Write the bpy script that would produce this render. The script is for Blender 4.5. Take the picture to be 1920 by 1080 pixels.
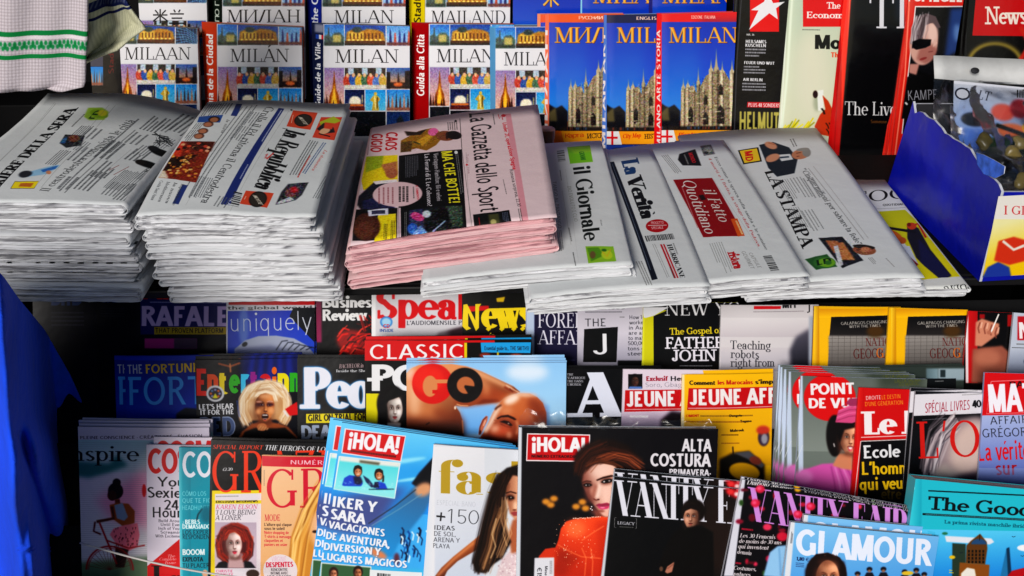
import bpy, math, random
import numpy as np
from mathutils import Vector, Matrix

sc = bpy.context.scene
for o in list(bpy.data.objects): bpy.data.objects.remove(o)
COL = sc.collection
R = math.radians

# ------------------------------------------------------------------ camera
FPX = 2052.0                                   # focal length in photo pixels (1920 wide)
CAM = np.array([0.0, -1.06, 0.626])
PITCH, YAW = R(30), R(1.8)
cd = bpy.data.cameras.new('camera'); cam = bpy.data.objects.new('camera', cd); COL.objects.link(cam)
cd.sensor_width = 36; cd.lens = FPX / 1920 * 36; cd.clip_start = 0.02; cd.clip_end = 2000
cam.location = CAM; cam.rotation_euler = (R(90) - PITCH, 0, -YAW)
sc.camera = cam

# ------------------------------------------------------------------ sky, sun, exposure
SUN_EL, SUN_AZ = R(27), R(-156)                # azimuth from +Y towards +X: behind the camera, to the left
w = bpy.data.worlds.new('World'); sc.world = w; w.use_nodes = True
nt = w.node_tree; nt.nodes.clear()
sk = nt.nodes.new('ShaderNodeTexSky'); sk.sky_type = 'NISHITA'; sk.sun_disc = False
sk.sun_elevation = SUN_EL; sk.sun_rotation = SUN_AZ % (2 * math.pi)
bg = nt.nodes.new('ShaderNodeBackground'); bg.inputs['Strength'].default_value = 0.05
wo = nt.nodes.new('ShaderNodeOutputWorld')
nt.links.new(sk.outputs[0], bg.inputs[0]); nt.links.new(bg.outputs[0], wo.inputs[0])
sl = bpy.data.lights.new('sun', 'SUN'); sl.energy = 2.7; sl.angle = R(22); sl.color = (1.0, 0.95, 0.88)
so = bpy.data.objects.new('sun', sl); COL.objects.link(so)
sdir = Vector((math.sin(SUN_AZ) * math.cos(SUN_EL), math.cos(SUN_AZ) * math.cos(SUN_EL), math.sin(SUN_EL)))
so.location = sdir * 5
so.rotation_euler = (-sdir).to_track_quat('-Z', 'Y').to_euler()
sc.view_settings.view_transform = 'Standard'; sc.view_settings.look = 'None'
sc.view_settings.gamma = 1; sc.view_settings.exposure = 0.25
sc.cycles.max_bounces = 6; sc.cycles.diffuse_bounces = 3; sc.cycles.glossy_bounces = 3
sc.cycles.use_denoising = True

# ------------------------------------------------------------------ measuring: photo pixel -> point on a real plane
_f = np.array([math.sin(YAW) * math.cos(PITCH), math.cos(YAW) * math.cos(PITCH), -math.sin(PITCH)])
_r = np.array([math.cos(YAW), -math.sin(YAW), 0.0]); _u = np.cross(_r, _f)
def hit(x, y, p, n):
    """the point of the plane (p, n) seen at photo pixel x, y (arrays welcome)"""
    x = np.asarray(x, float); y = np.asarray(y, float)
    d = ((x - 960) / FPX)[..., None] * _r + ((540 - y) / FPX)[..., None] * _u + _f
    p = np.asarray(p, float); n = np.asarray(n, float)
    return CAM + d * (((p - CAM) @ n) / (d @ n))[..., None]

# ------------------------------------------------------------------ print shop: an anti-aliased 2-D painter
def hexc(c):
    if isinstance(c, str):
        c = c.lstrip('#')
        if len(c) == 3: c = ''.join(k * 2 for k in c)
        return np.array([int(c[i:i + 2], 16) / 255 for i in (0, 2, 4)])
    return np.array(c, float)
def box1(a, r, ax):
    if r < 1: return a
    pad = [(0, 0), (0, 0)]; pad[ax] = (r + 1, r)
    c = np.cumsum(np.pad(a, pad, mode='edge'), axis=ax); k = 2 * r + 1
    return (c[k:] - c[:-k]) / k if ax == 0 else (c[:, k:] - c[:, :-k]) / k
def blur(a, s):
    r = max(1, int(round(s * 0.9)))
    for _ in range(2):
        a = box1(box1(a, r, 0), r, 1)
    return a
SS = 4
class Art:
    """a printed page: painted in photo pixels, stored on the page itself"""
    def __init__(s, tolocal, u0, u1, v0, v1, bgc, res=2300, seed=1):
        s.tolocal = tolocal; s.u0, s.v0, s.res = u0, v0, res
        s.W = max(8, int((u1 - u0) * res)); s.H = max(8, int((v1 - v0) * res))
        s.im = np.empty((s.H, s.W, 3), np.float32); s.im[:] = hexc(bgc)
        s.view(0, 0, 1); s.rng = np.random.default_rng(seed)
    def view(s, ox, oy, k): s.ox, s.oy, s.k = ox, oy, k; return s
    def tx(s, pts):
        p = np.asarray(pts, float).reshape(-1, 2)
        loc = s.tolocal(s.ox + p[:, 0] / s.k, s.oy + p[:, 1] / s.k)
        return (loc - np.array([s.u0, s.v0])) * s.res
    def px2t(s):                       # texels per view unit, roughly
        a = s.tx([(s.cx0, s.cy0), (s.cx0 + 1, s.cy0)]); return float(np.hypot(*(a[1] - a[0])))
    def mask(s, conts, b=0):
        cs = [c for c in conts if len(c) > 2]
        if not cs: return None
        al = np.concatenate(cs); m = int(b * 2.5) + 2
        x0 = max(0, int(al[:, 0].min()) - m); x1 = min(s.W, int(al[:, 0].max()) + m + 1)
        y0 = max(0, int(al[:, 1].min()) - m); y1 = min(s.H, int(al[:, 1].max()) + m + 1)
        if x1 <= x0 or y1 <= y0: return None
        e0 = np.concatenate(cs); e1 = np.concatenate([np.roll(c, -1, 0) for c in cs])
        up = e1[:, 1] > e0[:, 1]; keep = e1[:, 1] != e0[:, 1]
        lo = np.where(up[:, None], e0, e1)[keep]; hi = np.where(up[:, None], e1, e0)[keep]; dr = np.where(up, 1, -1)[keep]
        w, h = x1 - x0, y1 - y0
        ys = y0 + (np.arange(h * SS) + .5) / SS
        act = (ys[:, None] >= lo[None, :, 1]) & (ys[:, None] < hi[None, :, 1])
        X = lo[None, :, 0] + (ys[:, None] - lo[None, :, 1]) * ((hi[:, 0] - lo[:, 0]) / (hi[:, 1] - lo[:, 1]))[None]
        X = np.where(act, X, 1e9); D = np.where(act, dr[None], 0)
        K = int(act.sum(1).max()) if act.size else 0
        if K == 0: return None
        od = np.argsort(X, axis=1)[:, :K]
        X = np.take_along_axis(X, od, 1); D = np.take_along_axis(D, od, 1)
        wn = np.cumsum(D, 1); bf = wn - D
        sg = ((bf == 0) & (wn != 0)).astype(float) - ((bf != 0) & (wn == 0))
        rr, kk = np.nonzero(sg)
        xv = np.clip(X[rr, kk] - x0, 0, w); sv = sg[rr, kk]; i = np.floor(xv).astype(int); fr = xv - i
        acc = np.zeros((h * SS, w + 2)); np.add.at(acc, (rr, i), sv * (1 - fr)); np.add.at(acc, (rr, i + 1), sv * fr)
        mk = np.cumsum(acc, 1)[:, :w].reshape(h, SS, w).mean(1)
        if b > .4: mk = blur(mk, b)
        return x0, y0, np.clip(mk, 0, 1)
    def put(s, m, c, a=1):
        if m is None: return
        x0, y0, mk = m; h, w = mk.shape; t = s.im[y0:y0 + h, x0:x0 + w]; k = (mk * a)[..., None]
        t += (hexc(c) - t) * k if not isinstance(c, np.ndarray) or c.ndim == 1 else (c - t) * k
    def sc_(s, pts, b):
        if b <= 0: return 0
        p = np.asarray(pts, float).reshape(-1, 2).mean(0); q = s.tx([p, p + [1, 0]]); return b * float(np.hypot(*(q[1] - q[0])))
    def P(s, pts, c, b=0, a=1): s.put(s.mask([s.tx(pts)], s.sc_(pts, b)), c, a)
    def R(s, x0, y0, x1, y1, c, b=0, a=1): s.P([(x0, y0), (x1, y0), (x1, y1), (x0, y1)], c, b, a)
    def E(s, cx, cy, rx, ry, c, b=0, rot=0, a=1, a0=0, a1=360):
        t = np.radians(np.linspace(a0, a1, 40)); x, y = rx * np.cos(t), ry * np.sin(t); q = R(rot)
        s.P(np.stack([cx + x * math.cos(q) - y * math.sin(q), cy + x * math.sin(q) + y * math.cos(q)], 1), c, b, a)
    def G(s, pts, c0, c1, p0, p1, b=0, a=1):
        m = s.mask([s.tx(pts)], s.sc_(pts, b))
        if m is None: return
        q = s.tx([p0, p1]); d = q[1] - q[0]; h, w = m[2].shape
        yy, xx = np.mgrid[m[1]:m[1] + h, m[0]:m[0] + w]
        t = np.clip(((xx - q[0, 0]) * d[0] + (yy - q[0, 1]) * d[1]) / (d @ d), 0, 1)[..., None]
        s.put(m, hexc(c0) * (1 - t) + hexc(c1) * t, a)
    def GR(s, x0, y0, x1, y1, c0, c1, horiz=False, b=0, a=1):
        s.G([(x0, y0), (x1, y0), (x1, y1), (x0, y1)], c0, c1, (x0, y0), (x1, y0) if horiz else (x0, y1), b, a)
    def L(s, pts, wd, c, b=0, a=1):
        p = np.asarray(pts, float); q = []
        for i in range(len(p)):
            d = p[min(i + 1, len(p) - 1)] - p[max(i - 1, 0)]; n = np.array([-d[1], d[0]]) / (np.hypot(*d) + 1e-9); q.append(n)
        q = np.array(q) * wd / 2; s.P(np.concatenate([p + q, (p - q)[::-1]]), c, b, a)
    def NZ(s, pts, amp, cell=3, b=0):
        """photographic grain: random light and dark clumps inside a shape"""
        m = s.mask([s.tx(pts)], s.sc_(pts, b))
        if m is None: return
        h, w = m[2].shape; n = s.rng.normal(0, 1, (h // cell + 2, w // cell + 2, 3)) * .5 + s.rng.normal(0, 1, (h // cell + 2, w // cell + 2, 1))
        n = np.kron(n, np.ones((cell, cell, 1)))[:h, :w]
        n = np.stack([blur(n[..., i], 1) for i in range(3)], -1)
        t = s.im[m[1]:m[1] + h, m[0]:m[0] + w]; t += n * amp * m[2][..., None]; np.clip(t, 0, 1, out=t)
    def T(s, txt, x0, y0, x1, y1, h, c, f='s', up=None, sk=0, a=1, b=0, edge=None):
        """a line of lettering: baseline from (x0, y0) to (x1, y1), capitals h high"""
        cs = lettering(txt, f)
        if not cs: return
        al = np.concatenate(cs); mn, mx = al[:, 0].min(), al[:, 0].max()
        d = np.array([x1 - x0, y1 - y0], float); L = np.hypot(*d)
        if up is None: up = np.array([d[1], -d[0]]) / L * h
        else: up = np.array(up, float)
        o = np.array([x0, y0], float)
        out = [s.tx(o + ((q[:, :1] - mn) / (mx - mn)) * d + q[:, 1:] * up + q[:, 1:] * d / L * h * sk) for q in cs]
        if edge: s.put(s.mask(out, s.sc_([(x0, y0)], edge[1])), edge[0], 1); s.put(s.mask(out, s.sc_([(x0, y0)], edge[1] * .5)), edge[0], 1)
        s.put(s.mask(out, s.sc_([(x0, y0)], b)), c, a)
    def TX(s, o, ln, ac, n, c, th=.45, a=.85, fill=.95):
        """n lines of print too small to read: o corner, ln along the lines, ac across them"""
        o, ln, ac = (np.array(k, float) for k in (o, ln, ac)); cs = []
        for i in range(n):
            p = 0; e = 1 if s.rng.random() > .2 else s.rng.uniform(.5, 1)
            while p < e * fill:
                wl = s.rng.uniform(.03, .11) * 60 / max(30, np.hypot(*ln)) * 1.4; q = min(p + wl, e)
                b0 = o + ac * ((i + .5 - th / 2) / n); b1 = b0 + ac * th / n
                cs.append(s.tx([b0 + ln * p, b0 + ln * q, b1 + ln * q, b1 + ln * p])); p = q + .022 * 60 / max(30, np.hypot(*ln))
        cs = [q if np.sum(q[:, 0] * np.roll(q[:, 1], -1) - q[:, 1] * np.roll(q[:, 0], -1)) > 0 else q[::-1] for q in cs]
        s.put(s.mask(cs), c, a)
    def BAR(s, o, ln, ac, n, c='#111'):
        o, ln, ac = (np.array(k, float) for k in (o, ln, ac)); p = 0
        while p < 1:
            q = min(1, p + s.rng.uniform(.3, 1.2) / n); s.P([o + ln * p, o + ln * q, o + ln * q + ac, o + ln * p + ac], c); p = q + s.rng.uniform(.3, 1.0) / n
    def F(s, cx, cy, w, h, rot=0, skin='#c98f70', hair='#1a1010', lip='#a33440', turn=0, mouth=.11, dark='#3a1c14', hr=1.12, eye=1, light=0):
        """a printed portrait: head w wide and h high; turn shifts the features sideways"""
        q = R(rot); sk = hexc(skin)
        def X(x, y): return (cx + x * w * math.cos(q) - y * h * math.sin(q), cy + x * w * math.sin(q) + y * h * math.cos(q))
        def pl(pts, c, b=0, a=1): s.P([X(*k) for k in pts], c, b * w, a)
        def el(x, y, rx, ry, c, b=0, a=1, r=0):
            p = X(x, y); s.E(p[0], p[1], rx * w, ry * h, c, b * w, rot + r, a)
        dk = np.clip(sk * np.array([.5, .42, .4]), 0, 1); dd = np.clip(sk * np.array([.26, .19, .18]), 0, 1); lt = np.clip(sk * 1.16 + .09, 0, 1)
        if hair: el(0, -.12, .5 * hr, .46 * hr, hair, .03)
        out = []
        for k in range(48):
            t = 2 * math.pi * k / 48; x, y = .41 * math.sin(t), -.5 * math.cos(t)
            if y > 0: x *= 1 - .30 * (y / .5) ** 1.6
            out.append((x, y))
        P_ = [X(*k) for k in out]; sd = 1 if turn >= 0 else -1
        s.G(P_, np.clip(sk * .62, 0, 1), np.clip(sk * 1.08 + .02, 0, 1), X(-.42 * sd, 0), X(.3 * sd, -.05), .02 * w)
        el(-.34 * sd, .1, .12, .42, dk, .1, .75); el(.37 * sd, .12, .05, .34, dk, .07, .5); el(turn * .14, .46, .3, .08, dk, .07, .8); el(0, -.44, .36, .1, dk, .08, .55)
        t = turn * .17
        el(t + .16 * sd, -.3, .16, .1, lt, .09, .55); el(t + .21 * sd, .1, .1, .09, lt, .07, .75); el(t - .2 * sd, .1, .08, .08, lt, .07, .3)
        for sx in (-1, 1):
            k_ = 1 - .22 * max(0, sx * turn); ex = sx * .175 * k_ + t
            el(ex, -.075, .125 * k_, .065, dk, .05, .8); el(ex - sx * .09 * k_, -.05, .04, .06, dd, .035, .5)
            if eye:
                pl([(ex - .085 * k_, -.05), (ex - .04, -.078), (ex + .03, -.08), (ex + .085 * k_, -.052), (ex + .03, -.034), (ex - .04, -.033)], '#cfc6c0', .006)
                el(ex + turn * .012, -.057, .036, .027, '#1c1210', .006); el(ex + turn * .012 + .012, -.064, .008, .007, '#fff', .002, .7)
                pl([(ex - .1 * k_, -.048), (ex - .05, -.084), (ex + .03, -.088), (ex + .1 * k_, -.054), (ex + .04, -.074), (ex - .04, -.072)], '#120a08', .008)
                el(ex, -.03, .08 * k_, .012, dd, .015, .45)
            i, o = ex - sx * .085 * k_, ex + sx * .125 * k_
            pl([(i, -.135), (ex + sx * .03, -.168), (o, -.132), (ex + sx * .04, -.15), (i, -.115)], dark, .012, .9)
        # nose: bridge light, shaded flank, tip and nostrils
        pl([(t - .03 * sd, -.1), (t + .02 * sd, -.1), (t + .035 * sd, .1), (t + .0, .13)], lt, .02, .6); pl([(t - .05 * sd, -.1), (t - .02 * sd, -.08), (t - .03 * sd, .12), (t - .1 * sd, .125), (t - .07 * sd, .06)], dk, .03, .75)
        el(t + .015 * sd, .1, .035, .028, lt, .02, .7); el(t, .142, .085, .018, dk, .018, .9)
        for sx in (-1, 1): el(t + sx * .045, .136, .02, .01, dd, .008, .9)
        el(t, .185, .03, .03, dk, .02, .5)
        m = mouth; lc = hexc(lip)
        pl([(t - .135, .243), (t - .05, .215), (t, .226), (t + .05, .215), (t + .135, .243), (t, .252)], lc * .68, .008)
        pl([(t - .12, .247), (t, .25), (t + .12, .247), (t + .06, .25 + m * .55), (t, .255 + m * .62), (t - .06, .25 + m * .55)], lc, .01); el(t + .02 * sd, .25 + m * .35, .05, m * .1, np.clip(lc * 1.3 + .12, 0, 1), .015, .7)
        if m > .13: pl([(t - .085, .247), (t + .085, .247), (t + .05, .25 + m * .28), (t - .05, .25 + m * .28)], '#e8ded8', .006)
        s.L([X(t - .13, .245), X(t, .252 if m <= .13 else .246), X(t + .13, .245)], .014 * w, dd * .8, .006 * w)
        el(t, .27 + m * .7, .1, .02, dk, .025, .75); el(t + .02 * sd, .38, .07, .05, lt, .05, .45)
        if w * s.px2t_safe() > 40: s.NZ(P_, .018, 1)
        if hair:
            s.P([X(-.47, .0), X(-.44, -.35), X(-.2, -.56), X(.2, -.56), X(.45, -.35), X(.47, .0), X(.4, -.15), X(.28, -.33), X(0, -.4), X(-.26, -.33), X(-.4, -.12)], hair, w * .02)
    def px2t_safe(s):
        a = s.tx([(0, 0), (1, 0)]); return float(np.hypot(*(a[1] - a[0])))
    def HAIR(s, pts, cols, n, wd, spread, b=.6):
        """loose strands following a path"""
        p = np.asarray(pts, float)
        for i in range(n):
            o = s.rng.uniform(-1, 1, 2) * spread; k = s.rng.uniform(.75, 1.25)
            wv = np.array([[math.sin(j * 1.7 + i) * wd * 1.2, math.cos(j * 1.3 + i * 2) * wd] for j in range(len(p))])
            s.L(p + o * k + wv, wd * s.rng.uniform(.5, 1.4), cols[i % len(cols)], b, s.rng.uniform(.5, .95))
    def image(s, name):
        q = np.clip(s.im, 0, 1); q = q * .5 + (3 * q * q - 2 * q ** 3) * .5; g_ = q.mean(-1, keepdims=True); s.im = np.clip(g_ + (q - g_) * 1.1, 0, 1)   # inks: press contrast
        im = bpy.data.images.new(name, s.W, s.H, alpha=False)
        px = np.ones((s.H, s.W, 4), np.float32); px[..., :3] = np.clip(s.im[::-1], 0, 1)
        im.pixels.foreach_set(px.ravel()); im.update(); im.pack(); s.im = None
        return im

# ------------------------------------------------------------------ lettering
_sans = {}
def sans(txt, off):
    cu = bpy.data.curves.new('t', 'FONT'); cu.body = txt; cu.offset = off; cu.space_character = 1 + off * 1.5
    o = bpy.data.objects.new('t', cu); COL.objects.link(o)
    c = o.evaluated_get(bpy.context.evaluated_depsgraph_get()).to_curve(bpy.context.evaluated_depsgraph_get()); res = []
    tt = np.linspace(0, 1, 6)[:-1, None]
    for sp in c.splines:
        b = sp.bezier_points; n = len(b); pts = []
        for i in range(n):
            p, q = b[i], b[(i + 1) % n]
            a0, a1, a2, a3 = (np.array(k[:2]) for k in (p.co, p.handle_right, q.handle_left, q.co))
            if abs(np.cross(a1 - a0, a3 - a0)) + abs(np.cross(a2 - a0, a3 - a0)) < 1e-6: pts.append(a0[None])
            else: pts.append(a0 * (1 - tt) ** 3 + a1 * 3 * tt * (1 - tt) ** 2 + a2 * 3 * tt * tt * (1 - tt) + a3 * tt ** 3)
        res.append(np.concatenate(pts) / .727)
    bpy.data.objects.remove(o); bpy.data.curves.remove(cu)
    return res
GLY = {}
for ln in """A .86 d .08 0 .42 1 D .42 1 .78 0 H .2 .62 .33 f .08 0 f .78 0
B .76 S .2 0 1 H .08 .42 .985 H .2 .44 .51 H .08 .44 .015 A .42 .75 .2 .235 -90 90 A .44 .26 .24 .245 -90 90
C .82 A .46 .5 .36 .485 48 312 V .74 .68 .98
D .88 S .2 0 1 H .08 .42 .985 H .08 .42 .015 A .42 .5 .36 .485 -90 90
E .72 S .2 0 1 H .08 .62 .985 H .2 .5 .5 H .08 .64 .015 V .62 .76 1 V .64 0 .25 V .5 .38 .62
F .68 S .2 0 1 H .08 .62 .985 H .2 .5 .5 V .62 .76 1 V .5 .38 .62 f .2 0
G .9 A .46 .5 .36 .485 45 318 S .74 .06 .42 H .6 .86 .42 V .74 .72 .98
H .94 S .2 0 1 S .74 0 1 H .2 .74 .5 f .2 0 f .2 1 f .74 0 f .74 1
I .42 S .21 0 1 f .21 0 f .21 1
J .5 S .32 .2 1 A .19 .2 .13 .18 -180 0 f .32 1 o .08 .22
K .86 S .2 0 1 d .66 1 .24 .4 D .36 .56 .74 0 f .2 0 f .2 1 f .66 1 f .74 0
L .7 S .2 0 1 H .08 .62 .015 V .62 0 .28 f .2 1
M 1.04 V .14 0 1 D .18 1 .5 .02 d .5 .02 .82 1 S .86 0 1 f .14 0 f .86 0 h .16 1 g .86 1
N .9 V .14 0 1 D .16 1 .74 0 V .75 0 1 f .14 0 h .16 1 f .75 1
O .94 A .47 .5 .36 .485 0 360
P .72 S .2 0 1 H .08 .42 .985 A .42 .735 .22 .25 -90 90 H .2 .42 .485 f .2 0
Q .94 A .47 .5 .36 .485 0 360 D .5 .12 .78 -.18
R .82 S .2 0 1 H .08 .42 .985 A .42 .745 .21 .24 -90 90 H .2 .42 .505 D .42 .5 .72 0 f .2 0 f .76 0
S .68 A .35 .745 .2 .24 35 250 A .35 .255 .22 .24 -145 70 D .2 .68 .52 .33 V .56 .7 .98 V .12 .02 .3
T .8 S .4 0 1 H .06 .74 .985 V .06 .73 1 V .74 .73 1 f .4 0
U .9 S .2 .3 1 V .72 .3 1 A .46 .3 .26 .285 180 360 f .2 1 f .72 1
V .84 D .1 1 .42 0 d .76 1 .43 0 f .1 1 f .76 1
W 1.16 D .08 1 .34 0 d .6 1 .36 0 D .54 1 .8 0 d 1.08 1 .82 0 f .08 1 f .58 1 f 1.08 1
X .82 D .12 1 .7 0 d .68 1 .1 0 f .12 1 f .68 1 f .1 0 f .7 0
Y .82 D .1 1 .4 .46 d .74 1 .42 .46 S .41 0 .48 f .1 1 f .74 1 f .41 0
Z .74 H .1 .64 .985 H .08 .66 .015 D .6 1 .12 0 V .1 .76 1 V .66 0 .24
a .6 S .43 .06 .48 A .27 .48 .16 .17 0 165 A .26 .19 .15 .185 40 320 H .26 .43 .375 H .43 .57 .015 o .15 .5
b .64 S .14 0 1 A .34 .33 .2 .315 0 360 h .14 1
c .54 A .32 .33 .22 .315 50 312 o .46 .52
d .66 S .48 0 1 A .28 .33 .2 .315 0 360 h .48 1 g .48 0
e .58 A .31 .33 .22 .315 0 315 H .1 .52 .36
f .4 S .2 0 .8 A .35 .8 .15 .185 45 180 o .44 .9 H .06 .38 .645 f .2 0
g .6 A .28 .42 .18 .235 0 360 A .3 -.12 .23 .15 0 360 V .2 .02 .22 H .2 .44 .03 o .5 .63
h .66 S .14 0 1 S .5 0 .42 A .32 .42 .18 .225 0 180 h .14 1 f .14 0 f .5 0
i .32 S .16 0 .66 o .16 .9 h .16 .66 f .16 0
j .32 S .18 -.1 .66 A .06 -.1 .12 .18 180 360 o .18 .9 h .18 .66
k .64 S .14 0 1 d .5 .65 .18 .26 D .28 .38 .56 0 f .14 0 f .56 0 h .14 1 f .48 .66
l .32 S .16 0 1 h .16 1 f .16 0
m .94 S .14 0 .66 A .3 .42 .16 .225 0 180 S .46 0 .42 A .62 .42 .16 .225 0 180 S .78 0 .42 h .14 .66 f .14 0 f .46 0 f .78 0
n .64 S .14 0 .66 S .48 0 .42 A .31 .42 .17 .225 0 180 h .14 .66 f .14 0 f .48 0
o .64 A .32 .33 .22 .315 0 360
p .64 S .14 -.3 .66 A .34 .33 .2 .315 0 360 h .14 .66 f .14 -.3
q .66 S .48 -.3 .66 A .28 .33 .2 .315 0 360 f .48 -.3
r .5 S .14 0 .66 A .32 .42 .18 .225 60 180 o .42 .57 f .14 0 h .14 .66
s .5 A .26 .49 .14 .155 30 250 A .26 .17 .15 .155 -150 70 D .16 .45 .37 .21
t .42 S .18 .12 .86 A .3 .14 .12 .125 180 320 H .04 .38 .645
u .66 S .14 .24 .66 A .31 .24 .17 .225 180 360 S .48 0 .66 h .14 .66 h .48 .66 g .48 0
v .58 D .08 .66 .29 0 d .52 .66 .31 0 f .08 .66 f .52 .66
w .86 D .06 .66 .25 0 d .43 .66 .27 0 D .41 .66 .6 0 d .8 .66 .62 0 f .06 .66 f .42 .66 f .8 .66
x .56 D .08 .66 .46 0 d .46 .66 .06 0 f .08 .66 f .46 .66 f .06 0 f .46 0
y .58 D .08 .66 .29 .02 d .52 .66 .22 -.28 o .16 -.22 f .08 .66 f .52 .66
z .54 H .06 .46 .645 H .06 .48 .015 D .44 .66 .1 0 V .06 .5 .66 V .48 0 .16
1 .46 S .24 0 1 f .24 0 d .06 .82 .22 1
0 .6 A .3 .5 .23 .485 0 360
2 .58 A .28 .73 .2 .255 -25 165 D .46 .62 .14 0 H .06 .54 .015
3 .58 A .28 .745 .18 .24 -90 150 A .28 .255 .2 .24 -150 90
4 .6 S .42 0 1 H .03 .56 .28 d .4 1 .08 .28
5 .58 S .14 .48 1 H .12 .5 .985 A .28 .3 .2 .285 -150 125
6 .6 A .3 .3 .21 .285 0 360 A .34 .5 .25 .485 100 180
7 .54 H .06 .5 .985 D .44 .96 .2 0
8 .6 A .3 .745 .18 .24 0 360 A .3 .255 .21 .24 0 360
9 .6 A .3 .7 .21 .285 0 360 A .26 .5 .25 .485 -80 0
+ .56 H .06 .5 .38 S .28 .16 .6
¡ .34 S .17 -.1 .6 o .17 .86
‘ .24 d .1 .72 .15 1
И .9 S .14 0 1 d .16 0 .74 1 S .75 0 1 f .14 0 f .75 1 f .14 1 f .75 0
Л .88 D .42 1 .14 .1 S .68 0 1 H .36 .68 .985 f .68 0 o .1 .06 f .68 1
. .26 o .13 .06
, .26 o .13 .06 d .15 .06 .06 -.16
' .24 d .15 1 .1 .72
! .34 S .17 .3 1 o .17 .06
- .36 H .06 .3 .33
· .3 o .15 .35
: .26 o .13 .06 o .13 .56""".split('\n'):
    q = ln.split(' '); GLY[q[0]] = (float(q[1]), q[2:])
for a_, b_ in (('М', 'M'), ('Н', 'H'), ('А', 'A'), ('’', "'")): GLY[a_] = GLY[b_]
NARG = dict(S=3, V=3, D=4, d=4, H=3, A=6, f=2, h=2, g=2, o=2)
STY = {  # thick, thin, serif half-length, italic slant
    'r': (.13, .05, .12, 0), 'd': (.085, .028, .1, 0), 'R': (.21, .075, .15, 0), 'D': (.25, .035, .16, 0), 'B': (.17, .11, .17, 0),
    'i': (.11, .05, .09, .22), 'I': (.18, .07, .11, .22), 'n': (.2, .07, 0.02, 0), 'N': (.3, .09, .17, 0), 'F': (.19, .02, 0, 0), 'g': (.105, .042, .11, 0),
    'l': (.05, .045, 0, 0), 's': (.105, .09, 0, 0), 'm': (.145, .115, 0, 0), 'b': (.19, .145, 0, 0), 'k': (.25, .18, 0, 0), 'K': (.27, .19, 0, .18)}
import unicodedata
def nib(txt, f):
    T, t, S, sl = STY[f]; out = []; x = 0; ss = f in 'lsmbkK'            # ss: no serifs, even strokes
    def poly(p):
        p = np.array(p, float); a = np.sum(p[:, 0] * np.roll(p[:, 1], -1) - p[:, 1] * np.roll(p[:, 0], -1))
        p = p if a > 0 else p[::-1]; p[:, 0] += x; p[:, 0] += p[:, 1] * sl; out.append(p)
    for ch in txt:
        if ch == ' ': x += .34; continue
        dec = unicodedata.normalize('NFD', ch); base = dec[0] if dec[0] in GLY else ch
        if base not in GLY:
            for c in sans(ch, .02): c = c.copy(); c[:, 0] += x; out.append(c)
            x += .62; continue
        wd, tk = GLY[base]; i = 0
        while i < len(tk):
            k = tk[i]; v = [float(z) for z in tk[i + 1:i + 1 + NARG[k]]]; i += 1 + NARG[k]
            if ss and k == 'V' and v[2] - v[1] < .6: continue
            if ss and k == 'o' and ch not in 'ij.,!:·¡': continue
            if ss: k = {'V': 'S', 'd': 'D'}.get(k, k)
            if k == 'H' and v[2] > .9: v[2] = 1 - t / 2
            if k == 'H' and v[2] < .1: v[2] = t / 2
            if k in 'SV': hw = (T if k == 'S' else t) / 2; poly([(v[0] - hw, v[1]), (v[0] + hw, v[1]), (v[0] + hw, v[2]), (v[0] - hw, v[2])])
            elif k in 'Dd': hw = (T * 1.08 if k == 'D' else t * 1.15) / 2; poly([(v[0] - hw, v[1]), (v[0] + hw, v[1]), (v[2] + hw, v[3]), (v[2] - hw, v[3])])
            elif k == 'H': poly([(v[0], v[2] - t / 2), (v[1], v[2] - t / 2), (v[1], v[2] + t / 2), (v[0], v[2] + t / 2)])
            elif k == 'A':
                full = v[5] - v[4] >= 360; an = np.radians(np.linspace(v[4], v[5], 28)); c, s_ = np.cos(an), np.sin(an)
                t2 = min(t, v[3] * .9); v[3] += .015 - t2 / 2
                ou = np.stack([v[0] + (v[2] + T / 2) * c, v[1] + (v[3] + t2 / 2 - .0) * s_], 1); inn = np.stack([v[0] + max(v[2] - T / 2, .02) * c, v[1] + (v[3] - t2 / 2) * s_], 1)
                if full:
                    poly(ou[:-1]); q = inn[:-1][::-1].copy(); q[:, 0] += x; q[:, 0] += q[:, 1] * sl; out.append(q)
                else: poly(np.concatenate([ou, inn[::-1]]))
            elif k in 'fhg':
                if S < .03: continue
                l = T / 2 + S * .75 if k != 'g' else 0; r = T / 2 + S * .75 if k != 'h' else 0
                top = v[1] > .3; y0, y1 = (v[1] - t, v[1]) if top else (v[1], v[1] + t)
                poly([(v[0] - l, y0), (v[0] + r, y0), (v[0] + r, y1), (v[0] - l, y1)])
            elif k == 'o':
                an = np.radians(np.arange(0, 360, 30)); r = max(T * .62, .07); poly(np.stack([v[0] + r * np.cos(an), v[1] + r * np.sin(an)], 1))
        cx = wd / 2 - .02; top = .8 if base.islower() else 1.12
        for mk in dec[1:]:
            if mk == '\u0300': poly([(cx - .16, top + .16), (cx, top + .16), (cx + .08, top), (cx + .02, top)])
            elif mk == '\u0301': poly([(cx, top + .16), (cx + .16, top + .16), (cx, top), (cx - .06, top)])
        x += wd
    return out
_cache = {}
def lettering(txt, f):
    if (txt, f) not in _cache:
        if f in STY: _cache[txt, f] = nib(txt, f)
        else: _cache[txt, f] = sans(txt, 0)
    return _cache[txt, f]
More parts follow.
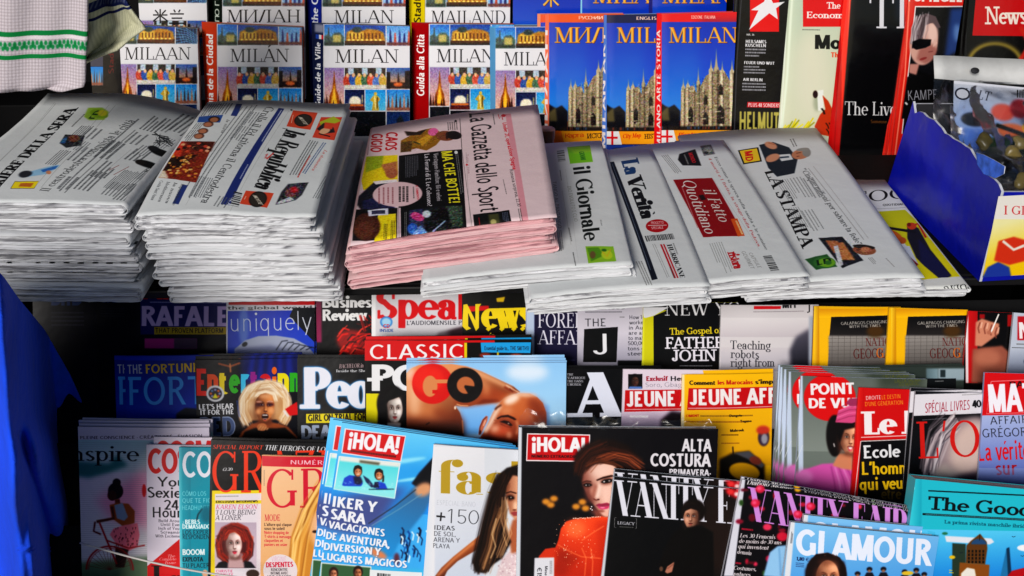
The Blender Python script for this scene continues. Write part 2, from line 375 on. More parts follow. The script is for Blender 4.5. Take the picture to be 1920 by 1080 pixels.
# ------------------------------------------------------------------ materials
def mat(name, col, rough=.5, spec=.3, bump=None, noise=None, metal=0, coat=0):
    m = bpy.data.materials.new(name); m.use_nodes = True; n = m.node_tree.nodes; l = m.node_tree.links
    b = n['Principled BSDF']; b.inputs['Roughness'].default_value = rough; b.inputs['Specular IOR Level'].default_value = spec; b.inputs['Metallic'].default_value = metal
    b.inputs['Coat Weight'].default_value = coat
    tc = n.new('ShaderNodeTexCoord')
    lin = [((c + .055) / 1.055) ** 2.4 if c > .04 else c / 12.92 for c in hexc(col)]
    if noise:
        nz = n.new('ShaderNodeTexNoise'); nz.inputs['Scale'].default_value = noise[0]; nz.inputs['Detail'].default_value = 5
        l.new(tc.outputs['Object'], nz.inputs['Vector'])
        rp = n.new('ShaderNodeValToRGB'); rp.color_ramp.elements[0].position = .3; rp.color_ramp.elements[1].position = .7
        rp.color_ramp.elements[0].color = [c * (1 - noise[1]) for c in lin] + [1]; rp.color_ramp.elements[1].color = [min(1, c * (1 + noise[1] * .5)) for c in lin] + [1]
        l.new(nz.outputs[0], rp.inputs[0]); l.new(rp.outputs[0], b.inputs['Base Color'])
    else: b.inputs['Base Color'].default_value = (*lin, 1)
    if bump:
        nz = n.new('ShaderNodeTexNoise'); nz.inputs['Scale'].default_value = bump[0]; nz.inputs['Detail'].default_value = 4
        l.new(tc.outputs['Object'], nz.inputs['Vector']); bp = n.new('ShaderNodeBump'); bp.inputs['Distance'].default_value = bump[1]
        bp.inputs['Strength'].default_value = .8; l.new(nz.outputs[0], bp.inputs['Height']); l.new(bp.outputs[0], b.inputs['Normal'])
    return m
def print_mat(art, name, rough=.3, spec=.3, bump=(14, .0012), fib=0):
    m = mat(name, '#888', rough, spec, bump); n = m.node_tree.nodes; l = m.node_tree.links
    t = n.new('ShaderNodeTexImage'); t.image = art.image(name); t.extension = 'EXTEND'
    out = t.outputs[0]
    if fib:                                   # the flecks of cheap pulp paper
        tc = n['Texture Coordinate']; nz = n.new('ShaderNodeTexNoise'); nz.inputs['Scale'].default_value = 900; l.new(tc.outputs['Object'], nz.inputs['Vector'])
        mx = n.new('ShaderNodeMix'); mx.data_type = 'RGBA'; mx.blend_type = 'MULTIPLY'; mx.inputs[0].default_value = fib
        l.new(out, mx.inputs[6]); l.new(nz.outputs[0], mx.inputs[7]); out = mx.outputs[2]
    l.new(out, n['Principled BSDF'].inputs['Base Color'])
    return m
def edge_mat(name, c0, c1, scale, axis=2):
    """cut paper edges: fine lines of pages lying on each other"""
    m = mat(name, c0, .75, .15); n = m.node_tree.nodes; l = m.node_tree.links; tc = n['Texture Coordinate']
    mp = n.new('ShaderNodeMapping'); s = [6, 6, 6]; s[axis] = scale; mp.inputs['Scale'].default_value = s
    nz = n.new('ShaderNodeTexNoise'); nz.inputs['Scale'].default_value = 1; nz.inputs['Detail'].default_value = 3
    l.new(tc.outputs['Object'], mp.inputs[0]); l.new(mp.outputs[0], nz.inputs['Vector'])
    rp = n.new('ShaderNodeValToRGB'); rp.color_ramp.elements[0].position = .38; rp.color_ramp.elements[1].position = .55
    lin = lambda c: [((k + .055) / 1.055) ** 2.4 if k > .04 else k / 12.92 for k in hexc(c)] + [1]
    rp.color_ramp.elements[0].color = lin(c1); rp.color_ramp.elements[1].color = lin(c0)
    l.new(nz.outputs[0], rp.inputs[0]); l.new(rp.outputs[0], n['Principled BSDF'].inputs['Base Color'])
    return m
def lv(c): return [((k + .055) / 1.055) ** 2.4 if k > .04 else k / 12.92 for k in hexc(c)] + [1]

# ------------------------------------------------------------------ objects
def tag(o, label=None, cat=None, group=None, kind=None):
    if label: o['label'] = label
    if cat: o['category'] = cat
    if group: o['group'] = group
    if kind: o['kind'] = kind
    return o
def empty(name, M, label, cat, group=None):
    o = bpy.data.objects.new(name, None); o.empty_display_size = .05; COL.objects.link(o); o.matrix_world = M
    return tag(o, label, cat, group)
def mesh_obj(name, v, f, mats, parent=None, fm=None, uv=None, smooth=True, M=None):
    me = bpy.data.meshes.new(name); me.from_pydata([tuple(p) for p in v], [], [tuple(q) for q in f])
    for m in (mats if isinstance(mats, (list, tuple)) else [mats]): me.materials.append(m)
    if fm is not None: me.polygons.foreach_set('material_index', np.asarray(fm, np.int32))
    if smooth: me.polygons.foreach_set('use_smooth', np.ones(len(f), bool))
    if uv is not None:
        ul = me.uv_layers.new(name='UVMap'); li = np.empty(len(me.loops), np.int32); me.loops.foreach_get('vertex_index', li)
        ul.data.foreach_set('uv', np.asarray(uv, np.float32)[li].ravel())
    me.update()
    o = bpy.data.objects.new(name, me); COL.objects.link(o)
    if parent is not None: o.parent = parent
    elif M is not None: o.matrix_world = M
    return o
def bend(o, deg=35):
    o.data.polygons.foreach_set('use_smooth', np.ones(len(o.data.polygons), bool)); o.data.set_sharp_from_angle(angle=R(deg)); return o
def gridf(nu, nv, base=0, flip=False):
    f = []
    for i in range(nu - 1):
        for j in range(nv - 1):
            a = base + i * nv + j; q = (a, a + nv, a + nv + 1, a + 1); f.append(q[::-1] if flip else q)
    return f
def box(name, lo, hi, m, parent=None, bev=.003, M=None):
    import bmesh
    bm = bmesh.new(); bmesh.ops.create_cube(bm, size=1)
    for vt in bm.verts:
        for i in range(3): vt.co[i] = lo[i] + (vt.co[i] + .5) * (hi[i] - lo[i])
    if bev: bmesh.ops.bevel(bm, geom=bm.edges[:], offset=bev, segments=2, affect='EDGES', profile=.6)
    me = bpy.data.meshes.new(name); bm.to_mesh(me); bm.free(); me.materials.append(m)
    o = bpy.data.objects.new(name, me); COL.objects.link(o)
    if parent is not None: o.parent = parent
    elif M is not None: o.matrix_world = M
    return o
def tube(name, pts, r, m, parent=None, seg=8, cap=True):
    p = np.asarray(pts, float); n = len(p); v = []; f = []
    rr = r if isinstance(r, (list, tuple, np.ndarray)) else [r] * n
    for i in range(n):
        d = p[min(i + 1, n - 1)] - p[max(i - 1, 0)]; d /= np.linalg.norm(d); a = np.cross(d, [0, 0, 1] if abs(d[2]) < .9 else [1, 0, 0]); a /= np.linalg.norm(a); b = np.cross(d, a)
        for k in range(seg):
            t = 2 * math.pi * k / seg; v.append(p[i] + rr[i] * (a * math.cos(t) + b * math.sin(t)))
    for i in range(n - 1):
        for k in range(seg):
            f.append((i * seg + k, i * seg + (k + 1) % seg, (i + 1) * seg + (k + 1) % seg, (i + 1) * seg + k))
    if cap: f.append(tuple(range(seg))[::-1]); f.append(tuple((n - 1) * seg + k for k in range(seg)))
    return mesh_obj(name, v, f, m, parent)

# ------------------------------------------------------------------ the leaning display planes
class Plane:
    def __init__(s, p, lean):
        L = R(lean); s.p = np.array(p, float); s.n = np.array([0, -math.cos(L), math.sin(L)]); s.x = np.array([1.0, 0, 0]); s.dn = np.array([0, -math.sin(L), -math.cos(L)])
    def at(s, d): return s.p + s.n * d
RACK = Plane((0, .135, -.06), 25)              # the racks under the counter; d = metres out along the normal
SHELF = Plane((0, .475, 0), 10)                # the books standing behind the newspapers

M_EDGE = edge_mat('page edges', '#b9b7b2', '#4a4a4c', 1500)
M_EDGED = edge_mat('page edges dark', '#8f8f93', '#2c2c30', 1300)
def leaflet(name, label, cat, pl, d, tl, tr, lb, h, t, paint, bgc, group=None, copies=(), spine=0, spcol=None, rough=.32, spec=.10, bow=.0016, v0=None, edge=None, bottom=None, seed=None, res=2300, clabel=None, tilt=0):
    """a magazine or book: tl, tr = the top corners, lb = a lower point of its left edge, as measured in the photo on plane pl at d.
    copies = further copies behind it: (sideways, down, d) offsets in metres"""
    if tilt:                                   # turned a little about its left edge, which stands forward
        q = Plane(pl.p, 0); a = pl.at(d); l0 = hit(*tl, a, pl.n); q.x = pl.x * math.cos(tilt) - pl.n * math.sin(tilt); q.n = pl.n * math.cos(tilt) + pl.x * math.sin(tilt); q.dn = pl.dn
        q.p = pl.p + pl.n * ((l0 - pl.p) @ pl.n) + pl.x * ((l0 - pl.p) @ pl.x); pl, d = q, 0
    tl3, tr3, lb3 = (hit(q[0], q[1], pl.at(d), pl.n) for q in (tl, tr, lb))
    ex = tr3 - tl3; W = np.linalg.norm(ex); ex /= W; dl = lb3 - tl3; dl /= np.linalg.norm(dl)
    a1 = math.atan2(ex @ -pl.dn, ex @ pl.x); a2 = math.atan2(dl @ pl.x, dl @ pl.dn)
    an = (a1 + a2) / 2; ex = pl.x * math.cos(an) - pl.dn * math.sin(an); ey = pl.dn * math.cos(an) + pl.x * math.sin(an)
    if bottom is not None:                     # stand it on its ledge
        h = (bottom - (tl3 - pl.p) @ pl.dn) / (ey @ pl.dn) - .0
    M = Matrix([[*(-0 + ex[i] for _ in (0,)), -ey[i], pl.n[i], tl3[i]] for i in range(3)] + [[0, 0, 0, 1]])
    rg = random.Random(seed if seed is not None else label)
    def toloc(x, y):
        p = hit(x, y, pl.at(d), pl.n) - tl3; return np.stack([p @ ex, p @ ey], -1)
    A = Art(toloc, -spine, W, 0, h, bgc, res, rg.randrange(9999)); A.cx0, A.cy0 = tl; paint(A)
    pm = print_mat(A, name + ' print ' + label[:24], rough, spec)
    sm = mat(name + ' spine', spcol or bgc, .35, .3)
    ph = rg.uniform(0, 6); am = bow
    def zf(u, v):                              # the gentle bow of a leaning magazine
        z = am * math.sin(math.pi * min(1, max(0, u / W))) * 1.2 + am * .8 * math.sin(v / h * 4 + ph) + am * .5 * math.sin(u / W * 5 + ph * 2)
        if spine and u < 0: z = u * .75 + zf(0, v)
        return z
    nv = 14; us = list(np.linspace(0, W, 9)); t = max(t, spine * .75)
    fr = ([-spine, -spine * .5, -spine * .08] if spine else []) + us
    prof = [(u, 1) for u in us[::-1]] + ([(-spine, 1)] if spine else []) + [(u, 0) for u in fr]
    v = []; uv = []; fm = []
    for u, back in prof:
        for k in range(nv):
            vv = h * k / (nv - 1); zz = zf(max(u, 0), vv) - t if back else zf(u, vv)
            v.append((u, -vv, zz)); uv.append(((u + spine) / (W + spine), 1 - vv / h))
    nb = sum(q[1] for q in prof); f = gridf(len(prof), nv)
    for i in range(len(prof) - 1): fm += [1 if i < nb else 0] * (nv - 1)
    g = group
    def build(MM, lab):
        e = empty(name, MM, lab, cat, g); return e
    root = build(M, label)
    c = mesh_obj('cover', v, f, [pm, sm], root, fm, uv); bend(c, 40)
    # the block of pages inside
    nu2 = 9; x0, x1 = .0008, W - .0012; pv = []; pf = []
    for s_, zz in ((0, -.0005), (1, -t + .0005)):
        for i in range(nu2):
            u = x0 + (x1 - x0) * i / (nu2 - 1)
            for k in range(nv): vv = .0008 + (h - .0016) * k / (nv - 1); pv.append((u, -vv, zf(u, vv) + zz))
    n1 = nu2 * nv; pf += gridf(nu2, nv) + gridf(nu2, nv, n1, True)
    for i in range(nu2 - 1):
        a, b = i * nv, (i + 1) * nv; pf.append((b, a, n1 + a, n1 + b)); a += nv - 1; b += nv - 1; pf.append((a, b, n1 + b, n1 + a))
    for k in range(nv - 1):
        a, b = k, k + 1; pf.append((a, b, n1 + b, n1 + a)); a += (nu2 - 1) * nv; b += (nu2 - 1) * nv; pf.append((b, a, n1 + a, n1 + b))
    pg = mesh_obj('pages', pv, pf, edge or M_EDGE, root, smooth=False)
    for ci, (dx, dy, dz) in enumerate(copies):
        MM = M @ Matrix.Translation((dx, -dy, dz)) @ Matrix.Rotation(rg.uniform(-.006, .006), 4, 'Z')
        e = build(MM, clabel[ci] if clabel else label)
        for ch in (c, pg):
            k = ch.copy(); COL.objects.link(k); k.parent = e
    return root

# ------------------------------------------------------------------ folded newspapers
def paper_mats():
    P = {}
    for k, c, e in (('white', '#d2d4d8', '#cfcfd0'), ('pink', '#dcb4b8', '#d8a4ab')):
        P[k] = mat('newsprint ' + k, c, .85, .12, (60, .0008), (40, .10)); P[k + 'e'] = mat('inner newsprint ' + k, e, .85, .1, (80, .0005), (90, .18))
    return P
PM = paper_mats()
for k, c0, c1 in (('white', '#dcdde2', '#7c7c82'), ('pink', '#dcaab0', '#9a6a72')): PM[k + 'e'] = edge_mat('cut newsprint ' + k, c0, c1, 1100)
def newspaper(label, M, W, D, t, fold, tint, seed, group, top=None, wob=None, droop=0, inner=4):
    """one folded newspaper: an outer sheet bent round its fold and nested inner sheets, front edge at y = 0"""
    rg = random.Random(seed); root = None; g = group
    for s_ in range(inner + 1):
        q = s_ / (inner + 1); zt = t * (1 - .5 * q) - .0003; zb = t * .5 * q + .0003; r = (zt - zb) / 2
        Wx = W - .002 * s_ - rg.uniform(0, .003); inset = .0015 + s_ * t * .13; y0 = rg.uniform(-.002, .0035) + (.0006 * s_ if s_ else -.001); y1 = D - rg.uniform(0, .004)
        prof = []
        n = 26
        for i in range(n + 1): prof.append((Wx - (Wx - inset - r) * i / n, zt, 1))
        for i in range(1, 6): a = math.pi * i / 6; prof.append((inset + r - r * math.sin(a) * 1.0, (zt + zb) / 2 + r * math.cos(a), 0))
        for i in range(n + 1): prof.append((inset + r + (Wx - rg.uniform(0, .002) - inset - r) * i / n, zb, 0))
        ny = 12; p1, p2, p3 = (rg.uniform(0, 6.3) for _ in range(3)); v = []; uv = []
        for (x, z, tp) in prof:
            X = x if fold == 'L' else W - x
            for j in range(ny):
                yy = (j / (ny - 1)) ** 1.5; y = y0 + (y1 - y0) * yy
                fx = math.exp(-(y / .05) ** 2)
                dz = t * (.045 * math.sin(X * 17 + p1) + .02 * math.sin(X * 61 + p2 + z * 900)) * fx
                if wob: dz += wob(X, y)
                dz -= droop * fx
                yj = (.0012 * math.sin(X * 13 + p3 + (2 if tp else 0)) + .0004 * math.sin(X * 170 + p2 * 3) + .0004 * math.sin(X * 411 + p1 * 5)) * (1 - yy)
                v.append((X, y + yj, z + dz)); uv.append((X / W, y / D))
        f = gridf(len(prof), ny, flip=(fold == 'R')); fm = [0] * len(f)
        if s_ == 0 and top is not None:
            for i in range(n): fm[i * (ny - 1):(i + 1) * (ny - 1)] = [1] * (ny - 1)
        mats = [PM[tint] if s_ == 0 else PM[tint + 'e']] + ([top] if s_ == 0 and top is not None else [])
        if s_ == 0:
            root = mesh_obj('newspaper', v, f, mats, None, fm, uv, M=M); o = root; tag(root, label, 'newspaper', g)
        else: o = mesh_obj('inner_section', v, f, mats, root, fm, uv)
        md = o.modifiers.new('paper', 'SOLIDIFY'); md.thickness = .00045; md.offset = -1
    return root
def frame(o, ex, roll=0):
    """axes on the counter: ex = direction of the front edge, roll = tilt about the depth axis"""
    ex = np.array(ex, float); ex /= np.linalg.norm(ex); ez = np.array([0, 0, 1.0]); ey = np.cross(ez, ex); ey /= np.linalg.norm(ey)
    if roll:
        c, s_ = math.cos(roll), math.sin(roll); ex, ez = ex * c + ez * s_, ez * c - ex * s_
    return Matrix([[ex[i], ey[i], ez[i], o[i]] for i in range(3)] + [[0, 0, 0, 1]]), ex, ey, ez
# ================================================================== the setting
GZ = -1.0
m_ground = mat('asphalt', '#3c3b3a', .9, .2, (120, .003), (35, .25))
g = mesh_obj('ground', [(-60, -60, GZ), (60, -60, GZ), (60, 60, GZ), (-60, 60, GZ)], [(0, 1, 2, 3)], m_ground); tag(g, kind='structure')
m_dark = mat('dark painted board', '#0b0b0d', .7, .12, (60, .0006), (20, .2))
m_steel = mat('dark steel', '#101012', .4, .4, None, (30, .2))
K = empty('newsstand', Matrix.Translation((0, 0, GZ)), 'dark open newsstand counter with stepped magazine racks beneath', 'newsstand')
def kbox(n, lo, hi, m=None): return box(n, (lo[0], lo[1], lo[2] - GZ), (hi[0], hi[1], hi[2] - GZ), m or m_dark, K, .002)
kbox('counter', (-.95, .040, -.009), (.95, .395, -.0005))
kbox('book_shelf', (-.95, .398, -.092), (.95, .62, -.0765))
kbox('counter_lip', (-.95, .032, -.012), (.95, .038, -.0015), m_steel)
kbox('back_wall', (-1.0, .62, GZ + .002), (1.0, .65, 1.15))
kbox('unseen_side_wall', (-1.0, -.02, GZ + .002), (-.955, .618, 1.15))  # out of view; added so the light falls off to the left
kbox('unseen_side_wall', (.955, -.02, GZ + .002), (1.0, .618, 1.15))
kbox('roof', (-1.1, -.42, 1.152), (1.1, .75, 1.19))  # never in view; added dark overhead so light enters only from the front
kbox('book_step', (-.95, .515, -.076), (.95, .618, .045))
# the racks: leaning boards with a ledge each
def leanbox(name, v0, v1, d0, d1, m=None):
    o = box(name, (-.95, 0, 0), (.95, 1, 1), m or m_dark, None, 0)
    for vt in o.data.vertices:
        x = vt.co.x; vv = v0 + (v1 - v0) * vt.co.y; dd = d0 + (d1 - d0) * vt.co.z
        p = RACK.p + RACK.dn * vv + RACK.n * dd; vt.co = (x, p[1], p[2] - GZ)
    o.data.update(); o.parent = K
    return o
LED = {0: .262, 1: .345, 2: .435, 3: .50}      # where the ledges are, measured down the slope
DEP = [(-.010, .030), (.030, .078), (.078, .128), (.128, .2)]
for i, (a, b) in enumerate(DEP):
    leanbox('rack_ledge', LED[i] + .0015, LED[i] + .012, a - .004, b - .004)
    leanbox('rack_board', LED[i] - .16 if i else .03, LED[i] + .001, a - .0045, a - .0015)

# ================================================================== the counter: newspapers
ORD = ['topmost', 'second', 'third', 'fourth', 'fifth', 'sixth', 'seventh', 'eighth', 'ninth', 'tenth', 'eleventh', 'twelfth', 'thirteenth', 'fourteenth']
def stack(fl, fr, bl, ztop, zbot, n, tint, paint, toplabel, lowlabel, group, folds, roll=0, seed=1, W=None, bgc='#ced2d5', wobf=None, droop=0, jit=.004, br=None, spread=0, dmul=1):
    pr = hit(*fr, (0, 0, ztop), (0, 0, 1)); p0 = hit(*fl, (0, 0, ztop), (0, 0, 1))
    if br:                                      # the right edge is the visible one
        pb = hit(*br, (0, 0, ztop), (0, 0, 1)); D = np.linalg.norm(pb - pr); ey0 = (pb - pr) / D; exd = np.array([ey0[1], -ey0[0], 0])
    else:
        exd = p0 * 0 + (pr - p0); pb = hit(*bl, (0, 0, ztop), (0, 0, 1)); D = np.linalg.norm(pb - p0); W = W or np.linalg.norm(pr - p0)
        e1 = exd / np.linalg.norm(exd); e2 = (pb - p0) / D; e2 = np.array([e2[1], -e2[0], 0]); exd = e2 if roll else (e1 + e2) / 2
    D *= dmul
    M0, ex, ey, ez = frame((0, 0, 0), exd, roll)
    o = (pr - ex * W) if br else p0
    H = ztop - zbot; t = H / n
    def toloc(x, y):
        p = hit(x, y, o, ez) - o; return np.stack([p @ ex, D - p @ ey], -1)
    A = Art(toloc, 0, W, 0, D, bgc, 2300, seed); A.cx0, A.cy0 = fl; paint(A)
    A.NZ([fl, (fl[0] + 900, fl[1]), (fl[0] + 900, fl[1] - 400), (fl[0] - 300, fl[1] - 400), (fl[0] - 300, fl[1] + 200)], .012, 2)
    pm = print_mat(A, 'newspaper print ' + toplabel[:20], .8, .12, (30, .0012), .10)
    rg = random.Random(seed); out = []
    for i in range(n):
        last = i == n - 1
        q = o - (ez * .2 + np.array([0, 0, .8])) * (H - i * t) + ez * (.0012 if last else 0) + (0 if last else 1) * (ex * rg.uniform(-jit, jit) + ey * rg.uniform(-jit * 1.1, jit * 1.1)) + ex * spread * (n - 1 - i)
        rz = 0 if last else rg.uniform(-.012, .012)
        M, *_ = frame(q, np.array([exd[0] * math.cos(rz) - exd[1] * math.sin(rz), exd[0] * math.sin(rz) + exd[1] * math.cos(rz), 0]), roll)
        k = (i + 1) / n
        wb = (lambda x, y, k=k: wobf(x / W, y / D) * k) if wobf else None
        lab = toplabel if last else lowlabel.format(ORD[n - 1 - i])
        newspaper(lab, M, W, D, t * (1 if last else rg.uniform(.84, .97)), folds[i % len(folds)], tint, seed * 50 + i, group, pm if last else None, wb, droop if last else droop * .4)

INK = '#16171a'
def p_corriere(A):
    A.view(0, 160, 2.454)
    d = (.94, -1)
    A.T('CORRIERE DELLA SERA', -72, 560, 362, 98, 1, INK, 'N', up=(-50, -6))
    A.L([(-60, 430), (255, 80)], 1.2, '#777'); A.L([(-30, 395), (250, 75)], .8, '#888')
    A.TX((60, 380), (60, -62), (-14, -2), 2, '#8a8c8c')
    A.P([(385, 140), (405, 100), (470, 100), (500, 120), (478, 156), (410, 158)], '#8fae4a', 3); A.E(455, 128, 42, 20, '#7d9c2c', 2, 12); A.T('LD', 405, 150, 440, 112, 1, '#1e4020', 'k', up=(26, 2)); A.E(470, 125, 22, 14, '#b9b43c', 3)
    A.P([(275, 268), (300, 224), (390, 232), (372, 280), (305, 292)], '#31343a', 2); A.E(340, 245, 26, 18, '#6a4436', 3); A.P([(275, 268), (295, 240), (310, 240), (300, 268)], '#39608c', 2); A.NZ([(275, 268), (300, 224), (390, 232), (372, 280)], .1)
    A.TX((325, 228), (50, -48), (60, 6), 6, '#3a3c40'); A.TX((205, 372), (75, -72), (55, 6), 5, '#55575a'); A.TX((395, 130), (-60, 60), (-14, -3), 1, '#666')
    A.P([(90, 432), (150, 405), (240, 380), (278, 376), (262, 392), (215, 420), (135, 432)], '#8fb4d2', 3); A.E(120, 420, 32, 15, '#2f3138', 3, -12); A.P([(190, 400), (270, 378), (255, 396), (200, 412)], '#3c6fae', 2); A.E(225, 412, 12, 9, '#c08468', 1)
    A.P([(52, 484), (72, 454), (180, 452), (158, 484)], '#e0c832'); A.P([(88, 476), (98, 461), (158, 460), (144, 477)], '#b06a34', 2); A.L([(52, 484), (72, 454), (180, 452), (158, 484), (52, 484)], 2, '#3c3c20')
    A.T('Il centrodestra conquista le città', 222, 496, 622, 148, 1, '#2c2e32', 'r', up=(-40, -4))
    for k in range(2): A.L([(160 + 30 * k, 480), (500 + 30 * k, 90)], 1, '#777')
    A.TX((265, 492), (380, -375), (16, 3), 1, '#505256'); A.TX((290, 500), (340, -330), (12, 2), 1, '#66686a')
    for (x, y, n, l) in ((330, 480, 4, 90), (405, 420, 4, 80), (470, 470, 9, 95), (510, 520, 5, 80), (630, 180, 5, 70), (420, 330, 3, 90), (740, 160, 4, 90), (560, 330, 4, 60), (810, 180, 4, 70)):
        A.TX((x, y), (l, -l * .98), (80, 10), n, '#4a4c50')
    for (x0, y0, x1, y1) in ((500, 390, 545, 362), (520, 410, 590, 365)): A.L([(x0, y0), (x1, y1)], 2, '#7a2a2a')
    for (x, y, l, n) in ((560, 250, 60, 3), (300, 350, 70, 3), (455, 500, 60, 4), (600, 300, 50, 5), (690, 170, 60, 4), (250, 480, 60, 2), (360, 240, 50, 3), (560, 470, 90, 6), (650, 420, 90, 5), (740, 330, 90, 5)): A.TX((x, y), (l, -l * .98), (70, 9), n, '#5c5e62', .4)
    # a pen drawing and two small pictures
    for k in range(12): A.L([(690 + A.rng.uniform(0, 90), 210 + A.rng.uniform(-25, 35)), (700 + A.rng.uniform(0, 90), 205 + A.rng.uniform(-25, 35)), (720 + A.rng.uniform(0, 70), 230 + A.rng.uniform(-25, 20))], A.rng.uniform(2, 6), '#26282c', .6)
    A.E(735, 280, 55, 18, '#101114', 3, 14); A.E(700, 262, 26, 12, '#202126', 3); A.E(675, 345, 55, 17, '#101114', 3, 12); A.E(640, 338, 22, 12, '#24201f', 2); A.E(768, 285, 14, 10, '#8a5a48', 2)
    A.T('ATM', 735, 320, 752, 300, 1, '#802020', 'k', up=(-12, -2)); A.T('RCS', 672, 385, 692, 362, 1, '#333', 'k', up=(-14, -2))
    for (x, y, l, n, w_) in ((690, 250, 55, 5, 60), (560, 500, 60, 5, 60), (610, 420, 60, 6, 60), (330, 300, 45, 4, 50), (450, 300, 60, 4, 60), (770, 240, 60, 4, 60)): A.TX((x, y), (l, -l * .98), (w_, 8), n, '#63666a', .38)
    A.L([(640, 430), (900, 110)], 1, '#777'); A.L([(470, 410), (600, 280)], 1, '#888')
stack((-60, 345), (238, 384), None, .121, 0.0, 10, 'white', p_corriere, 'grey newspaper with a green badge on top of the far left stack', '{} folded newspaper from the top of the left stack half in shade', 'newspapers in the left stack', ['R', 'R', 'L'], seed=3, W=.215, br=(390, 176), wobf=lambda x, y: -.03 * max(0, (x - .45) * 1.8) ** 1.6 * y ** 1.2 + .004 * math.sin(y * 5 + 1) * (1 - x), droop=.002, jit=.005)

def p_repubblica(A):
    A.view(240, 160, 2.454)
    A.T('la Repubblica', 731, 205, 582, 478, 1, INK, 'D', up=(88, 16))
    A.T('Rep', 628, 352, 640, 330, 1, '#b03030', 'b', up=(12, 0)); A.L([(640, 355), (672, 325)], 6, '#c05050')
    for k in ((730, 115, 872, 205), (515, 493, 672, 556)):
        x0, y0, x1, y1 = k; sx = 25
        A.P([(x0 + sx + 5, y0), (x1, y0 + 4), (x1 - sx - 8, y1), (x0, y1 - 10)], '#c4523a'); A.E((x0 + x1) / 2 + 5, (y0 + y1) / 2, 42, 30, '#22201f', 1, -18); A.E((x0 + x1) / 2 + 5, (y0 + y1) / 2, 37, 25, '#3a3430', 1, -18)
        A.T('NOTTE', (x0 + x1) / 2 - 20, (y0 + y1) / 2 - 16, (x0 + x1) / 2 + 8, (y0 + y1) / 2 + 18, 1, '#d8cfc0', 'k', up=(22, 4)); A.L([(x0 + 30, y0 + 22), (x0 + 22, y1 - 28)], 3, '#e8b0a0')
    A.P([(888, 140), (985, 138), (950, 254), (848, 242)], '#c8503c'); A.P([(880, 165), (945, 135), (982, 158), (930, 178), (890, 190)], '#a8b03a', 1); A.P([(868, 200), (900, 168), (945, 190), (952, 215), (905, 222)], '#26262c', 1); A.E(905, 208, 26, 14, '#d8a888', 2, -20); A.P([(905, 165), (950, 170), (938, 200), (900, 195)], '#c85038', 1); A.L([(878, 222), (930, 236)], 6, '#2a2020')
    A.P([(738, 456), (832, 447), (800, 500), (770, 522), (678, 542), (706, 490)], '#3a3a42', 1); A.E(755, 488, 34, 20, '#6a4044', 3, -25); A.E(765, 480, 15, 12, '#b03038', 3); A.P([(690, 530), (745, 508), (765, 520), (682, 540)], '#c0c4cc', 2); A.NZ([(738, 456), (832, 447), (770, 522), (678, 542)], .12)
    A.T('La domenica', 905, 300, 845, 395, 1, '#b83a34', 'i', up=(14, 3)); A.TX((915, 268), (-100, 150), (-20, -4), 2, '#2f4a7a'); A.TX((880, 262), (-95, 165), (-46, -8), 4, '#55585c'); A.TX((845, 330), (-60, 105), (-14, -3), 1, '#b03a34')
    A.P([(694, 108), (720, 110), (470, 556), (428, 553)], '#2c3a72'); A.TX((712, 118), (-90, 160), (-10, -2), 1, '#c8ccd8'); A.TX((560, 385), (-60, 105), (-10, -2), 1, '#b8bcd0'); A.T('SERIE A', 496, 505, 455, 555, 1, '#dfe2ec', 'b', up=(14, 3))
    A.BAR((490, 500), (-18, 55), (38, 5), 10, '#2a2c30'); A.L([(716, 240), (680, 305)], 1.5, '#888'); A.L([(712, 205), (735, 210)], 3, '#333')
    A.T('Crolla il Pd, ritorna il Centrodestra', 638, 104, 336, 548, 1, '#1f2126', 'r', up=(38, 6))
    for k in range(4): A.TX((600 - 22 * k, 100 + 3 * k), (-300, 445), (-11, -2), 1, '#55585c')
    A.P([(500, 92), (527, 94), (502, 156), (474, 152)], '#2f3f74'); A.TX((360, 85), (-40, 62), (100, 2), 9, '#55585c'); A.TX((462, 88), (-35, 58), (26, 1), 2, '#55585c')
    A.P([(328, 148), (440, 146), (425, 186), (320, 178)], '#3a5a94'); A.E(398, 168, 27, 16, '#2a2022', 2); A.E(398, 170, 20, 12, '#9a6a50', 2)
    for (x, y) in ((372, 192), (348, 225), (330, 250)): A.E(x, y, 24, 15, '#5a3c34', 2); A.E(x - 2, y + 1, 18, 11, '#a8745c', 2); A.TX((x - 58, y - 10), (-22, 30), (40, 2), 4, '#55585c')
    A.T('la storia', 458, 170, 430, 238, 1, '#333', 'i', up=(14, 2))
    # the crowd picture
    pc = [(206, 268), (404, 282), (318, 468), (120, 434)]
    A.P(pc, '#7a3020'); A.P([(206, 268), (262, 272), (245, 350), (192, 340)], '#b8402c', 4); A.P([(270, 275), (404, 282), (385, 330), (300, 320)], '#4a2018', 5); A.P([(200, 350), (330, 340), (240, 400), (165, 412)], '#2a1612', 4)
    for k in range(60): A.E(235 + A.rng.uniform(-20, 110) - (k % 4) * 8, 350 + A.rng.uniform(-20, 95), A.rng.uniform(4, 11), A.rng.uniform(3, 7), ['#c8843c', '#d89a50', '#8a4a20', '#e0b878', '#5a2418'][k % 5], 1.5)
    for k in range(14): A.E(225 + A.rng.uniform(0, 150), 285 + A.rng.uniform(0, 40), 10, 6, ['#c05038', '#301814', '#e0a080'][k % 3], 2)
    A.P([(120, 434), (140, 405), (175, 410), (190, 445)], '#d8c8b8', 4); A.NZ(pc, .1, 2)
    A.P([(255, 474), (280, 478), (235, 554), (207, 548)], '#2f3f74')
    for k, s_ in enumerate(('Ripubblicare', 'la nuova', 'Mediterranea', 'Costa Sant’Anna')): A.T(s_, 250 - 33 * k, 470 - 6 * k, 205 - 33 * k, 555 - 8 * k, 1, '#3a3c40', 'r', up=(15, 3))
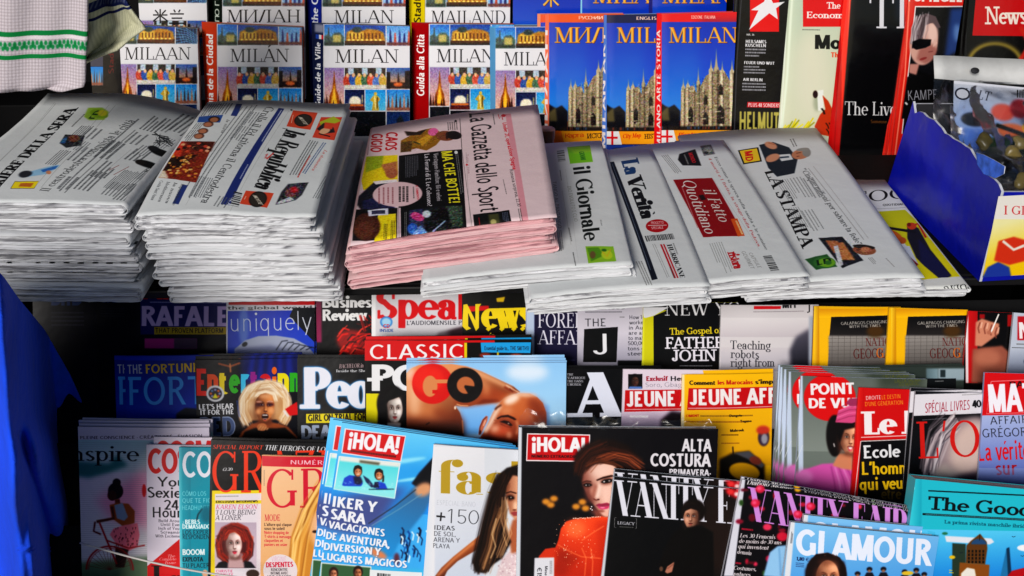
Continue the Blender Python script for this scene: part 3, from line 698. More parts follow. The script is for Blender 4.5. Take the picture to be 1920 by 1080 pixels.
    for k in range(4): A.TX((560 - 24 * k, 130 + 36 * k), (-22, 34), (64, 8), 5, '#5c5f64', .4)
    A.TX((330, 440), (-52, 84), (70, 10), 7, '#5c5f64', .4); A.TX((420, 520), (-30, 40), (60, 8), 4, '#63666a', .4); A.TX((905, 420), (-60, 92), (40, 6), 4, '#63666a', .4); A.TX((960, 300), (-40, 66), (30, 4), 3, '#63666a', .4)
    A.L([(740, 120), (470, 580)], 1, '#999'); A.L([(585, 98), (268, 558)], 1, '#999')
    A.E(752, 114, 5, 4, '#222')
stack((249, 402), (592, 402), (376, 190), .110, -.001, 13, 'white', p_repubblica, 'folded newspaper with red photo and blue stripe on top of the tallest stack', '{} folded newspaper from the top of the tall white stack beside the pink papers', 'newspapers in the tall stack', ['L', 'L', 'R', 'L'], seed=5, wobf=lambda x, y: .003 * math.sin(x * 5) - .012 * max(0, x - .7) * y * 0 + .003 * math.sin(y * 4), droop=.003, jit=.004, spread=.0016)

def p_gazzetta(A):
    A.view(620, 180, 2.572)
    A.T('La Gazzetta dello Sport', 672, 100, 728, 582, 1, '#17131a', 'm', up=(100, -12))
    A.T('CAOS', 272, 182, 268, 278, 1, '#b01f2c', 'k', up=(58, 4)); A.T('GIGIO', 202, 186, 196, 282, 1, '#b01f2c', 'k', up=(56, 4)); A.TX((180, 205), (-8, 90), (16, 2), 2, '#7a5058')
    # the young man in a mustard coat lying along the top
    A.P([(345, 230), (395, 205), (430, 185), (490, 172), (540, 195), (545, 225), (515, 262), (470, 288), (420, 275), (345, 292)], '#8a6420', 2); A.P([(345, 240), (400, 235), (395, 290), (345, 292)], '#5a4220', 2)
    A.P([(360, 182), (420, 190), (470, 176), (440, 205), (375, 208)], '#2e2018', 3); A.P([(420, 240), (470, 205), (500, 215), (450, 265)], '#c09032', 3); A.E(500, 192, 25, 20, '#d86a9a', 2, -10)
    A.E(560, 215, 48, 26, '#7a4a34', 2, 6); A.E(600, 212, 38, 22, '#1c1414', 2, 8); A.E(568, 214, 20, 6, '#2a1614', 2, 90); A.L([(405, 240), (440, 255)], 5, '#2a3a20', 1); A.NZ([(345, 230), (430, 185), (640, 190), (545, 225), (420, 290), (345, 292)], .07)
    A.L([(628, 125), (640, 285)], 2.5, '#222'); A.TX((565, 145), (4, 42), (52, -4), 5, '#444'); A.E(608, 138, 6, 6, '#222')
    # left: footballers in yellow
    A.P([(178, 304), (330, 304), (332, 435), (165, 470), (150, 400)], '#d9bf25'); A.P([(178, 304), (262, 304), (255, 360), (175, 385)], '#93a12c', 3); A.P([(250, 350), (328, 335), (330, 400), (280, 410)], '#a8704c', 3); A.E(302, 395, 28, 26, '#9a6048', 3)
    A.P([(140, 500), (220, 430), (330, 440), (330, 520), (160, 570), (135, 540)], '#20202a', 3); A.P([(210, 430), (330, 425), (330, 440), (225, 445)], '#e0d4d8', 1); A.P([(160, 520), (245, 500), (320, 560), (318, 590), (165, 580)], '#26284a', 3)
    A.P([(120, 560), (330, 560), (325, 705), (110, 700)], '#151418', 2); A.P([(235, 590), (322, 585), (322, 712), (215, 705)], '#d6c02a', 1); A.E(178, 640, 68, 62, '#4a2a20', 4); A.E(170, 655, 45, 40, '#5e382a', 6); A.P([(185, 565), (285, 560), (285, 590), (190, 592)], '#c8c8dc', 1); A.R(205, 568, 270, 585, '#3a3a50'); A.NZ([(178, 304), (330, 304), (330, 700), (110, 700)], .05)
    A.TX((296, 615), (-4, 90), (22, 2), 3, '#2a2a20'); A.TX((262, 628), (-4, 70), (20, 2), 3, '#2a2a20')
    A.P([(336, 308), (640, 284), (662, 668), (334, 712)], '#101014'); A.R(336, 560, 345, 712, '#c8b0b8'); 
    A.T('MA CHE BOTTE!', 540, 296, 580, 542, 1, '#e3d63a', 'b', up=(52, -4)); A.T('Verstappen-Hamilton: fili e veleni', 503, 304, 520, 532, 1, '#d8d0d8', 's', up=(24, -2)); A.T('La Ferrari di E Le Colosseo?', 460, 306, 474, 556, 1, '#d8d0d8', 'm', up=(24, -2)); A.TX((605, 300), (28, 205), (18, -2), 2, '#888'); A.TX((365, 315), (2, 105), (66, -4), 8, '#6a6a72'); A.E(612, 300, 8, 8, '#ddd')
    A.E(330, 496, 120, 58, '#cfb0b6', 1); A.T('IL COMMENTO', 418, 460, 424, 525, 1, '#b02030', 'b', up=(11, 0)); A.TX((400, 464), (2, 55), (14, 0), 1, '#555')
    for k in range(3): A.TX((334 + 18 * k, 460), (0, 75), (15, 0), 1, '#222', .75)
    for k in range(4): A.TX((232 + 22 * k, 462), (0, 78), (18, 0), 1, '#8a5a60')
    A.P([(385, 575), (458, 565), (460, 690), (382, 700)], '#3a3a5a', 3); A.P([(455, 562), (560, 555), (565, 680), (458, 690)], '#181a20', 3); A.P([(560, 556), (640, 552), (645, 640), (590, 650)], '#3c4a40', 4); A.E(425, 602, 34, 18, '#b84a80', 4, 15); A.E(400, 655, 25, 24, '#3a66b8', 4); A.E(470, 590, 20, 16, '#c8d0dc', 3); A.L([(470, 690), (560, 620)], 6, '#9ab0cc', 1.5); A.P([(390, 690), (440, 640), (480, 680), (440, 700)], '#7090c8', 3); A.E(545, 590, 30, 25, '#0c0c10', 4); A.NZ([(385, 575), (640, 552), (645, 650), (382, 700)], .1); A.TX((362, 580), (-2, 110), (14, -1), 2, '#888')
    # right column
    A.P([(846, 98), (930, 640), (962, 634), (872, 96)], '#d0929c'); A.T('Under 21, operazione Spagna', 832, 146, 884, 380, 1, '#c01c30', 'b', up=(20, -2)); A.T('Romania sorpresa, 22.30', 868, 380, 906, 550, 1, '#1c181c', 's', up=(17, -2)); A.TX((905, 560), (14, 75), (18, -2), 2, '#444')
    A.L([(812, 102), (818, 125), (828, 105), (834, 130)], 4, '#b02030'); A.E(838, 108, 10, 8, '#b83040', 1); A.TX((782, 100), (10, 64), (10, -1), 1, '#444'); A.T('Tutto il rosa', 660, 310, 670, 405, 1, '#8a6a70', 's', up=(11, -1)); A.E(664, 362, 5, 5, '#c02030')
    A.TX((834, 430), (30, 128), (8, -1), 1, '#555')
    A.P([(692, 592), (866, 568), (882, 652), (700, 666)], '#15161a'); A.P([(765, 590), (815, 584), (825, 650), (775, 655)], '#4a4a30', 4); A.TX((830, 580), (8, 66), (30, -3), 4, '#6a7088'); A.E(790, 622, 14, 12, '#9a9468', 3); A.L([(720, 605), (726, 650)], 5, '#7a1c24')
    A.L([(640, 285), (690, 668)], 2, '#555'); A.L([(660, 300), (680, 660)], 1, '#777')
stack((650, 462), (1038, 432), (692, 247), .062, .006, 7, 'pink', p_gazzetta, 'pink sports newspaper on top of the pink stack', '{} pink folded newspaper from the top of the pink stack', 'pink newspapers', ['L', 'L', 'R'], roll=R(7.5), W=.236, seed=8, dmul=1.04, bgc='#dcc2c7', wobf=lambda x, y: .004 * math.sin(x * 3) + .003 * math.sin(y * 3.5), droop=.001, jit=.005)

def p_giornale(A):
    A.view(1020, 230, 2.92)
    A.T('il Giornale', 160, 268, 222, 672, 1, '#1c2220', 'n', up=(92, -14)); A.T('60 anni', 308, 552, 314, 582, 1, '#444', 's', up=(9, -1))
    A.P([(128, 152), (252, 136), (270, 232), (145, 248)], '#7ab62e'); A.P([(132, 156), (250, 141), (256, 175), (170, 190)], '#a4cc3c', 6); A.P([(140, 160), (246, 146), (262, 225), (152, 240)], '#72b02a', 4, .5); A.T('GIOVANI', 192, 176, 204, 224, 1, '#2a6a26', 'k', up=(28, -3)); A.L([(140, 250), (270, 233)], 3, '#c8ccb8')
    A.P([(228, 696), (380, 688), (396, 766), (244, 786)], '#86b038'); A.P([(236, 704), (300, 699), (330, 740), (260, 776)], '#5a8a2a', 3); A.E(268, 740, 16, 20, '#6a5a3a', 2); A.E(345, 735, 30, 24, '#b0c43c', 3); A.L([(320, 720), (345, 745), (365, 705)], 5, '#c8a030', 1); A.E(330, 712, 14, 8, '#3a6a2a', 2)
    A.BAR((72, 175), (8, 62), (40, -6), 12, '#3a3a36'); A.TX((85, 285), (8, 60), (10, -1), 1, '#666'); A.T('DIO EVOLUTO E CLIO', 130, 376, 168, 566, 1, '#8a8e84', 's', up=(20, -2)); A.T('TANGO AL PANTANGO', 50, 352, 80, 606, 1, '#6a6e68', 's', up=(19, -2)); A.L([(102, 400), (150, 690)], 1.5, '#999'); A.L([(120, 280), (190, 780)], 1, '#aaa')
    A.TX((132, 600), (18, 85), (12, -1), 1, '#666'); A.TX((155, 730), (14, 70), (12, -1), 1, '#444'); A.TX((60, 620), (14, 110), (40, -5), 4, '#777')
def p_verita(A):
    A.view(1020, 230, 2.92)
    A.T('La', 420, 224, 448, 312, 1, '#24466e', 'N', up=(92, -18)); A.T('Verità', 446, 320, 536, 558, 1, '#15181c', 'N', up=(84, -16))
    A.P([(358, 240), (384, 236), (624, 878), (592, 886)], '#1c2230'); A.TX((368, 250), (220, 610), (12, -2), 1, '#76808e', .4, .7)
    A.E(620, 591, 62, 36, '#a01824', .8, -8); A.L([(570, 592), (672, 584)], 3, '#e8d0d0'); A.T('PROGETTO', 588, 584, 656, 577, 14, '#e8c8c8', 'b'); A.T('SPECIALE', 590, 612, 654, 604, 14, '#e8c8c8', 'b')
    A.BAR((552, 650), (152, -22), (12, 30), 26, '#1c1c1e'); A.T('HURRICANE', 672, 690, 748, 866, 1, '#15171a', 'D', up=(26, -5)); A.P([(636, 692), (646, 690), (724, 868), (714, 870)], '#a82430'); A.P([(652, 690), (660, 688), (738, 866), (730, 868)], '#a82430'); A.TX((590, 694), (84, 182), (22, -4), 2, '#888', .3); A.TX((700, 682), (24, 60), (16, -3), 1, '#777'); A.TX((684, 812), (24, 58), (14, -2), 1, '#444')
    A.L([(560, 600), (640, 560)], 0.1, '#999'); A.TX((500, 790), (60, 130), (40, -6), 3, '#777')
def p_fatto(A):
    A.view(1020, 230, 2.92)
    A.P([(708, 342), (920, 330), (1098, 646), (872, 656)], '#8a1620'); A.P([(712, 345), (918, 334), (1092, 642), (878, 652)], '#7a121c', 8, .5); A.P([(1022, 556), (1058, 552), (1098, 646), (1060, 650)], '#c05a28')
    A.T('il Fatto', 868, 396, 962, 576, 1, '#d8d0cc', 'i', up=(62, -10)); A.T('Quotidiano', 756, 352, 884, 640, 1, '#e0dad6', 'i', up=(66, -8)); A.P([(846, 430), (872, 425), (888, 452), (862, 458)], '#2a1418', 3); A.TX((748, 380), (88, 230), (12, -2), 1, '#b08080'); A.TX((1040, 566), (36, 76), (22, -2), 1, '#f0d0a0')
    A.P([(742, 196), (828, 166), (862, 262), (760, 262), (734, 230)], '#1c1a1c', 1); A.T('MONDO', 790, 190, 812, 246, 1, '#c02a34', 'b', up=(22, -3)); A.TX((760, 200), (22, 56), (18, -2), 1, '#888'); A.P([(855, 146), (914, 134), (938, 190), (876, 204)], '#6a6c6a', 1); A.E(898, 166, 22, 18, '#a0a29c', 3); A.E(890, 184, 10, 8, '#303230', 2); A.NZ([(855, 146), (914, 134), (938, 190), (876, 204)], .1)
    for k, (s_, c) in enumerate((('Ecco come si spreca nella sanità e le nomine', '#3a3c40'), ('4 morti e 1 ferito, la strage della Padova', '#a83034'))):
        A.T(s_, 932 - 34 * k, 208 + 8 * k, 1212 - 40 * k, 716 - 14 * k, 1, c, 'r', up=(15, -3))
    A.TX((640, 205), (80, 105), (40, -6), 4, '#777'); A.L([(920, 330), (1180, 720)], 1, '#999')
    A.T('ristora', 1002, 735, 1040, 824, 1, '#a8222c', 'N', up=(56, -8)); A.T('CAPSULE', 1118, 738, 1172, 816, 1, '#777', 's', up=(20, -3)); A.T('GOURMET', 1078, 730, 1130, 820, 1, '#777', 's', up=(22, -3)); A.BAR((1198, 752), (44, 78), (46, -8), 14, '#2a2a2c'); A.TX((900, 690), (70, 165), (76, -10), 6, '#8a8c8c', .35)
def p_stampa(A):
    A.view(1440, 150, 2.454)
    A.T('LA STAMPA', -20, 444, 158, 802, 1, '#14161a', 'R', up=(60, -12))
    A.view(1020, 230, 2.92); A.P([(1060, 176), (1172, 160), (1192, 242), (1090, 256)], '#20201c'); A.P([(1070, 180), (1164, 167), (1182, 236), (1096, 248)], '#e0b83a'); A.T('MD', 1096, 184, 1104, 240, 1, '#c02828', 'k', up=(42, -5)); A.view(1440, 150, 2.454)
    # man in a dark suit clapping
    A.P([(-42, 320), (20, 305), (95, 330), (135, 385), (120, 455), (40, 472), (0, 430)], '#232c38', 2); A.P([(40, 368), (100, 362), (115, 388), (60, 398)], '#d0d4d8', 1); A.L([(20, 385), (95, 376)], 8, '#3a4858', 1); A.E(148, 362, 42, 24, '#b07c64', 2, -12); A.E(176, 352, 20, 22, '#8a8886', 2); A.E(158, 338, 30, 8, '#8e8c88', 2, -10); A.L([(128, 358), (150, 353)], 3, '#4a342c', 1); A.L([(130, 374), (142, 371)], 3, '#5a3028', 1)
    A.E(12, 322, 30, 16, '#c08c74', 3, 20); A.E(20, 382, 34, 18, '#c08c74', 3, -20); A.L([(0, 310), (32, 318)], 5, '#a87058', 1)
    A.T('"Cinque milioni per salvare la fede"', 146, 434, 408, 780, 1, '#2a2c30', 'r', up=(26, -6)); A.TX((175, 430), (270, 345), (16, -4), 1, '#999', .3); A.TX((200, 420), (265, 345), (14, -3), 1, '#aaa', .3)
    for (x, y, n) in ((30, 490, 6), (80, 620, 6), (145, 630, 4), (92, 480, 4), (150, 480, 3)): A.TX((x, y), (60, 95), (60, -10), n, '#7a7c7e', .35)
    A.L([(70, 300), (160, 272), (200, 330)], 1, '#bbb'); A.TX((95, 290), (18, 38), (24, -5), 2, '#666')
    A.P([(230, 752), (340, 745), (438, 850), (340, 886)], '#23262e', 2); A.P([(300, 775), (345, 770), (400, 850), (330, 850)], '#b07850', 3); A.P([(262, 762), (320, 765), (340, 820), (300, 818)], '#a87050', 3); A.P([(300, 790), (320, 785), (345, 870), (325, 880)], '#c8ccd4', 2); A.E(442, 803, 54, 22, '#8a5a44', 2, 3); A.E(440, 788, 52, 10, '#2a2422', 2, 4); A.E(448, 800, 26, 12, '#b47c60', 4); A.L([(405, 804), (424, 800)], 3, '#301c18', 1); A.NZ([(230, 752), (340, 745), (495, 800), (340, 886)], .06)
    A.P([(168, 846), (270, 824), (318, 880), (220, 894)], '#2f5a34', 1); A.E(258, 862, 52, 26, '#3a6a38', 2); A.E(268, 862, 40, 20, '#6f9c34', 2); A.T('LD', 226, 876, 292, 862, 24, '#16301c', 'k'); A.E(276, 862, 16, 10, '#3a6a30', 2)
    A.TX((455, 838), (28, 28), (24, -4), 3, '#777'); A.TX((535, 838), (40, 38), (14, -2), 1, '#999')
def p_foglio(A):
    A.view(1440, 150, 2.454)
    A.T('FOGLIO', 396, 570, 860, 515, 52, '#15161a', 'r'); A.TX((400, 588), (100, -6), (0, 6), 1, '#7a94b0'); A.T('QUOTIDIANO', 528, 580, 640, 574, 10, '#333', 'b'); A.L([(385, 600), (650, 585)], 1.5, '#888')
    A.G([(380, 616), (630, 596), (960, 920), (560, 920)], '#aeb02a', '#d8cc24', (400, 620), (880, 900)); A.P([(380, 616), (470, 610), (500, 680), (430, 690)], '#7d8a26', 10, .7)
    # a cartoon man in a dark suit with an outstretched arm
    A.P([(640, 660), (690, 680), (745, 780), (840, 900), (800, 925), (720, 860), (680, 820), (640, 730)], '#222230', 1); A.P([(690, 730), (780, 830), (840, 905), (795, 925), (700, 840)], '#22244a', 3); A.L([(470, 668), (540, 680), (610, 690), (680, 700)], 12, '#1c1c26', 1); A.E(472, 668, 20, 12, '#6a3a20', 1); A.E(455, 660, 8, 8, '#c8703a', 1)
    A.P([(520, 700), (560, 692), (600, 715), (640, 770), (650, 830), (610, 800), (560, 770)], '#d2d6dc', 1); A.E(575, 722, 50, 26, '#b8642e', 1.5, 28); A.E(548, 715, 30, 22, '#dde0e4', 1, 25); A.E(615, 740, 20, 16, '#a85a2c', 2); A.P([(590, 770), (650, 765), (690, 850), (640, 830)], '#c8d0e0', 1); A.L([(575, 740), (610, 752)], 4, '#3a1c10', 1); A.P([(620, 790), (690, 850), (660, 880), (610, 830)], '#7a2030', 2)
    A.L([(655, 672), (690, 660), (725, 725)], 9, '#a02030', 1); A.E(660, 672, 22, 16, '#b0482e', 1.5); A.E(648, 665, 9, 9, '#702018', 1); A.L([(640, 700), (600, 690), (560, 685)], 4, '#26140e', 1)
    A.P([(560, 935), (890, 905), (960, 980), (560, 1010)], '#d6d8d6'); A.T('FOGLIO VOLANTE', 975, 930, 560, 988, 40, '#1a1c1e', 'r', up=(-6, 46))
WB = lambda x, y: .004 * math.sin(x * 3.1) + .003 * math.sin(y * 3)
stack((1700, 560), (1822, 540), None, .012, .0, 2, 'white', p_foglio, 'yellow cartoon newspaper lying flat beside the blue box', '{} newspaper from the top under the yellow cartoon paper', 'newspapers in the fan on the counter', ['R'], seed=21, W=.2, br=(1662, 335), wobf=lambda x, y: .002 * math.sin(x * 5) * y, jit=.003)
stack((1500, 560), (1737, 522), None, .030, .0135, 3, 'white', p_stampa, 'newspaper with two men in suits on top of the rightmost fanned pile', '{} newspaper from the top of the pile under the two men in suits', 'newspapers in the fan on the counter', ['L', 'R'], seed=22, W=.205, br=(1532, 241), roll=R(2.5), wobf=WB, jit=.004)
stack((1400, 560), (1522, 520), None, .038, .0190, 3, 'white', p_fatto, 'newspaper with a dark red masthead block on the fanned pile', '{} newspaper from the top of the pile under the dark red masthead', 'newspapers in the fan on the counter', ['L'], seed=23, W=.17, br=(1358, 263), roll=R(3.5), wobf=WB, jit=.004)
stack((1200, 560), (1336, 537), None, .036, .014, 4, 'white', p_verita, 'newspaper with a round red stamp and dark stripe on the fanned pile', '{} newspaper from the top of the pile under the round red stamp', 'newspapers in the fan on the counter', ['R', 'L'], seed=24, W=.2, br=(1226, 281), roll=R(3), wobf=WB, jit=.005)
stack((1000, 560), (1190, 498), None, .050, .030, 4, 'white', p_giornale, 'newspaper with two green adverts beside the pink stack', '{} newspaper from the top of the pile under the two green adverts', 'newspapers in the fan on the counter', ['R'], seed=25, W=.235, br=(1130, 265), roll=R(5), wobf=WB, jit=.005)
# ================================================================== the travel guides behind the newspapers
def thumb(A, kind, x0, y0, x1, y1):
    w, h = x1 - x0, y1 - y0; q = [(x0, y0), (x1, y0), (x1, y1), (x0, y1)]; X = lambda a: x0 + a * w; Y = lambda b: y0 + b * h; rn = A.rng
    if kind == 'tower': A.GR(x0, y0, x1, y1, '#2a6cb8', '#8cc4e0'); A.P([(X(0), Y(1)), (X(0), Y(.55)), (X(.2), Y(.45)), (X(.35), Y(.6)), (X(.5), Y(.4)), (X(.8), Y(.38)), (X(1), Y(.6)), (X(1), Y(1))], '#4a5a54', 1); A.P([(X(.45), Y(.95)), (X(.45), Y(.5)), (X(.85), Y(.5)), (X(.85), Y(.95))], '#b0a468', 1); A.P([(X(.16), Y(.9)), (X(.2), Y(.15)), (X(.25), Y(.15)), (X(.28), Y(.9))], '#3a4a4c', .5); A.R(X(0), Y(.85), X(1), Y(1), '#2c3a34', 1)
    elif kind == 'gallery':
        A.GR(x0, y0, x1, y1, '#1d4a96', '#5a8cc0'); A.P([(X(.02), Y(.8)), (X(.05), Y(.35)), (X(.2), Y(.22)), (X(.45), Y(.28)), (X(.55), Y(.2)), (X(.8), Y(.25)), (X(.95), Y(.38)), (X(1), Y(.8))], '#a8782c', 1); A.R(X(.1), Y(.35), X(.45), Y(.7), '#d8b050', 1); A.E(X(.3), Y(.25), w * .12, h * .14, '#33403e', 1)
        for k in range(9): A.R(X(.12 + k * .09), Y(.42), X(.155 + k * .09), Y(.7), '#5a3410', .4)
        for k in range(8): A.E(X(.1 + k * .11), Y(.74), w * .03, h * .04, '#ffdc80', .6)
        A.GR(x0, Y(.78), x1, y1, '#5a3418', '#14161c')
    elif kind == 'glass':
        A.GR(x0, y0, x1, y1, '#5a90d0', '#a8c4e0')
        for k in range(5): A.P([(X(.1 + k * .2), Y(1)), (X(.14 + k * .2), Y(rn.uniform(.1, .5))), (X(.2 + k * .2), Y(.4)), (X(.24 + k * .2), Y(1))], ['#26346c', '#b05a48', '#3a4c8c'][k % 3], .5)
        A.R(x0, Y(.85), x1, y1, '#6a4040', 1)
    elif kind == 'vault':
        A.R(x0, y0, x1, y1, '#20304c')
        for k in range(7): A.L([(X(0), Y(k / 6)), (X(.5), Y(.2 + k / 9)), (X(1), Y(.6 + k / 12))], 1.1, '#7aa8cc', .3); A.L([(X(k / 6), Y(0)), (X(.2 + k / 8), Y(.6)), (X(.3 + k / 8), Y(1))], .9, '#5a88b0', .3)
    elif kind == 'spire':
        A.GR(x0, y0, x1, y1, '#8a78a4', '#d8a890'); A.P([(X(.5), Y(.05)), (X(.56), Y(.35)), (X(.6), Y(.55)), (X(.72), Y(.7)), (X(.8), Y(1)), (X(.2), Y(1)), (X(.28), Y(.7)), (X(.4), Y(.55)), (X(.45), Y(.35))], '#8a4a14', .7); A.P([(X(.5), Y(.4)), (X(.58), Y(.7)), (X(.66), Y(.95)), (X(.34), Y(.95)), (X(.42), Y(.7))], '#f0b440', 1.2)
        for k in range(6): a = rn.uniform(0, 1); A.P([(X(a - .06), Y(1)), (X(a), Y(rn.uniform(.62, .85))), (X(a + .06), Y(1))], '#3a1c18', .3)
    elif kind == 'supper':
        A.GR(x0, y0, x1, y1, '#3a3430', '#5a4a40')
        for a in (.08, .42, .76): A.R(X(a), Y(0), X(a + .14), Y(.32), '#a8b8c8', .4)
        cs = ['#b04a38', '#3a5a98', '#c8a040', '#4a6a50', '#c05a48', '#5a74b0', '#b89a50']
        for k in range(7): a = .06 + k * .145; A.E(X(a), Y(.62), w * .1, h * .3, cs[k], .8, rn.uniform(-25, 25)); A.E(X(a + rn.uniform(-.02, .02)), Y(.36), w * .038, h * .1, '#d8a888', .5)
        A.R(x0, Y(.82), x1, y1, '#c8c4bc', .6); A.NZ(q, .05)
    elif kind == 'dusk': A.GR(x0, y0, x1, y1, '#3a5c98', '#e89a50'); A.R(x0, Y(.7), x1, y1, '#2a1814', 1); A.P([(X(.45), Y(.75)), (X(.5), Y(.15)), (X(.58), Y(.75))], '#3a2420', .4); A.R(X(0), Y(.2), X(.16), Y(1), '#1c1416', .6); A.R(X(.8), Y(.15), X(1), Y(1), '#20161a', .6); A.E(X(.5), Y(.8), w * .2, h * .1, '#c86a3a', 1)
    elif kind == 'fort': A.GR(x0, y0, x1, y1, '#101c44', '#2a3868'); A.P([(X(.2), Y(.7)), (X(.25), Y(.42)), (X(.4), Y(.32)), (X(.65), Y(.32)), (X(.8), Y(.45)), (X(.82), Y(.7))], '#ece2c8', 1.2); A.R(X(.05), Y(.7), X(.95), Y(.8), '#d8742c', 1); A.R(x0, Y(.82), x1, y1, '#5a1c14', 1); A.R(X(.85), Y(.25), X(.93), Y(.65), '#8a8468', .6)
    elif kind == 'gold': A.GR(x0, y0, x1, y1, '#2a88c8', '#6ab8dc'); A.E(X(.5), Y(.2), w * .08, h * .09, '#c8a84a', .5); A.P([(X(.4), Y(.28)), (X(.6), Y(.28)), (X(.74), Y(.45)), (X(.62), Y(.6)), (X(.68), Y(1)), (X(.32), Y(1)), (X(.38), Y(.6)), (X(.22), Y(.5))], '#b8983c', .8); A.L([(X(.45), Y(.3)), (X(.52), Y(.95))], w * .07, '#e8d890', .8); A.L([(X(.6), Y(.35)), (X(.58), Y(.9))], w * .06, '#5a4818', .8)
    elif kind == 'spires':
        A.GR(x0, y0, x1, y1, '#2a7cc0', '#8ab0c8')
        for k in range(6): a = .08 + k * .17; A.P([(X(a - .06), Y(1)), (X(a - .03), Y(.5)), (X(a), Y(.1 + .15 * (k % 2))), (X(a + .03), Y(.5)), (X(a + .06), Y(1))], ['#5a3a34', '#a87860', '#3a2c30'][k % 3], .4)
        A.R(x0, Y(.85), x1, y1, '#8a5c4c', 1)
    elif kind == 'night': A.GR(x0, y0, x1, y1, '#0c1018', '#14202c'); A.R(X(.1), Y(.5), X(.8), Y(.9), '#181c20', 2)
    elif kind == 'statue': A.GR(x0, y0, x1, y1, '#142c58', '#2a5890'); A.P([(X(.4), Y(1)), (X(.45), Y(.3)), (X(.6), Y(.15)), (X(.75), Y(.35)), (X(.8), Y(1))], '#1a2430', 1); A.R(X(.1), Y(.6), X(.35), Y(1), '#7090b0', 1.5)
def guide(A, x, w, y0, title, h=205, f='g', ins=.1):
    k = w / 160.0; Y = lambda a: y0 + a * k
    A.R(x - 2, y0 - 2, x + w + 4, y0 + 300, '#c6c6ce')
    for kd, a, b, c, d in (('tower', 0, 37, 1, 40), ('gallery', 38.5, 115, 1, 40), ('glass' if w > 150 else 'vault', 117, 160, 1, 40), ('spire', 0, 37, 82, 155), ('supper', 38.5, 115, 82, 121), ('dusk', 117, 160, 82, 121), ('fort', 38.5, 75.5, 123, 162), ('gold', 77, 115, 123, 162), ('spires', 117, 160, 123, 162), ('night', 0, 37, 157, 210), ('night', 38.5, 115, 164, 210), ('statue', 117, 160, 164, 210)):
        thumb(A, kd, x + a * k, Y(c), x + b * k, Y(d))
    for a, b in ((1, 40), (82, 162), (164, 210)): A.NZ([(x, Y(a)), (x + w, Y(a)), (x + w, Y(b)), (x, Y(b))], .07, 2)
    A.R(x - 2, Y(41.5), x + w + 4, Y(80), '#d4d4dc')
    A.T(title, x + w * ins, Y(72.5), x + w * (1 - ins), Y(72.5), 25 * k, '#1a1a20', f)
def gspine(A, x0, x1, y0, c, txt, ya, yb, tc='#f0f0f0', cap=None):
    A.R(x0 - 6, y0 - 20, x1, y0 + 320, c); A.GR(x1 - 3, y0 - 20, x1, y0 + 320, hexc(c) * .75, c, True)
    A.T(txt, x1 - (x1 - x0) * .3, yb, x1 - (x1 - x0) * .3, ya, 1, tc, 'b', up=(-(x1 - x0) * .42, 0))
S3 = lambda x, y, d=0: hit(x, y, SHELF.at(d), SHELF.n)
BASE = 0.0
def guidebook(label, x, w, y0, title, sp=None, d=0, f='g', ins=.1, tr=None, extra=None, base=0, hh=.206, paint=None):
    def p(A):
        if sp: gspine(A, sp[0], x, y0, *sp[1:])
        guide(A, x, w, y0, title, f=f, ins=ins)
        if extra: extra(A)
    spw = (float(np.linalg.norm(S3(x, y0 + 40, d) - S3(sp[0], y0 + 40, d)))) if sp else 0
    # the book stands on the counter (or the step): its height follows
    return leaflet('travel_guide', label, 'book', SHELF, d, (x, y0), (x + w, y0), (x, y0 + 100), hh, .014, paint or p, '#c6c6ce', 'city guides in the front row' if base == 0 else 'city guides in the back row', spine=spw, spcol=sp[1] if sp else '#26262c', rough=.2, spec=.35, bow=.0004, bottom=(-base if base else .0765) , seed=label)
def flags(A):
    A.R(876, 48, 929, 330, '#5a88ac'); A.GR(876, 48, 886, 330, '#c8d8e4', '#7aa0bc', True); A.GR(870, 44, 935, 52, '#3a8ac4', '#5a98c4')
    fl = [('#1a8a48', '#eee', '#c8202c', 'v'), ('#203a80', '#e8e8ee', '#c02030', 'x'), ('#203a90', '#eee', '#c8202c', 'v'), ('#d8b020', '#e0c040', '#c8982c', 'h'), ('#181818', '#c02020', '#e0b820', 'h'), ('#1a8a40', '#e8d030', '#203a80', 'o'), ('#c02030', '#eee', '#2a4a98', 'h'), ('#c02030', '#eee', '#b02030', 'h')]
    for k, (a, b, c, t) in enumerate(fl):
        y = 62 + k * 22; x = 902
        if t == 'v': A.R(x, y, x + 5, y + 14, a); A.R(x + 5, y, x + 9, y + 14, b); A.R(x + 9, y, x + 14, y + 14, c)
        elif t == 'h': A.R(x, y, x + 14, y + 5, a); A.R(x, y + 5, x + 14, y + 9, b); A.R(x, y + 9, x + 14, y + 14, c)
        elif t == 'x': A.R(x, y, x + 14, y + 14, a); A.L([(x, y), (x + 14, y + 14)], 3, b); A.L([(x + 14, y), (x, y + 14)], 3, b); A.R(x + 5, y, x + 9, y + 14, c); A.R(x, y + 5, x + 14, y + 9, c)
        else: A.R(x, y, x + 14, y + 14, a); A.P([(x + 1, y + 7), (x + 7, y + 1), (x + 13, y + 7), (x + 7, y + 13)], b); A.E(x + 7, y + 7, 3, 3, c)
        A.R(x - 3, y + 16.5, x + 17, y + 18.5, '#2c4c68', .3, .8)
guidebook('dark travel guide half hidden behind the hanging towels', 165, 56, 45, 'STADT', None, ins=-.3, d=-.004, paint=lambda A: (A.R(100, 0, 300, 400, '#101016'), A.R(165, 106, 193, 124, '#4a4a58'), thumb(A, 'spires', 165, 125, 193, 160), thumb(A, 'night', 165, 160, 193, 240), A.T('Stad', 213, 138, 213, 100, 1, '#5a1c20', 'b', up=(-10, 0))))
guidebook('travel guide with white band reading MILAAN', 222, 147, 45, 'MILAAN', ins=.08)
guidebook('travel guide reading MILÁN with orange spine', 408, 157, 45, 'MILÁN', (372, '#b8462a', 'Guía de la Ciudad', 66, 216), ins=.15)
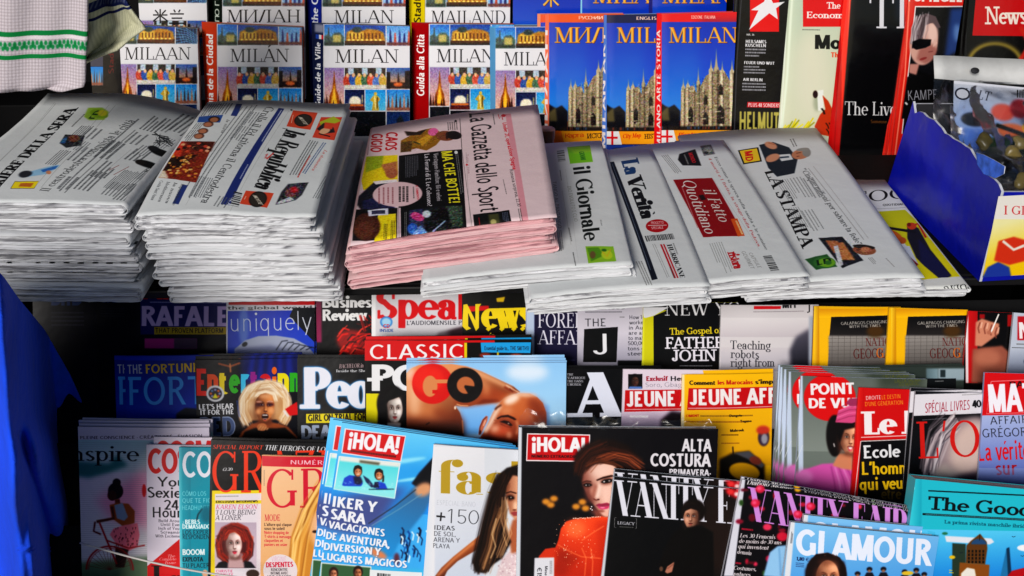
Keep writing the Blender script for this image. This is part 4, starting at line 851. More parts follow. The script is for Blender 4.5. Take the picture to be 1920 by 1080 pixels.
guidebook('travel guide with navy spine and MILAN on a white band', 608, 160, 45, 'MILAN', (581, '#1c2444', 'Guide de la Ville', 80, 204, '#e8e8f0'), ins=.13, extra=lambda A: (A.R(588, 46, 607, 62, '#8a8c9c', 2), A.R(590, 66, 597, 74, '#3050a0'), A.R(597, 66, 602, 74, '#ddd'), A.R(602, 66, 606, 74, '#c03040')))
guidebook('travel guide with deep red spine beside the flag strip', 806, 158, 45, 'MILANO', (770, '#8e0c12', 'Guida alla Città', 66, 182), ins=.08)
guidebook('travel guide with pale blue spine of little flags', 929, 160, 50, 'MILANO', (878, '#5a88ac', '.', 400, 410), ins=.1, d=.006, extra=flags)
bk = dict(d=-.045, base=.0)
BACKB = float(-((SHELF.at(-.045) - SHELF.p) @ SHELF.dn))
for lab, x, w, title, sp, ins in (
    ('upper row travel guide with two black Chinese characters', 258, 128, ' ', None, .1),
    ('upper row travel guide in Cyrillic with dark green spine', 418, 152, 'МИЛАН', (388, '#0e1c14', 'по городу', -60, 42, '#b8c0b8'), .05),
    ('upper row travel guide with bright blue spine', 605, 155, 'MILAN', (572, '#1c2c80', 'the City', -30, 46, '#e0e4f0'), .14),
    ('upper row travel guide with yellow spine reading MAILAND', 799, 158, 'MAILAND', (765, '#c8b41c', 'Stadtführer', -60, 44, '#3a3418'), .06)):
    def zh(A, x=x):
        if x != 258: return
        for pts in ([(287, 28), (314, 28)], [(300.5, 17), (300.5, 44)], [(291, 19), (297, 26)], [(311, 19), (304, 26)], [(299, 30), (287, 40)], [(302, 30), (315, 40)], [(326, 18), (329, 23)], [(338, 18), (335, 23)], [(319, 26), (345, 26)], [(322, 34), (342, 34)], [(317, 43.5), (346, 43.5)]): A.L(pts, 2.6, '#1a1a20')
    guidebook(lab, x, w, -27, title, sp, d=-.045, ins=ins, base=.0465, extra=zh)

# ------------------------------------------------------------------ blue city guides with the cathedral front
def duomo(A, x, w, yb, s):
    X = lambda a: x + a * w; Y = lambda b: yb - b * s; rn = A.rng
    A.P([(X(-.1), Y(0)), (X(-.1), Y(.26)), (X(0), Y(.32)), (X(.1), Y(.26)), (X(.18), Y(.3)), (X(.26), Y(.22)), (X(.26), Y(0))], '#14141a', 1); A.P([(X(.0), Y(.2)), (X(.1), Y(.28)), (X(.12), Y(.1)), (X(.02), Y(.1))], '#5a5238', 2)
    A.P([(X(.26), Y(0)), (X(.27), Y(.48)), (X(.42), Y(.54)), (X(.48), Y(.44)), (X(.6), Y(.66)), (X(.74), Y(.74)), (X(.85), Y(.72)), (X(.92), Y(.6)), (X(1.15), Y(.5)), (X(1.2), Y(0))], '#857862')
    cols = ['#b8a98c', '#8a7c66', '#c8bca0', '#6a5e4e']
    for a, ww, tp, sp in ((.3, .05, .52, .64), (.36, .05, .54, .62), (.44, .04, .5, .6), (.5, .05, .58, .78), (.57, .05, .5, .6), (.67, .06, .74, .88), (.74, .07, .76, 1.02), (.82, .05, .72, .86), (.95, .06, .72, .88), (1.02, .05, .66, .85), (1.1, .05, .6, .75), (1.16, .04, .6, .7)):
        A.P([(X(a - ww / 2), Y(0)), (X(a - ww / 2), Y(tp)), (X(a), Y(tp + .03)), (X(a + ww / 2), Y(tp)), (X(a + ww / 2), Y(0))], cols[int(a * 50) % 3], .5)
        A.P([(X(a - ww / 2.6), Y(tp - .04)), (X(a - ww * .1), Y(tp + (sp - tp) * .45)), (X(a), Y(sp)), (X(a + ww * .1), Y(tp + (sp - tp) * .45)), (X(a + ww / 2.6), Y(tp - .04))], '#a89a80', .3)
        A.P([(X(a + ww * .12), Y(0)), (X(a + ww * .12), Y(tp - .02)), (X(a + ww / 2), Y(tp - .03)), (X(a + ww / 2), Y(0))], '#4a4036', .6, .75)
    for a, b, ww, hh in ((.4, .08, .06, .2), (.6, .3, .05, .12), (.6, .05, .07, .16), (.8, .42, .06, .14), (.8, .06, .1, .24), (1.0, .3, .06, .14), (1.0, .05, .08, .18)):
        A.P([(X(a - ww / 2), Y(b)), (X(a - ww / 2), Y(b + hh * .7)), (X(a), Y(b + hh)), (X(a + ww / 2), Y(b + hh * .7)), (X(a + ww / 2), Y(b))], '#26201c', .6)
    for k in range(26): a = rn.uniform(.28, 1.15); b = rn.uniform(.04, .55); A.L([(X(a), Y(b)), (X(a + rn.uniform(.03, .08)), Y(b + .005))], 1.2, ['#d8ccb0', '#3a3028'][k % 2], .3)
    A.NZ([(X(.27), Y(0)), (X(.27), Y(.5)), (X(.8), Y(.75)), (X(1.15), Y(.5)), (X(1.15), Y(0))], .1, 2)
    A.P([(X(-.1), Y(.03)), (X(1.2), Y(.03)), (X(1.2), Y(-.03)), (X(-.1), Y(-.03))], '#2a2420', 1)
    for k in range(24): a = rn.uniform(-.05, 1.15); A.E(X(a), Y(.01), 1.6, 3, ['#14141a', '#6a3a30', '#3a4a60'][k % 3], .5)
def blueguide(label, x0, x1, y0, title, strip, lang, edge=None, spw=0, tx=(0, 0), d=.004, base=0, ty=80, bar=None, sp=None):
    wd = 140
    def p(A):
        A.R(x0 - 60, y0 - 60, x0 + 200, y0 + 320, strip)
        A.GR(x0 - 60, y0 + 15, x0 + 200, y0 + 200, '#0c3aa0', '#3a86d0'); A.GR(x0 + 70, y0 + 15, x0 + 200, y0 + 140, '#0a2f98', '#1c4cb8', False, 12, .6)
        duomo(A, x0 - 2, wd, y0 + 215, 150)
        A.T(title, tx[0] + 1, ty + 1, tx[1] + 1, ty + 1, 29, '#3a1808', 'r'); A.T(title, tx[0], ty, tx[1], ty, 29, '#c8802c', 'r'); A.T(title, tx[0] - .6, ty - 1, tx[1] - .6, ty - 1, 27, '#e0b050', 'd', b=.6)
        A.T(lang, x0 + 55, y0 + 9, x0 + 100, y0 + 9, 6, '#e8c0b0', 'b')
        if bar:
            A.GR(x0 - 60, y0 + 218, x0 + 200, y0 + 242, '#d87c24', '#e8b02c', True); A.P([(x0 - 8, y0 + 218), (x0 + 22, y0 + 218), (x0 + 28, y0 + 243), (x0 - 8, y0 + 243)], '#d8d8dc' if bar[2] else '#c8641c'); 
            if bar[2]: A.R(x0 + 8, y0 + 218, x0 + 12, y0 + 243, '#c02028'); A.R(x0 - 8, y0 + 228, x0 + 20, y0 + 232, '#c02028')
            A.T(bar[0], x0 + 30, y0 + 231, x0 + 64, y0 + 229, 8, '#b82c18', 'I'); A.T(bar[1], x0 + 70, y0 + 232, x0 + 150, y0 + 229, 9, '#2a1a10', 'B')
            A.GR(x0 - 60, y0 + 244, x0 + 200, y0 + 320, '#1c4090', '#0c1c40'); A.R(x0 + 12, y0 + 250, x0 + 60, y0 + 280, '#24282c', 2); A.R(x0 + 18, y0 + 254, x0 + 52, y0 + 260, '#8a8c80', 1); A.E(x0 + 85, y0 + 258, 16, 8, '#a8b8d0', 3)
        if sp: A.R(x0 - 40, y0 - 20, x0 - .5, y0 + 320, sp[0]); A.T(sp[1], x0 - 3, y0 + 250, x0 - 3, y0 + 30, 1, '#dcd0d0', 'b', up=(-6, 0))
    spd = float(np.linalg.norm(S3(x0, y0 + 40, d) - S3(x0 - spw, y0 + 40, d))) if spw else 0
    leaflet('city_guide', label, 'book', SHELF, d, (x0, y0), (x0 + wd, y0), (x0, y0 + 150), .2, .012, p, '#1c4cb0', 'blue cathedral guides', spine=spd, spcol=sp[0] if sp else strip, rough=.15, spec=.45, bow=.0005, bottom=(-base if base else .0765), seed=label)
blueguide('blue cathedral guide in the upper row with Chinese gold lettering', 962, 1090, -32, '米', '#1c3a80', ' ', tx=(1018, 1048), d=-.030, base=.0465, ty=10)
blueguide('blue cathedral guide in the upper row left of its lookalike', 1092, 1225, -34, 'MILAN', '#1c3a80', ' ', spw=4, tx=(1112, 1250), d=-.028, base=.0465, ty=6, sp=('#8ac0d8', ' '))
blueguide('blue cathedral guide in the upper row above the red edged one', 1224, 1375, -34, 'MILAN', '#1c3a80', ' ', spw=6, tx=(1242, 1370), d=-.024, base=.0465, ty=6, sp=('#2a2c70', ' '))
blueguide('second orange edged guide behind the Cyrillic one', 1014, 1150, 27, 'МИЛАН', '#c8542c', ' ', spw=6, tx=(1042, 1200), d=.006, sp=('#d88a70', ' '))
blueguide('cathedral guide in Cyrillic with orange top strip', 1030, 1136, 27, 'МИЛАН', '#d05a28', 'РУССКИЙ', spw=7, tx=(1040, 1200), d=.012, bar=('Карта', 'ИСТОРИЯ · ПЛАН', 0), sp=('#d8745a', 'МИЛАН'))
blueguide('cathedral guide with navy top strip and City Map banner', 1138, 1238, 28, 'MILAN', '#141c48', 'ENGLISH', spw=5, tx=(1156, 1290), d=.020, bar=('City Map', 'HISTORY · MONU', 1), sp=('#5a78b8', 'MILAN ART'))
blueguide('cathedral guide with red spine and red top strip', 1241, 1375, 26, 'MILANO', '#c81c20', 'EDIZIONE  ITALIANA', spw=8, tx=(1254, 1412), d=.028, bar=('Pianta', 'STORIA · MONUM', 1), sp=('#c8202a', 'MILANO ARTE STORIA'))

# ------------------------------------------------------------------ weeklies on the right of the back shelf
def weekly(label, tl, tr, lb, d, bgc, paint, spw=0, sp=None, copies=(), clabel=None, h=.27, rough=.18, v='magazines standing on the back shelf'):
    spd = float(np.linalg.norm(S3(*tl, d) - S3(tl[0] - spw, tl[1], d))) if spw else 0
    return leaflet('magazine', label, 'magazine', SHELF, d, tl, tr, lb, h, .004, paint, bgc, v, spine=spd, spcol=sp or bgc, rough=rough, spec=.4, bow=.0012, bottom=.0765, copies=copies, clabel=clabel, seed=label)
def p_stern(A):
    A.view(960, 0, 3.6); A.R(1400, -400, 2200, 1200, '#0a0a0d')
    A.R(1606, -80, 1800, 213, '#c4161c'); A.P([(1598, 203), (1662, 70), (1612, 68), (1700, 10), (1720, -60), (1760, 20), (1840, 10), (1780, 55), (1792, 130), (1735, 88)], '#d8d8dc')
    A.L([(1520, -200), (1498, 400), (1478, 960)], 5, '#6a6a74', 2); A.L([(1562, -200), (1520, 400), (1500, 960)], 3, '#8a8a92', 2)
    A.T('NR. 26', 1584, 240, 1636, 240, 13, '#bbb', 'k'); A.T('HEILSAMES', 1578, 290, 1716, 292, 22, '#d4d4d8', 'k'); A.T('KUSCHELN', 1576, 316, 1712, 318, 22, '#d4d4d8', 'k')
    A.TX((1576, 322), (140, 2), (-2, 64), 3, '#a8a8ae', .5); A.T('FEUER UND WUT', 1568, 432, 1770, 436, 20, '#d4d4d8', 'k'); A.TX((1566, 440), (150, 2), (-2, 60), 3, '#a8a8ae', .5)
    A.T('AIR BERLIN', 1560, 546, 1690, 549, 20, '#d4d4d8', 'k'); A.TX((1556, 554), (160, 2), (-2, 62), 3, '#a8a8ae', .5)
    A.P([(1590, 688), (1900, 690), (1898, 728), (1586, 724)], '#a8202c'); A.T('PLUS 48 SONDERSEITEN', 1596, 720, 1880, 724, 25, '#e0c8c8', 'b')
    A.T('HELMUT', 1536, 880, 1800, 884, 128, '#a8a05a', 'k', b=.8); A.T('KOHL', 1590, 1030, 1760, 1034, 124, '#a8a05a', 'k', b=.8)
weekly('black weekly with white star on a red square', (1388, -30), (1540, -30), (1375, 260), .03, '#0a0a0d', p_stern, copies=[(-.006, -.001, -.006)], clabel=['second black weekly behind the one with the white star'])
def p_econ(A):
    A.view(1440, 0, 3.6); A.GR(60, -300, 700, 900, '#a8b8a8', '#c4c6ae'); A.E(300, 500, 120, 300, '#c8c8b4', 60)
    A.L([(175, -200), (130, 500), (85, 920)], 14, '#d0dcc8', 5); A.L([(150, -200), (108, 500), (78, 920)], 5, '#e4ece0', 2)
    A.R(236, -120, 560, 180, '#c01a1e'); A.T('The', 396, 58, 490, 58, 44, '#e8e0dc', 'B'); A.T('Economist', 262, 122, 590, 124, 44, '#e8e0dc', 'B'); A.TX((232, 194), (125, 2), (0, 12), 1, '#444')
    A.T('Modi', 316, 330, 590, 334, 96, '#12120f', 'k'); A.T('The strongman', 424, 386, 700, 390, 34, '#c8502c', 'k')
    A.E(330, 690, 26, 60, '#9aa08c', 10); A.P([(330, 612), (372, 604), (372, 745), (336, 745)], '#d8dcd4', 3); A.E(318, 635, 17, 26, '#2a1410', 2)
    A.P([(366, 640), (405, 680), (430, 730), (540, 780), (560, 950), (330, 900), (312, 850), (350, 770), (385, 735)], '#a83c1c', 3)
    for k in range(16): x = 340 + A.rng.uniform(0, 160); y = 720 + A.rng.uniform(0, 190); A.L([(x, y), (x + 14, y + 18), (x + 20, y + 40)], 7, '#1c0e0a', 1.5)
    for k in range(16): x = 70 + A.rng.uniform(0, 170); A.L([(x, 940), (x + 20, 870), (x + A.rng.uniform(30, 80), 790 + A.rng.uniform(0, 60))], 9, ['#c8b820', '#8a8a1c', '#d8cc40'][k % 3], 2)
weekly('pale green weekly with a red title box', (1487, -30), (1640, -30), (1462, 250), .036, '#b8c0ac', p_econ, spw=4)
def p_time(A):
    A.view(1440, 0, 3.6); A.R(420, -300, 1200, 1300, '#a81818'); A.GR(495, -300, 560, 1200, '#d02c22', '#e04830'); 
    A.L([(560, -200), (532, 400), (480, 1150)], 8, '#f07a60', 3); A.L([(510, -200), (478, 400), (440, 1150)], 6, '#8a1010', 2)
    A.P([(582, -300), (1060, -300), (1040, 1200), (468, 1200)], '#08080a'); A.P([(862, -200), (1060, -200), (1060, 300), (850, 120)], '#1c2434', 20, .8)
    A.T('TIME', 680, 188, 1330, 194, 230, '#c8c8d0', 'r'); A.T('The Lives', 516, 774, 900, 778, 92, '#c4c4c8', 'r'); A.T('Someone', 690, 828, 800, 830, 24, '#5a3a1c', 'b')
    A.E(640, 1060, 60, 14, '#2a2422', 10); A.L([(580, -300), (466, 1200)], 3, '#6a1010', 1)
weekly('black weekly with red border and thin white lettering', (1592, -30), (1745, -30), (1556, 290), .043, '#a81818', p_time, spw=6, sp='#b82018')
def p_spiegel(A):
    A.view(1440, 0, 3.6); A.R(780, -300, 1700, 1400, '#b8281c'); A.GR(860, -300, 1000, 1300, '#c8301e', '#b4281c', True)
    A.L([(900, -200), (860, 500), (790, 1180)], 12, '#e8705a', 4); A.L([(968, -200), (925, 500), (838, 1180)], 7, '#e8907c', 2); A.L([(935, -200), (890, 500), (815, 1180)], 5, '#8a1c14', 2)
    A.P([(992, 40), (1326, 40), (1300, 900), (900, 900)], '#d8d0d0'); A.P([(998, 48), (1322, 48), (1300, 900), (906, 900)], '#0e0e12'); A.T('DER SPIEGEL', 800, 6, 1310, 14, 74, '#dcd0cc', 'k')
    A.P([(1230, 55), (1320, 55), (1310, 330), (1190, 400)], '#2a4478', 16, .9); A.E(1275, 220, 22, 60, '#5a74a0', 14)
    # a person in sunglasses, side lit
    A.P([(940, 520), (1010, 470), (1150, 520), (1200, 800), (900, 800)], '#0a0a0c', 3)
    A.P([(955, 430), (1020, 430), (1000, 505), (950, 490)], '#a87c74', 4); A.E(1050, 290, 95, 150, '#b8938a', 5, 8); A.E(1110, 220, 36, 70, '#d0b0a8', 12); A.P([(1100, 300), (1145, 330), (1120, 400), (1060, 430), (1000, 400), (1020, 330)], '#8a5a54', 8, .8)
    A.P([(970, 330), (975, 180), (1010, 110), (1070, 88), (1130, 110), (1165, 185), (1140, 190), (1110, 150), (1060, 170), (1030, 300)], '#5a4c50', 3); A.HAIR([(1010, 110), (985, 190), (980, 300)], ['#a8a0a4', '#3a3034', '#d0c8cc'], 14, 5, 22, 1.5); A.HAIR([(1060, 95), (1050, 180), (1030, 260)], ['#8a8084', '#2a2024', '#c8c0c4'], 12, 5, 22, 1.5)
    A.P([(975, 280), (1020, 262), (1100, 265), (1095, 305), (1060, 322), (1000, 335), (972, 320)], '#08080a', 1.5); A.L([(1080, 350), (1112, 345)], 4, '#5a2c2c', 1); A.E(1046, 395, 26, 8, '#7a3434', 2, -18); A.P([(1120, 260), (1142, 290), (1112, 318)], '#c8a49a', 3)
    A.T('KAMPF', 946, 676, 1140, 668, 66, '#8c8c94', 's'); A.L([(925, 690), (940, 705)], 12, '#c8c8c8', 1)
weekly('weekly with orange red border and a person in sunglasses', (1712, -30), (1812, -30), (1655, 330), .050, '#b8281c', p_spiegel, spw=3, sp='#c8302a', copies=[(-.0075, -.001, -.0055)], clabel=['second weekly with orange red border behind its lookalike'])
def p_news(A):
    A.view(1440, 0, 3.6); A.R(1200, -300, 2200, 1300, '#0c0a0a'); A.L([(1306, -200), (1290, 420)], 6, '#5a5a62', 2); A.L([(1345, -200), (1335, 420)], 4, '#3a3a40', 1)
    A.P([(1412, -100), (1900, -100), (1900, 244), (1380, 240)], '#a4161c'); A.T('Newsweek', 1464, 164, 2010, 160, 120, '#d8ccc4', 'B')
    A.E(1530, 430, 190, 150, '#8a7c3c', 14); A.E(1530, 440, 165, 135, '#0c0a0a', 8)
    A.L([(1700, 180), (1760, 300), (1680, 440)], 30, '#a83024', 6)
weekly('black weekly with red title square above the toy bags', (1822, -40), (1975, -40), (1812, 120), .042, '#0c0a0a', p_news, copies=[(-.004, -.001, -.0055)], clabel=['second black weekly behind the red title square'])
# ================================================================== the magazines in the racks
def mag(label, tl, tr, lb, row, d, bgc, paint, t=.0035, copies=(), clabel=None, tilt=.05, sp=None, group=None, **kw):
    return leaflet('magazine', label, 'magazine', RACK, d, tl, tr, lb, .27, t, paint, bgc, group or ('magazines in the top rack', 'magazines in the middle rack', 'magazines in the lower rack', 'magazines in the front rack')[row], spcol=sp, bottom=LED[row], tilt=tilt, copies=copies, clabel=clabel, seed=label, **kw)
W_ = '#d2d0da'
# ------------------------------------------------------------------ top rack, left to right
def p(A):
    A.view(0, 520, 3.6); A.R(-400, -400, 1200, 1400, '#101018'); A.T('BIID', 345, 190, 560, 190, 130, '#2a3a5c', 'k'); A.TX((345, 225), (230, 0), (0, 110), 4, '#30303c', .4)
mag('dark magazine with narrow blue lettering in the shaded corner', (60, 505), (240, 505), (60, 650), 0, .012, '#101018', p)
def p(A):
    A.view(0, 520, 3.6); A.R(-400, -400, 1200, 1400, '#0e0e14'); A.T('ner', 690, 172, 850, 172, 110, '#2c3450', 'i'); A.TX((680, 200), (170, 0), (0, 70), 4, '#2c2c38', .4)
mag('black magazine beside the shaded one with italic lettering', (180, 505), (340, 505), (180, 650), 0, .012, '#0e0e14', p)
def p(A):
    A.view(0, 520, 3.6); A.R(800, -400, 1600, 1400, '#1c2060'); A.T('ARTIC', 955, 148, 1505, 152, 130, '#c8301c', 'k'); A.TX((1010, 160), (560, 4), (0, 16), 1, '#a0a0c8', .5)
    A.T('RAFALE', 955, 328, 1540, 330, 135, '#b09cd0', 'k'); A.T('RAFALE', 955, 328, 1540, 330, 135, '#c8b4e0', 'b', a=.4)
    A.R(1040, 335, 1600, 385, '#a08a24'); A.T('THAT PROVEN PLATFORM', 1048, 374, 1505, 374, 32, '#181408', 'm'); A.R(800, 385, 1700, 900, '#12101c'); A.R(975, 412, 1330, 480, '#b83a84', 4); A.R(1175, 412, 1330, 480, '#5a4458', 3)
mag('navy magazine with big lavender capitals and a yellow strip', (262, 512), (452, 512), (262, 660), 0, .014, '#1c2060', p)
def p(A):
    A.view(340, 520, 3.6); A.R(290, -300, 1200, 1200, W_); A.R(318, 130, 900, 186, '#b81c24'); A.T('the global world', 312, 218, 880, 212, 22, '#444', 'm'); A.P([(312, 228), (760, 222), (900, 420), (885, 560), (312, 560)], '#2a44b0'); A.GR(312, 228, 900, 560, '#2a44b0', '#3a5ac8'); A.P([(756, 205), (900, 205), (900, 440), (730, 262)], '#1a1c22')
    A.T('uniquely', 335, 366, 880, 352, 128, '#d8dcf0', 'l'); A.E(420, 330, 34, 130, '#9ab0e0', 10, 0, .5)
    A.P([(360, 484), (430, 425), (520, 396), (640, 392), (760, 410), (850, 460), (900, 520), (900, 600), (360, 600)], '#aab0c8', 3); A.P([(360, 484), (600, 455), (900, 540), (900, 600), (360, 600)], '#7a80a0', 12); A.E(428, 452, 20, 14, '#20242c', 2, -30)
    for k in range(6): A.L([(640 + k * 40, 490), (680 + k * 40, 430 + k * 8), (720 + k * 40, 425 + k * 12)], 6, '#23262e', 1)
mag('bright blue magazine with thin white lettering and aircraft nose', (424, 528), (590, 534), (427, 664), 0, .014, W_, p, copies=[(.002, 0, -.0042)], clabel=['second blue aircraft magazine behind the front copy'])
def p(A):
    A.view(340, 520, 3.6); A.R(900, -400, 1700, 1400, '#0c0b0e'); A.GR(905, 120, 948, 440, '#6a1040', '#8a1a58', False, 5); A.T('Harvard', 950, 112, 1290, 116, 78, '#d8d8da', 'k'); A.T('Business', 952, 205, 1330, 202, 78, '#d8d8da', 'k'); A.T('Review', 954, 294, 1256, 290, 78, '#d8d8da', 'k')
    A.E(1190, 450, 150, 90, '#8a1818', 16, 20); 
    for k in range(46): a = A.rng.uniform(0, 1); x = 1050 + a * 250; y = 340 + A.rng.uniform(0, 170); A.L([(x, y + 40), (x + 30, y), (x + 70 + 40 * a, y - A.rng.uniform(-20, 40))], A.rng.uniform(4, 12), ['#c8241c', '#7a1010', '#e0503c', '#2c0808'][k % 4], 2)
    for k in range(14): x = 1180 + A.rng.uniform(0, 110); A.L([(x, 250 + A.rng.uniform(0, 90)), (x + 30, 290 + A.rng.uniform(0, 90))], 7, ['#b82018', '#5a0c0c'][k % 2], 2)
mag('black magazine with bold white letters and red feathers', (592, 530), (760, 530), (596, 664), 0, .015, '#0c0b0e', p, sp='#7a1048')
def p(A):
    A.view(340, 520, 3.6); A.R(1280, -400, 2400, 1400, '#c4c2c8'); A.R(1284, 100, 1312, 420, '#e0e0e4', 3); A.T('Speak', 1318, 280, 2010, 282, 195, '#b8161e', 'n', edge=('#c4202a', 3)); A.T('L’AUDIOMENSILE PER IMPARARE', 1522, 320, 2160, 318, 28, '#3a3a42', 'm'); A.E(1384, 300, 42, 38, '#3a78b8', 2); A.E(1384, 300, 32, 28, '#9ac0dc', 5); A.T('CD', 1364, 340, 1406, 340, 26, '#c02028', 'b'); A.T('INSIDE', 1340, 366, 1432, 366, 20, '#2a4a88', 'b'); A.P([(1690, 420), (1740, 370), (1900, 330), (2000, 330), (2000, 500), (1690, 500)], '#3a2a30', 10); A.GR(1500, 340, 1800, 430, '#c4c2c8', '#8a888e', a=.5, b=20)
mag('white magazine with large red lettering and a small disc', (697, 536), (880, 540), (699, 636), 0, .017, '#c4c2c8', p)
def p(A):
    A.view(780, 520, 3.6); A.R(310, -400, 1200, 1200, '#15130f'); A.P([(330, 195), (490, 190), (494, 220), (340, 235)], '#b8181c', 2)
    A.P([(320, 185), (345, 180), (400, 290), (400, 180), (440, 178), (425, 200), (424, 340), (404, 362), (352, 240), (352, 330), (372, 345), (340, 358), (312, 330)], '#d8bc28', .6)
    A.T('ews', 440, 345, 800, 338, 205, '#d8bc28', 'N', b=.5); A.T('in', 486, 410, 534, 408, 36, '#d0b840', 'I'); A.P([(540, 140), (600, 130), (590, 165), (545, 165)], '#c8a828', 1)
    for x in (470, 560, 640, 700): A.P([(x, 348), (x + 20, 330), (x + 38, 346), (x + 18, 364)], '#d8bc28', .6)
mag('black magazine with yellow blackletter heading', (866, 545), (1040, 545), (868, 636), 0, .018, '#15130f', p)
def p(A):
    A.view(780, 520, 3.6); A.R(740, -400, 1600, 1200, '#1c1838'); A.R(742, 100, 798, 620, '#a8b4cc', 2); A.T('FOREIGN', 822, 338, 1240, 338, 100, '#cfcddc', 'r'); A.T('AFFAIRS', 818, 450, 1225, 452, 94, '#cfcddc', 'r'); A.TX((830, 548), (250, 2), (0, 14), 1, '#4a4a6a')
mag('navy journal with white Roman capitals and pale spine', (986, 552), (1150, 552), (986, 676), 0, .019, '#1c1838', p, sp='#a8b4cc')
def p(A):
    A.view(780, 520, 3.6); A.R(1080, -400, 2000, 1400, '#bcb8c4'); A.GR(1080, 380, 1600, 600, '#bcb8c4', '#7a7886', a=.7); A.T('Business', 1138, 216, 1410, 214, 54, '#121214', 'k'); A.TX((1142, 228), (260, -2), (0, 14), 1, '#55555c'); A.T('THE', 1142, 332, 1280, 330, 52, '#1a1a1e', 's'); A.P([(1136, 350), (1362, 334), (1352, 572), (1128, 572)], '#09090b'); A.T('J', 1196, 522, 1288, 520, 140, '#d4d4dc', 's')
    for k, s_ in enumerate(('How 14', 'workers', 'in Austria', 'are able', 'to make', '500,000', 'tons of', 'steel')): A.T(s_, 1440 - 2 * k, 282 + 35 * k, 1440 + len(s_) * 17, 280 + 35 * k, 26, '#26262c', 's')
    A.TX((1374, 262), (34, 0), (0, 12), 1, '#555'); A.R(1360, 560, 1540, 640, '#0c0c10', 3)
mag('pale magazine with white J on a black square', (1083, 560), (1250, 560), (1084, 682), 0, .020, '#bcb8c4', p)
def p(A):
    A.view(1160, 540, 3.6); A.R(160, -300, 1300, 1200, '#0b0b0c'); A.P([(150, 150), (330, 150), (236, 190), (236, 600), (140, 600)], '#b8b420'); A.P([(160, 130), (340, 130), (238, 188), (172, 205)], '#d0d0d6'); A.GR(156, 200, 180, 600, '#e0e060', '#b8b420', True)
    A.T('NEW YORK', 312, 186, 1010, 180, 90, '#d0d0d4', 'r'); A.T('The Gospel of', 344, 316, 700, 304, 46, '#c8b430', 'B'); A.T('FATHER', 312, 410, 724, 404, 78, '#d4d0dc', 'B'); A.T('JOHN', 358, 494, 660, 490, 78, '#d4d0dc', 'B'); A.TX((410, 516), (230, 0), (0, 14), 1, '#8a8a90')
mag('black magazine with yellow left edge and white slab capitals', (1207, 566), (1385, 566), (1203, 684), 0, .021, '#0b0b0c', p, sp='#c0bc30')
def p(A):
    A.view(1160, 540, 3.6); A.R(690, -300, 1700, 1200, '#c0bcc0'); A.GR(690, 200, 1300, 330, '#cac6ca', '#b4aeb4'); A.GR(690, 400, 1300, 560, '#b8b2b8', '#9a98a4', a=.6); A.P([(908, 120), (1090, 120), (1088, 140), (908, 142)], '#b81c28'); A.T('MIT', 1100, 135, 1200, 132, 50, '#1a1a1c', 'k'); A.L([(1284, 110), (1284, 160), (1270, 164)], 9, '#1a1a1c'); A.TX((905, 152), (360, -4), (0, 14), 1, '#8a8288')
    A.G([(1150, 420), (1190, 330), (1290, 270), (1320, 560), (1160, 560)], '#55535f', '#22222a', (1200, 300), (1250, 540), 14); A.R(1282, 190, 1330, 600, '#9aa0ac', 8)
    A.T('Teaching', 754, 412, 1022, 414, 58, '#2a2a30', 'r'); A.T('robots', 756, 472, 944, 474, 56, '#2a2a30', 'r'); A.T('right from', 756, 532, 1050, 528, 56, '#2a2a30', 'r')
mag('light grey magazine with thin black serif headline', (1352, 572), (1535, 572), (1350, 690), 0, .022, '#c0bcc0', p)
def natgeo(dx):
    def p(A):
        A.view(1440, 540, 3.6); X = lambda v: v + dx; A.R(X(290), -200, X(1200), 1000, '#d8a418'); A.GR(X(310), 100, X(345), 600, '#e8c040', '#b88414', True); A.GR(X(345), 140, X(800), 200, '#c88a14', '#e0ac1c')
        A.P([(X(424), 194), (X(900), 182), (X(900), 620), (X(392), 620)], '#6a6460'); A.G([(X(424), 194), (X(900), 182), (X(900), 330), (X(410), 330)], '#0d0c0e', '#2a2626', (500, 210), (500, 320)); A.GR(X(405), 320, X(900), 520, '#8a8684', '#5a5654', b=6)
        for k in range(7): A.L([(X(402), 340 + k * 26), (X(800), 334 + k * 26)], 1.5, '#4a4644', .5); A.L([(X(430 + k * 40), 315), (X(426 + k * 40), 510)], 1.5, '#423e3c', .5)
        A.E(X(720), 290, 60, 40, '#4a3418', 12); A.T('GALAPAGOS CHANGING', X(488), 248, X(806), 236, 20, '#a8a4a0', 'm'); A.T('WITH THE TIMES', X(542), 268, X(756), 260, 18, '#a8a4a0', 'm')
        A.T('NATIONAL', X(652), 390, X(930), 384, 54, '#5a1c18', 'r'); A.T('GEOGRAPHIC', X(570), 474, X(960), 466, 66, '#521a16', 'r'); A.T('G', X(728), 470, X(778), 468, 66, '#b86a20', 'r')
    return p
mag('yellow bordered magazine next to the light grey one', (1527, 574), (1690, 578), (1524, 680), 0, .023, '#d8a418', natgeo(0), sp='#8a5a2c')
mag('yellow bordered magazine in front of its lookalike', (1668, 577), (1815, 582), (1662, 680), 0, .025, '#d8a418', natgeo(522), sp='#d8a418')
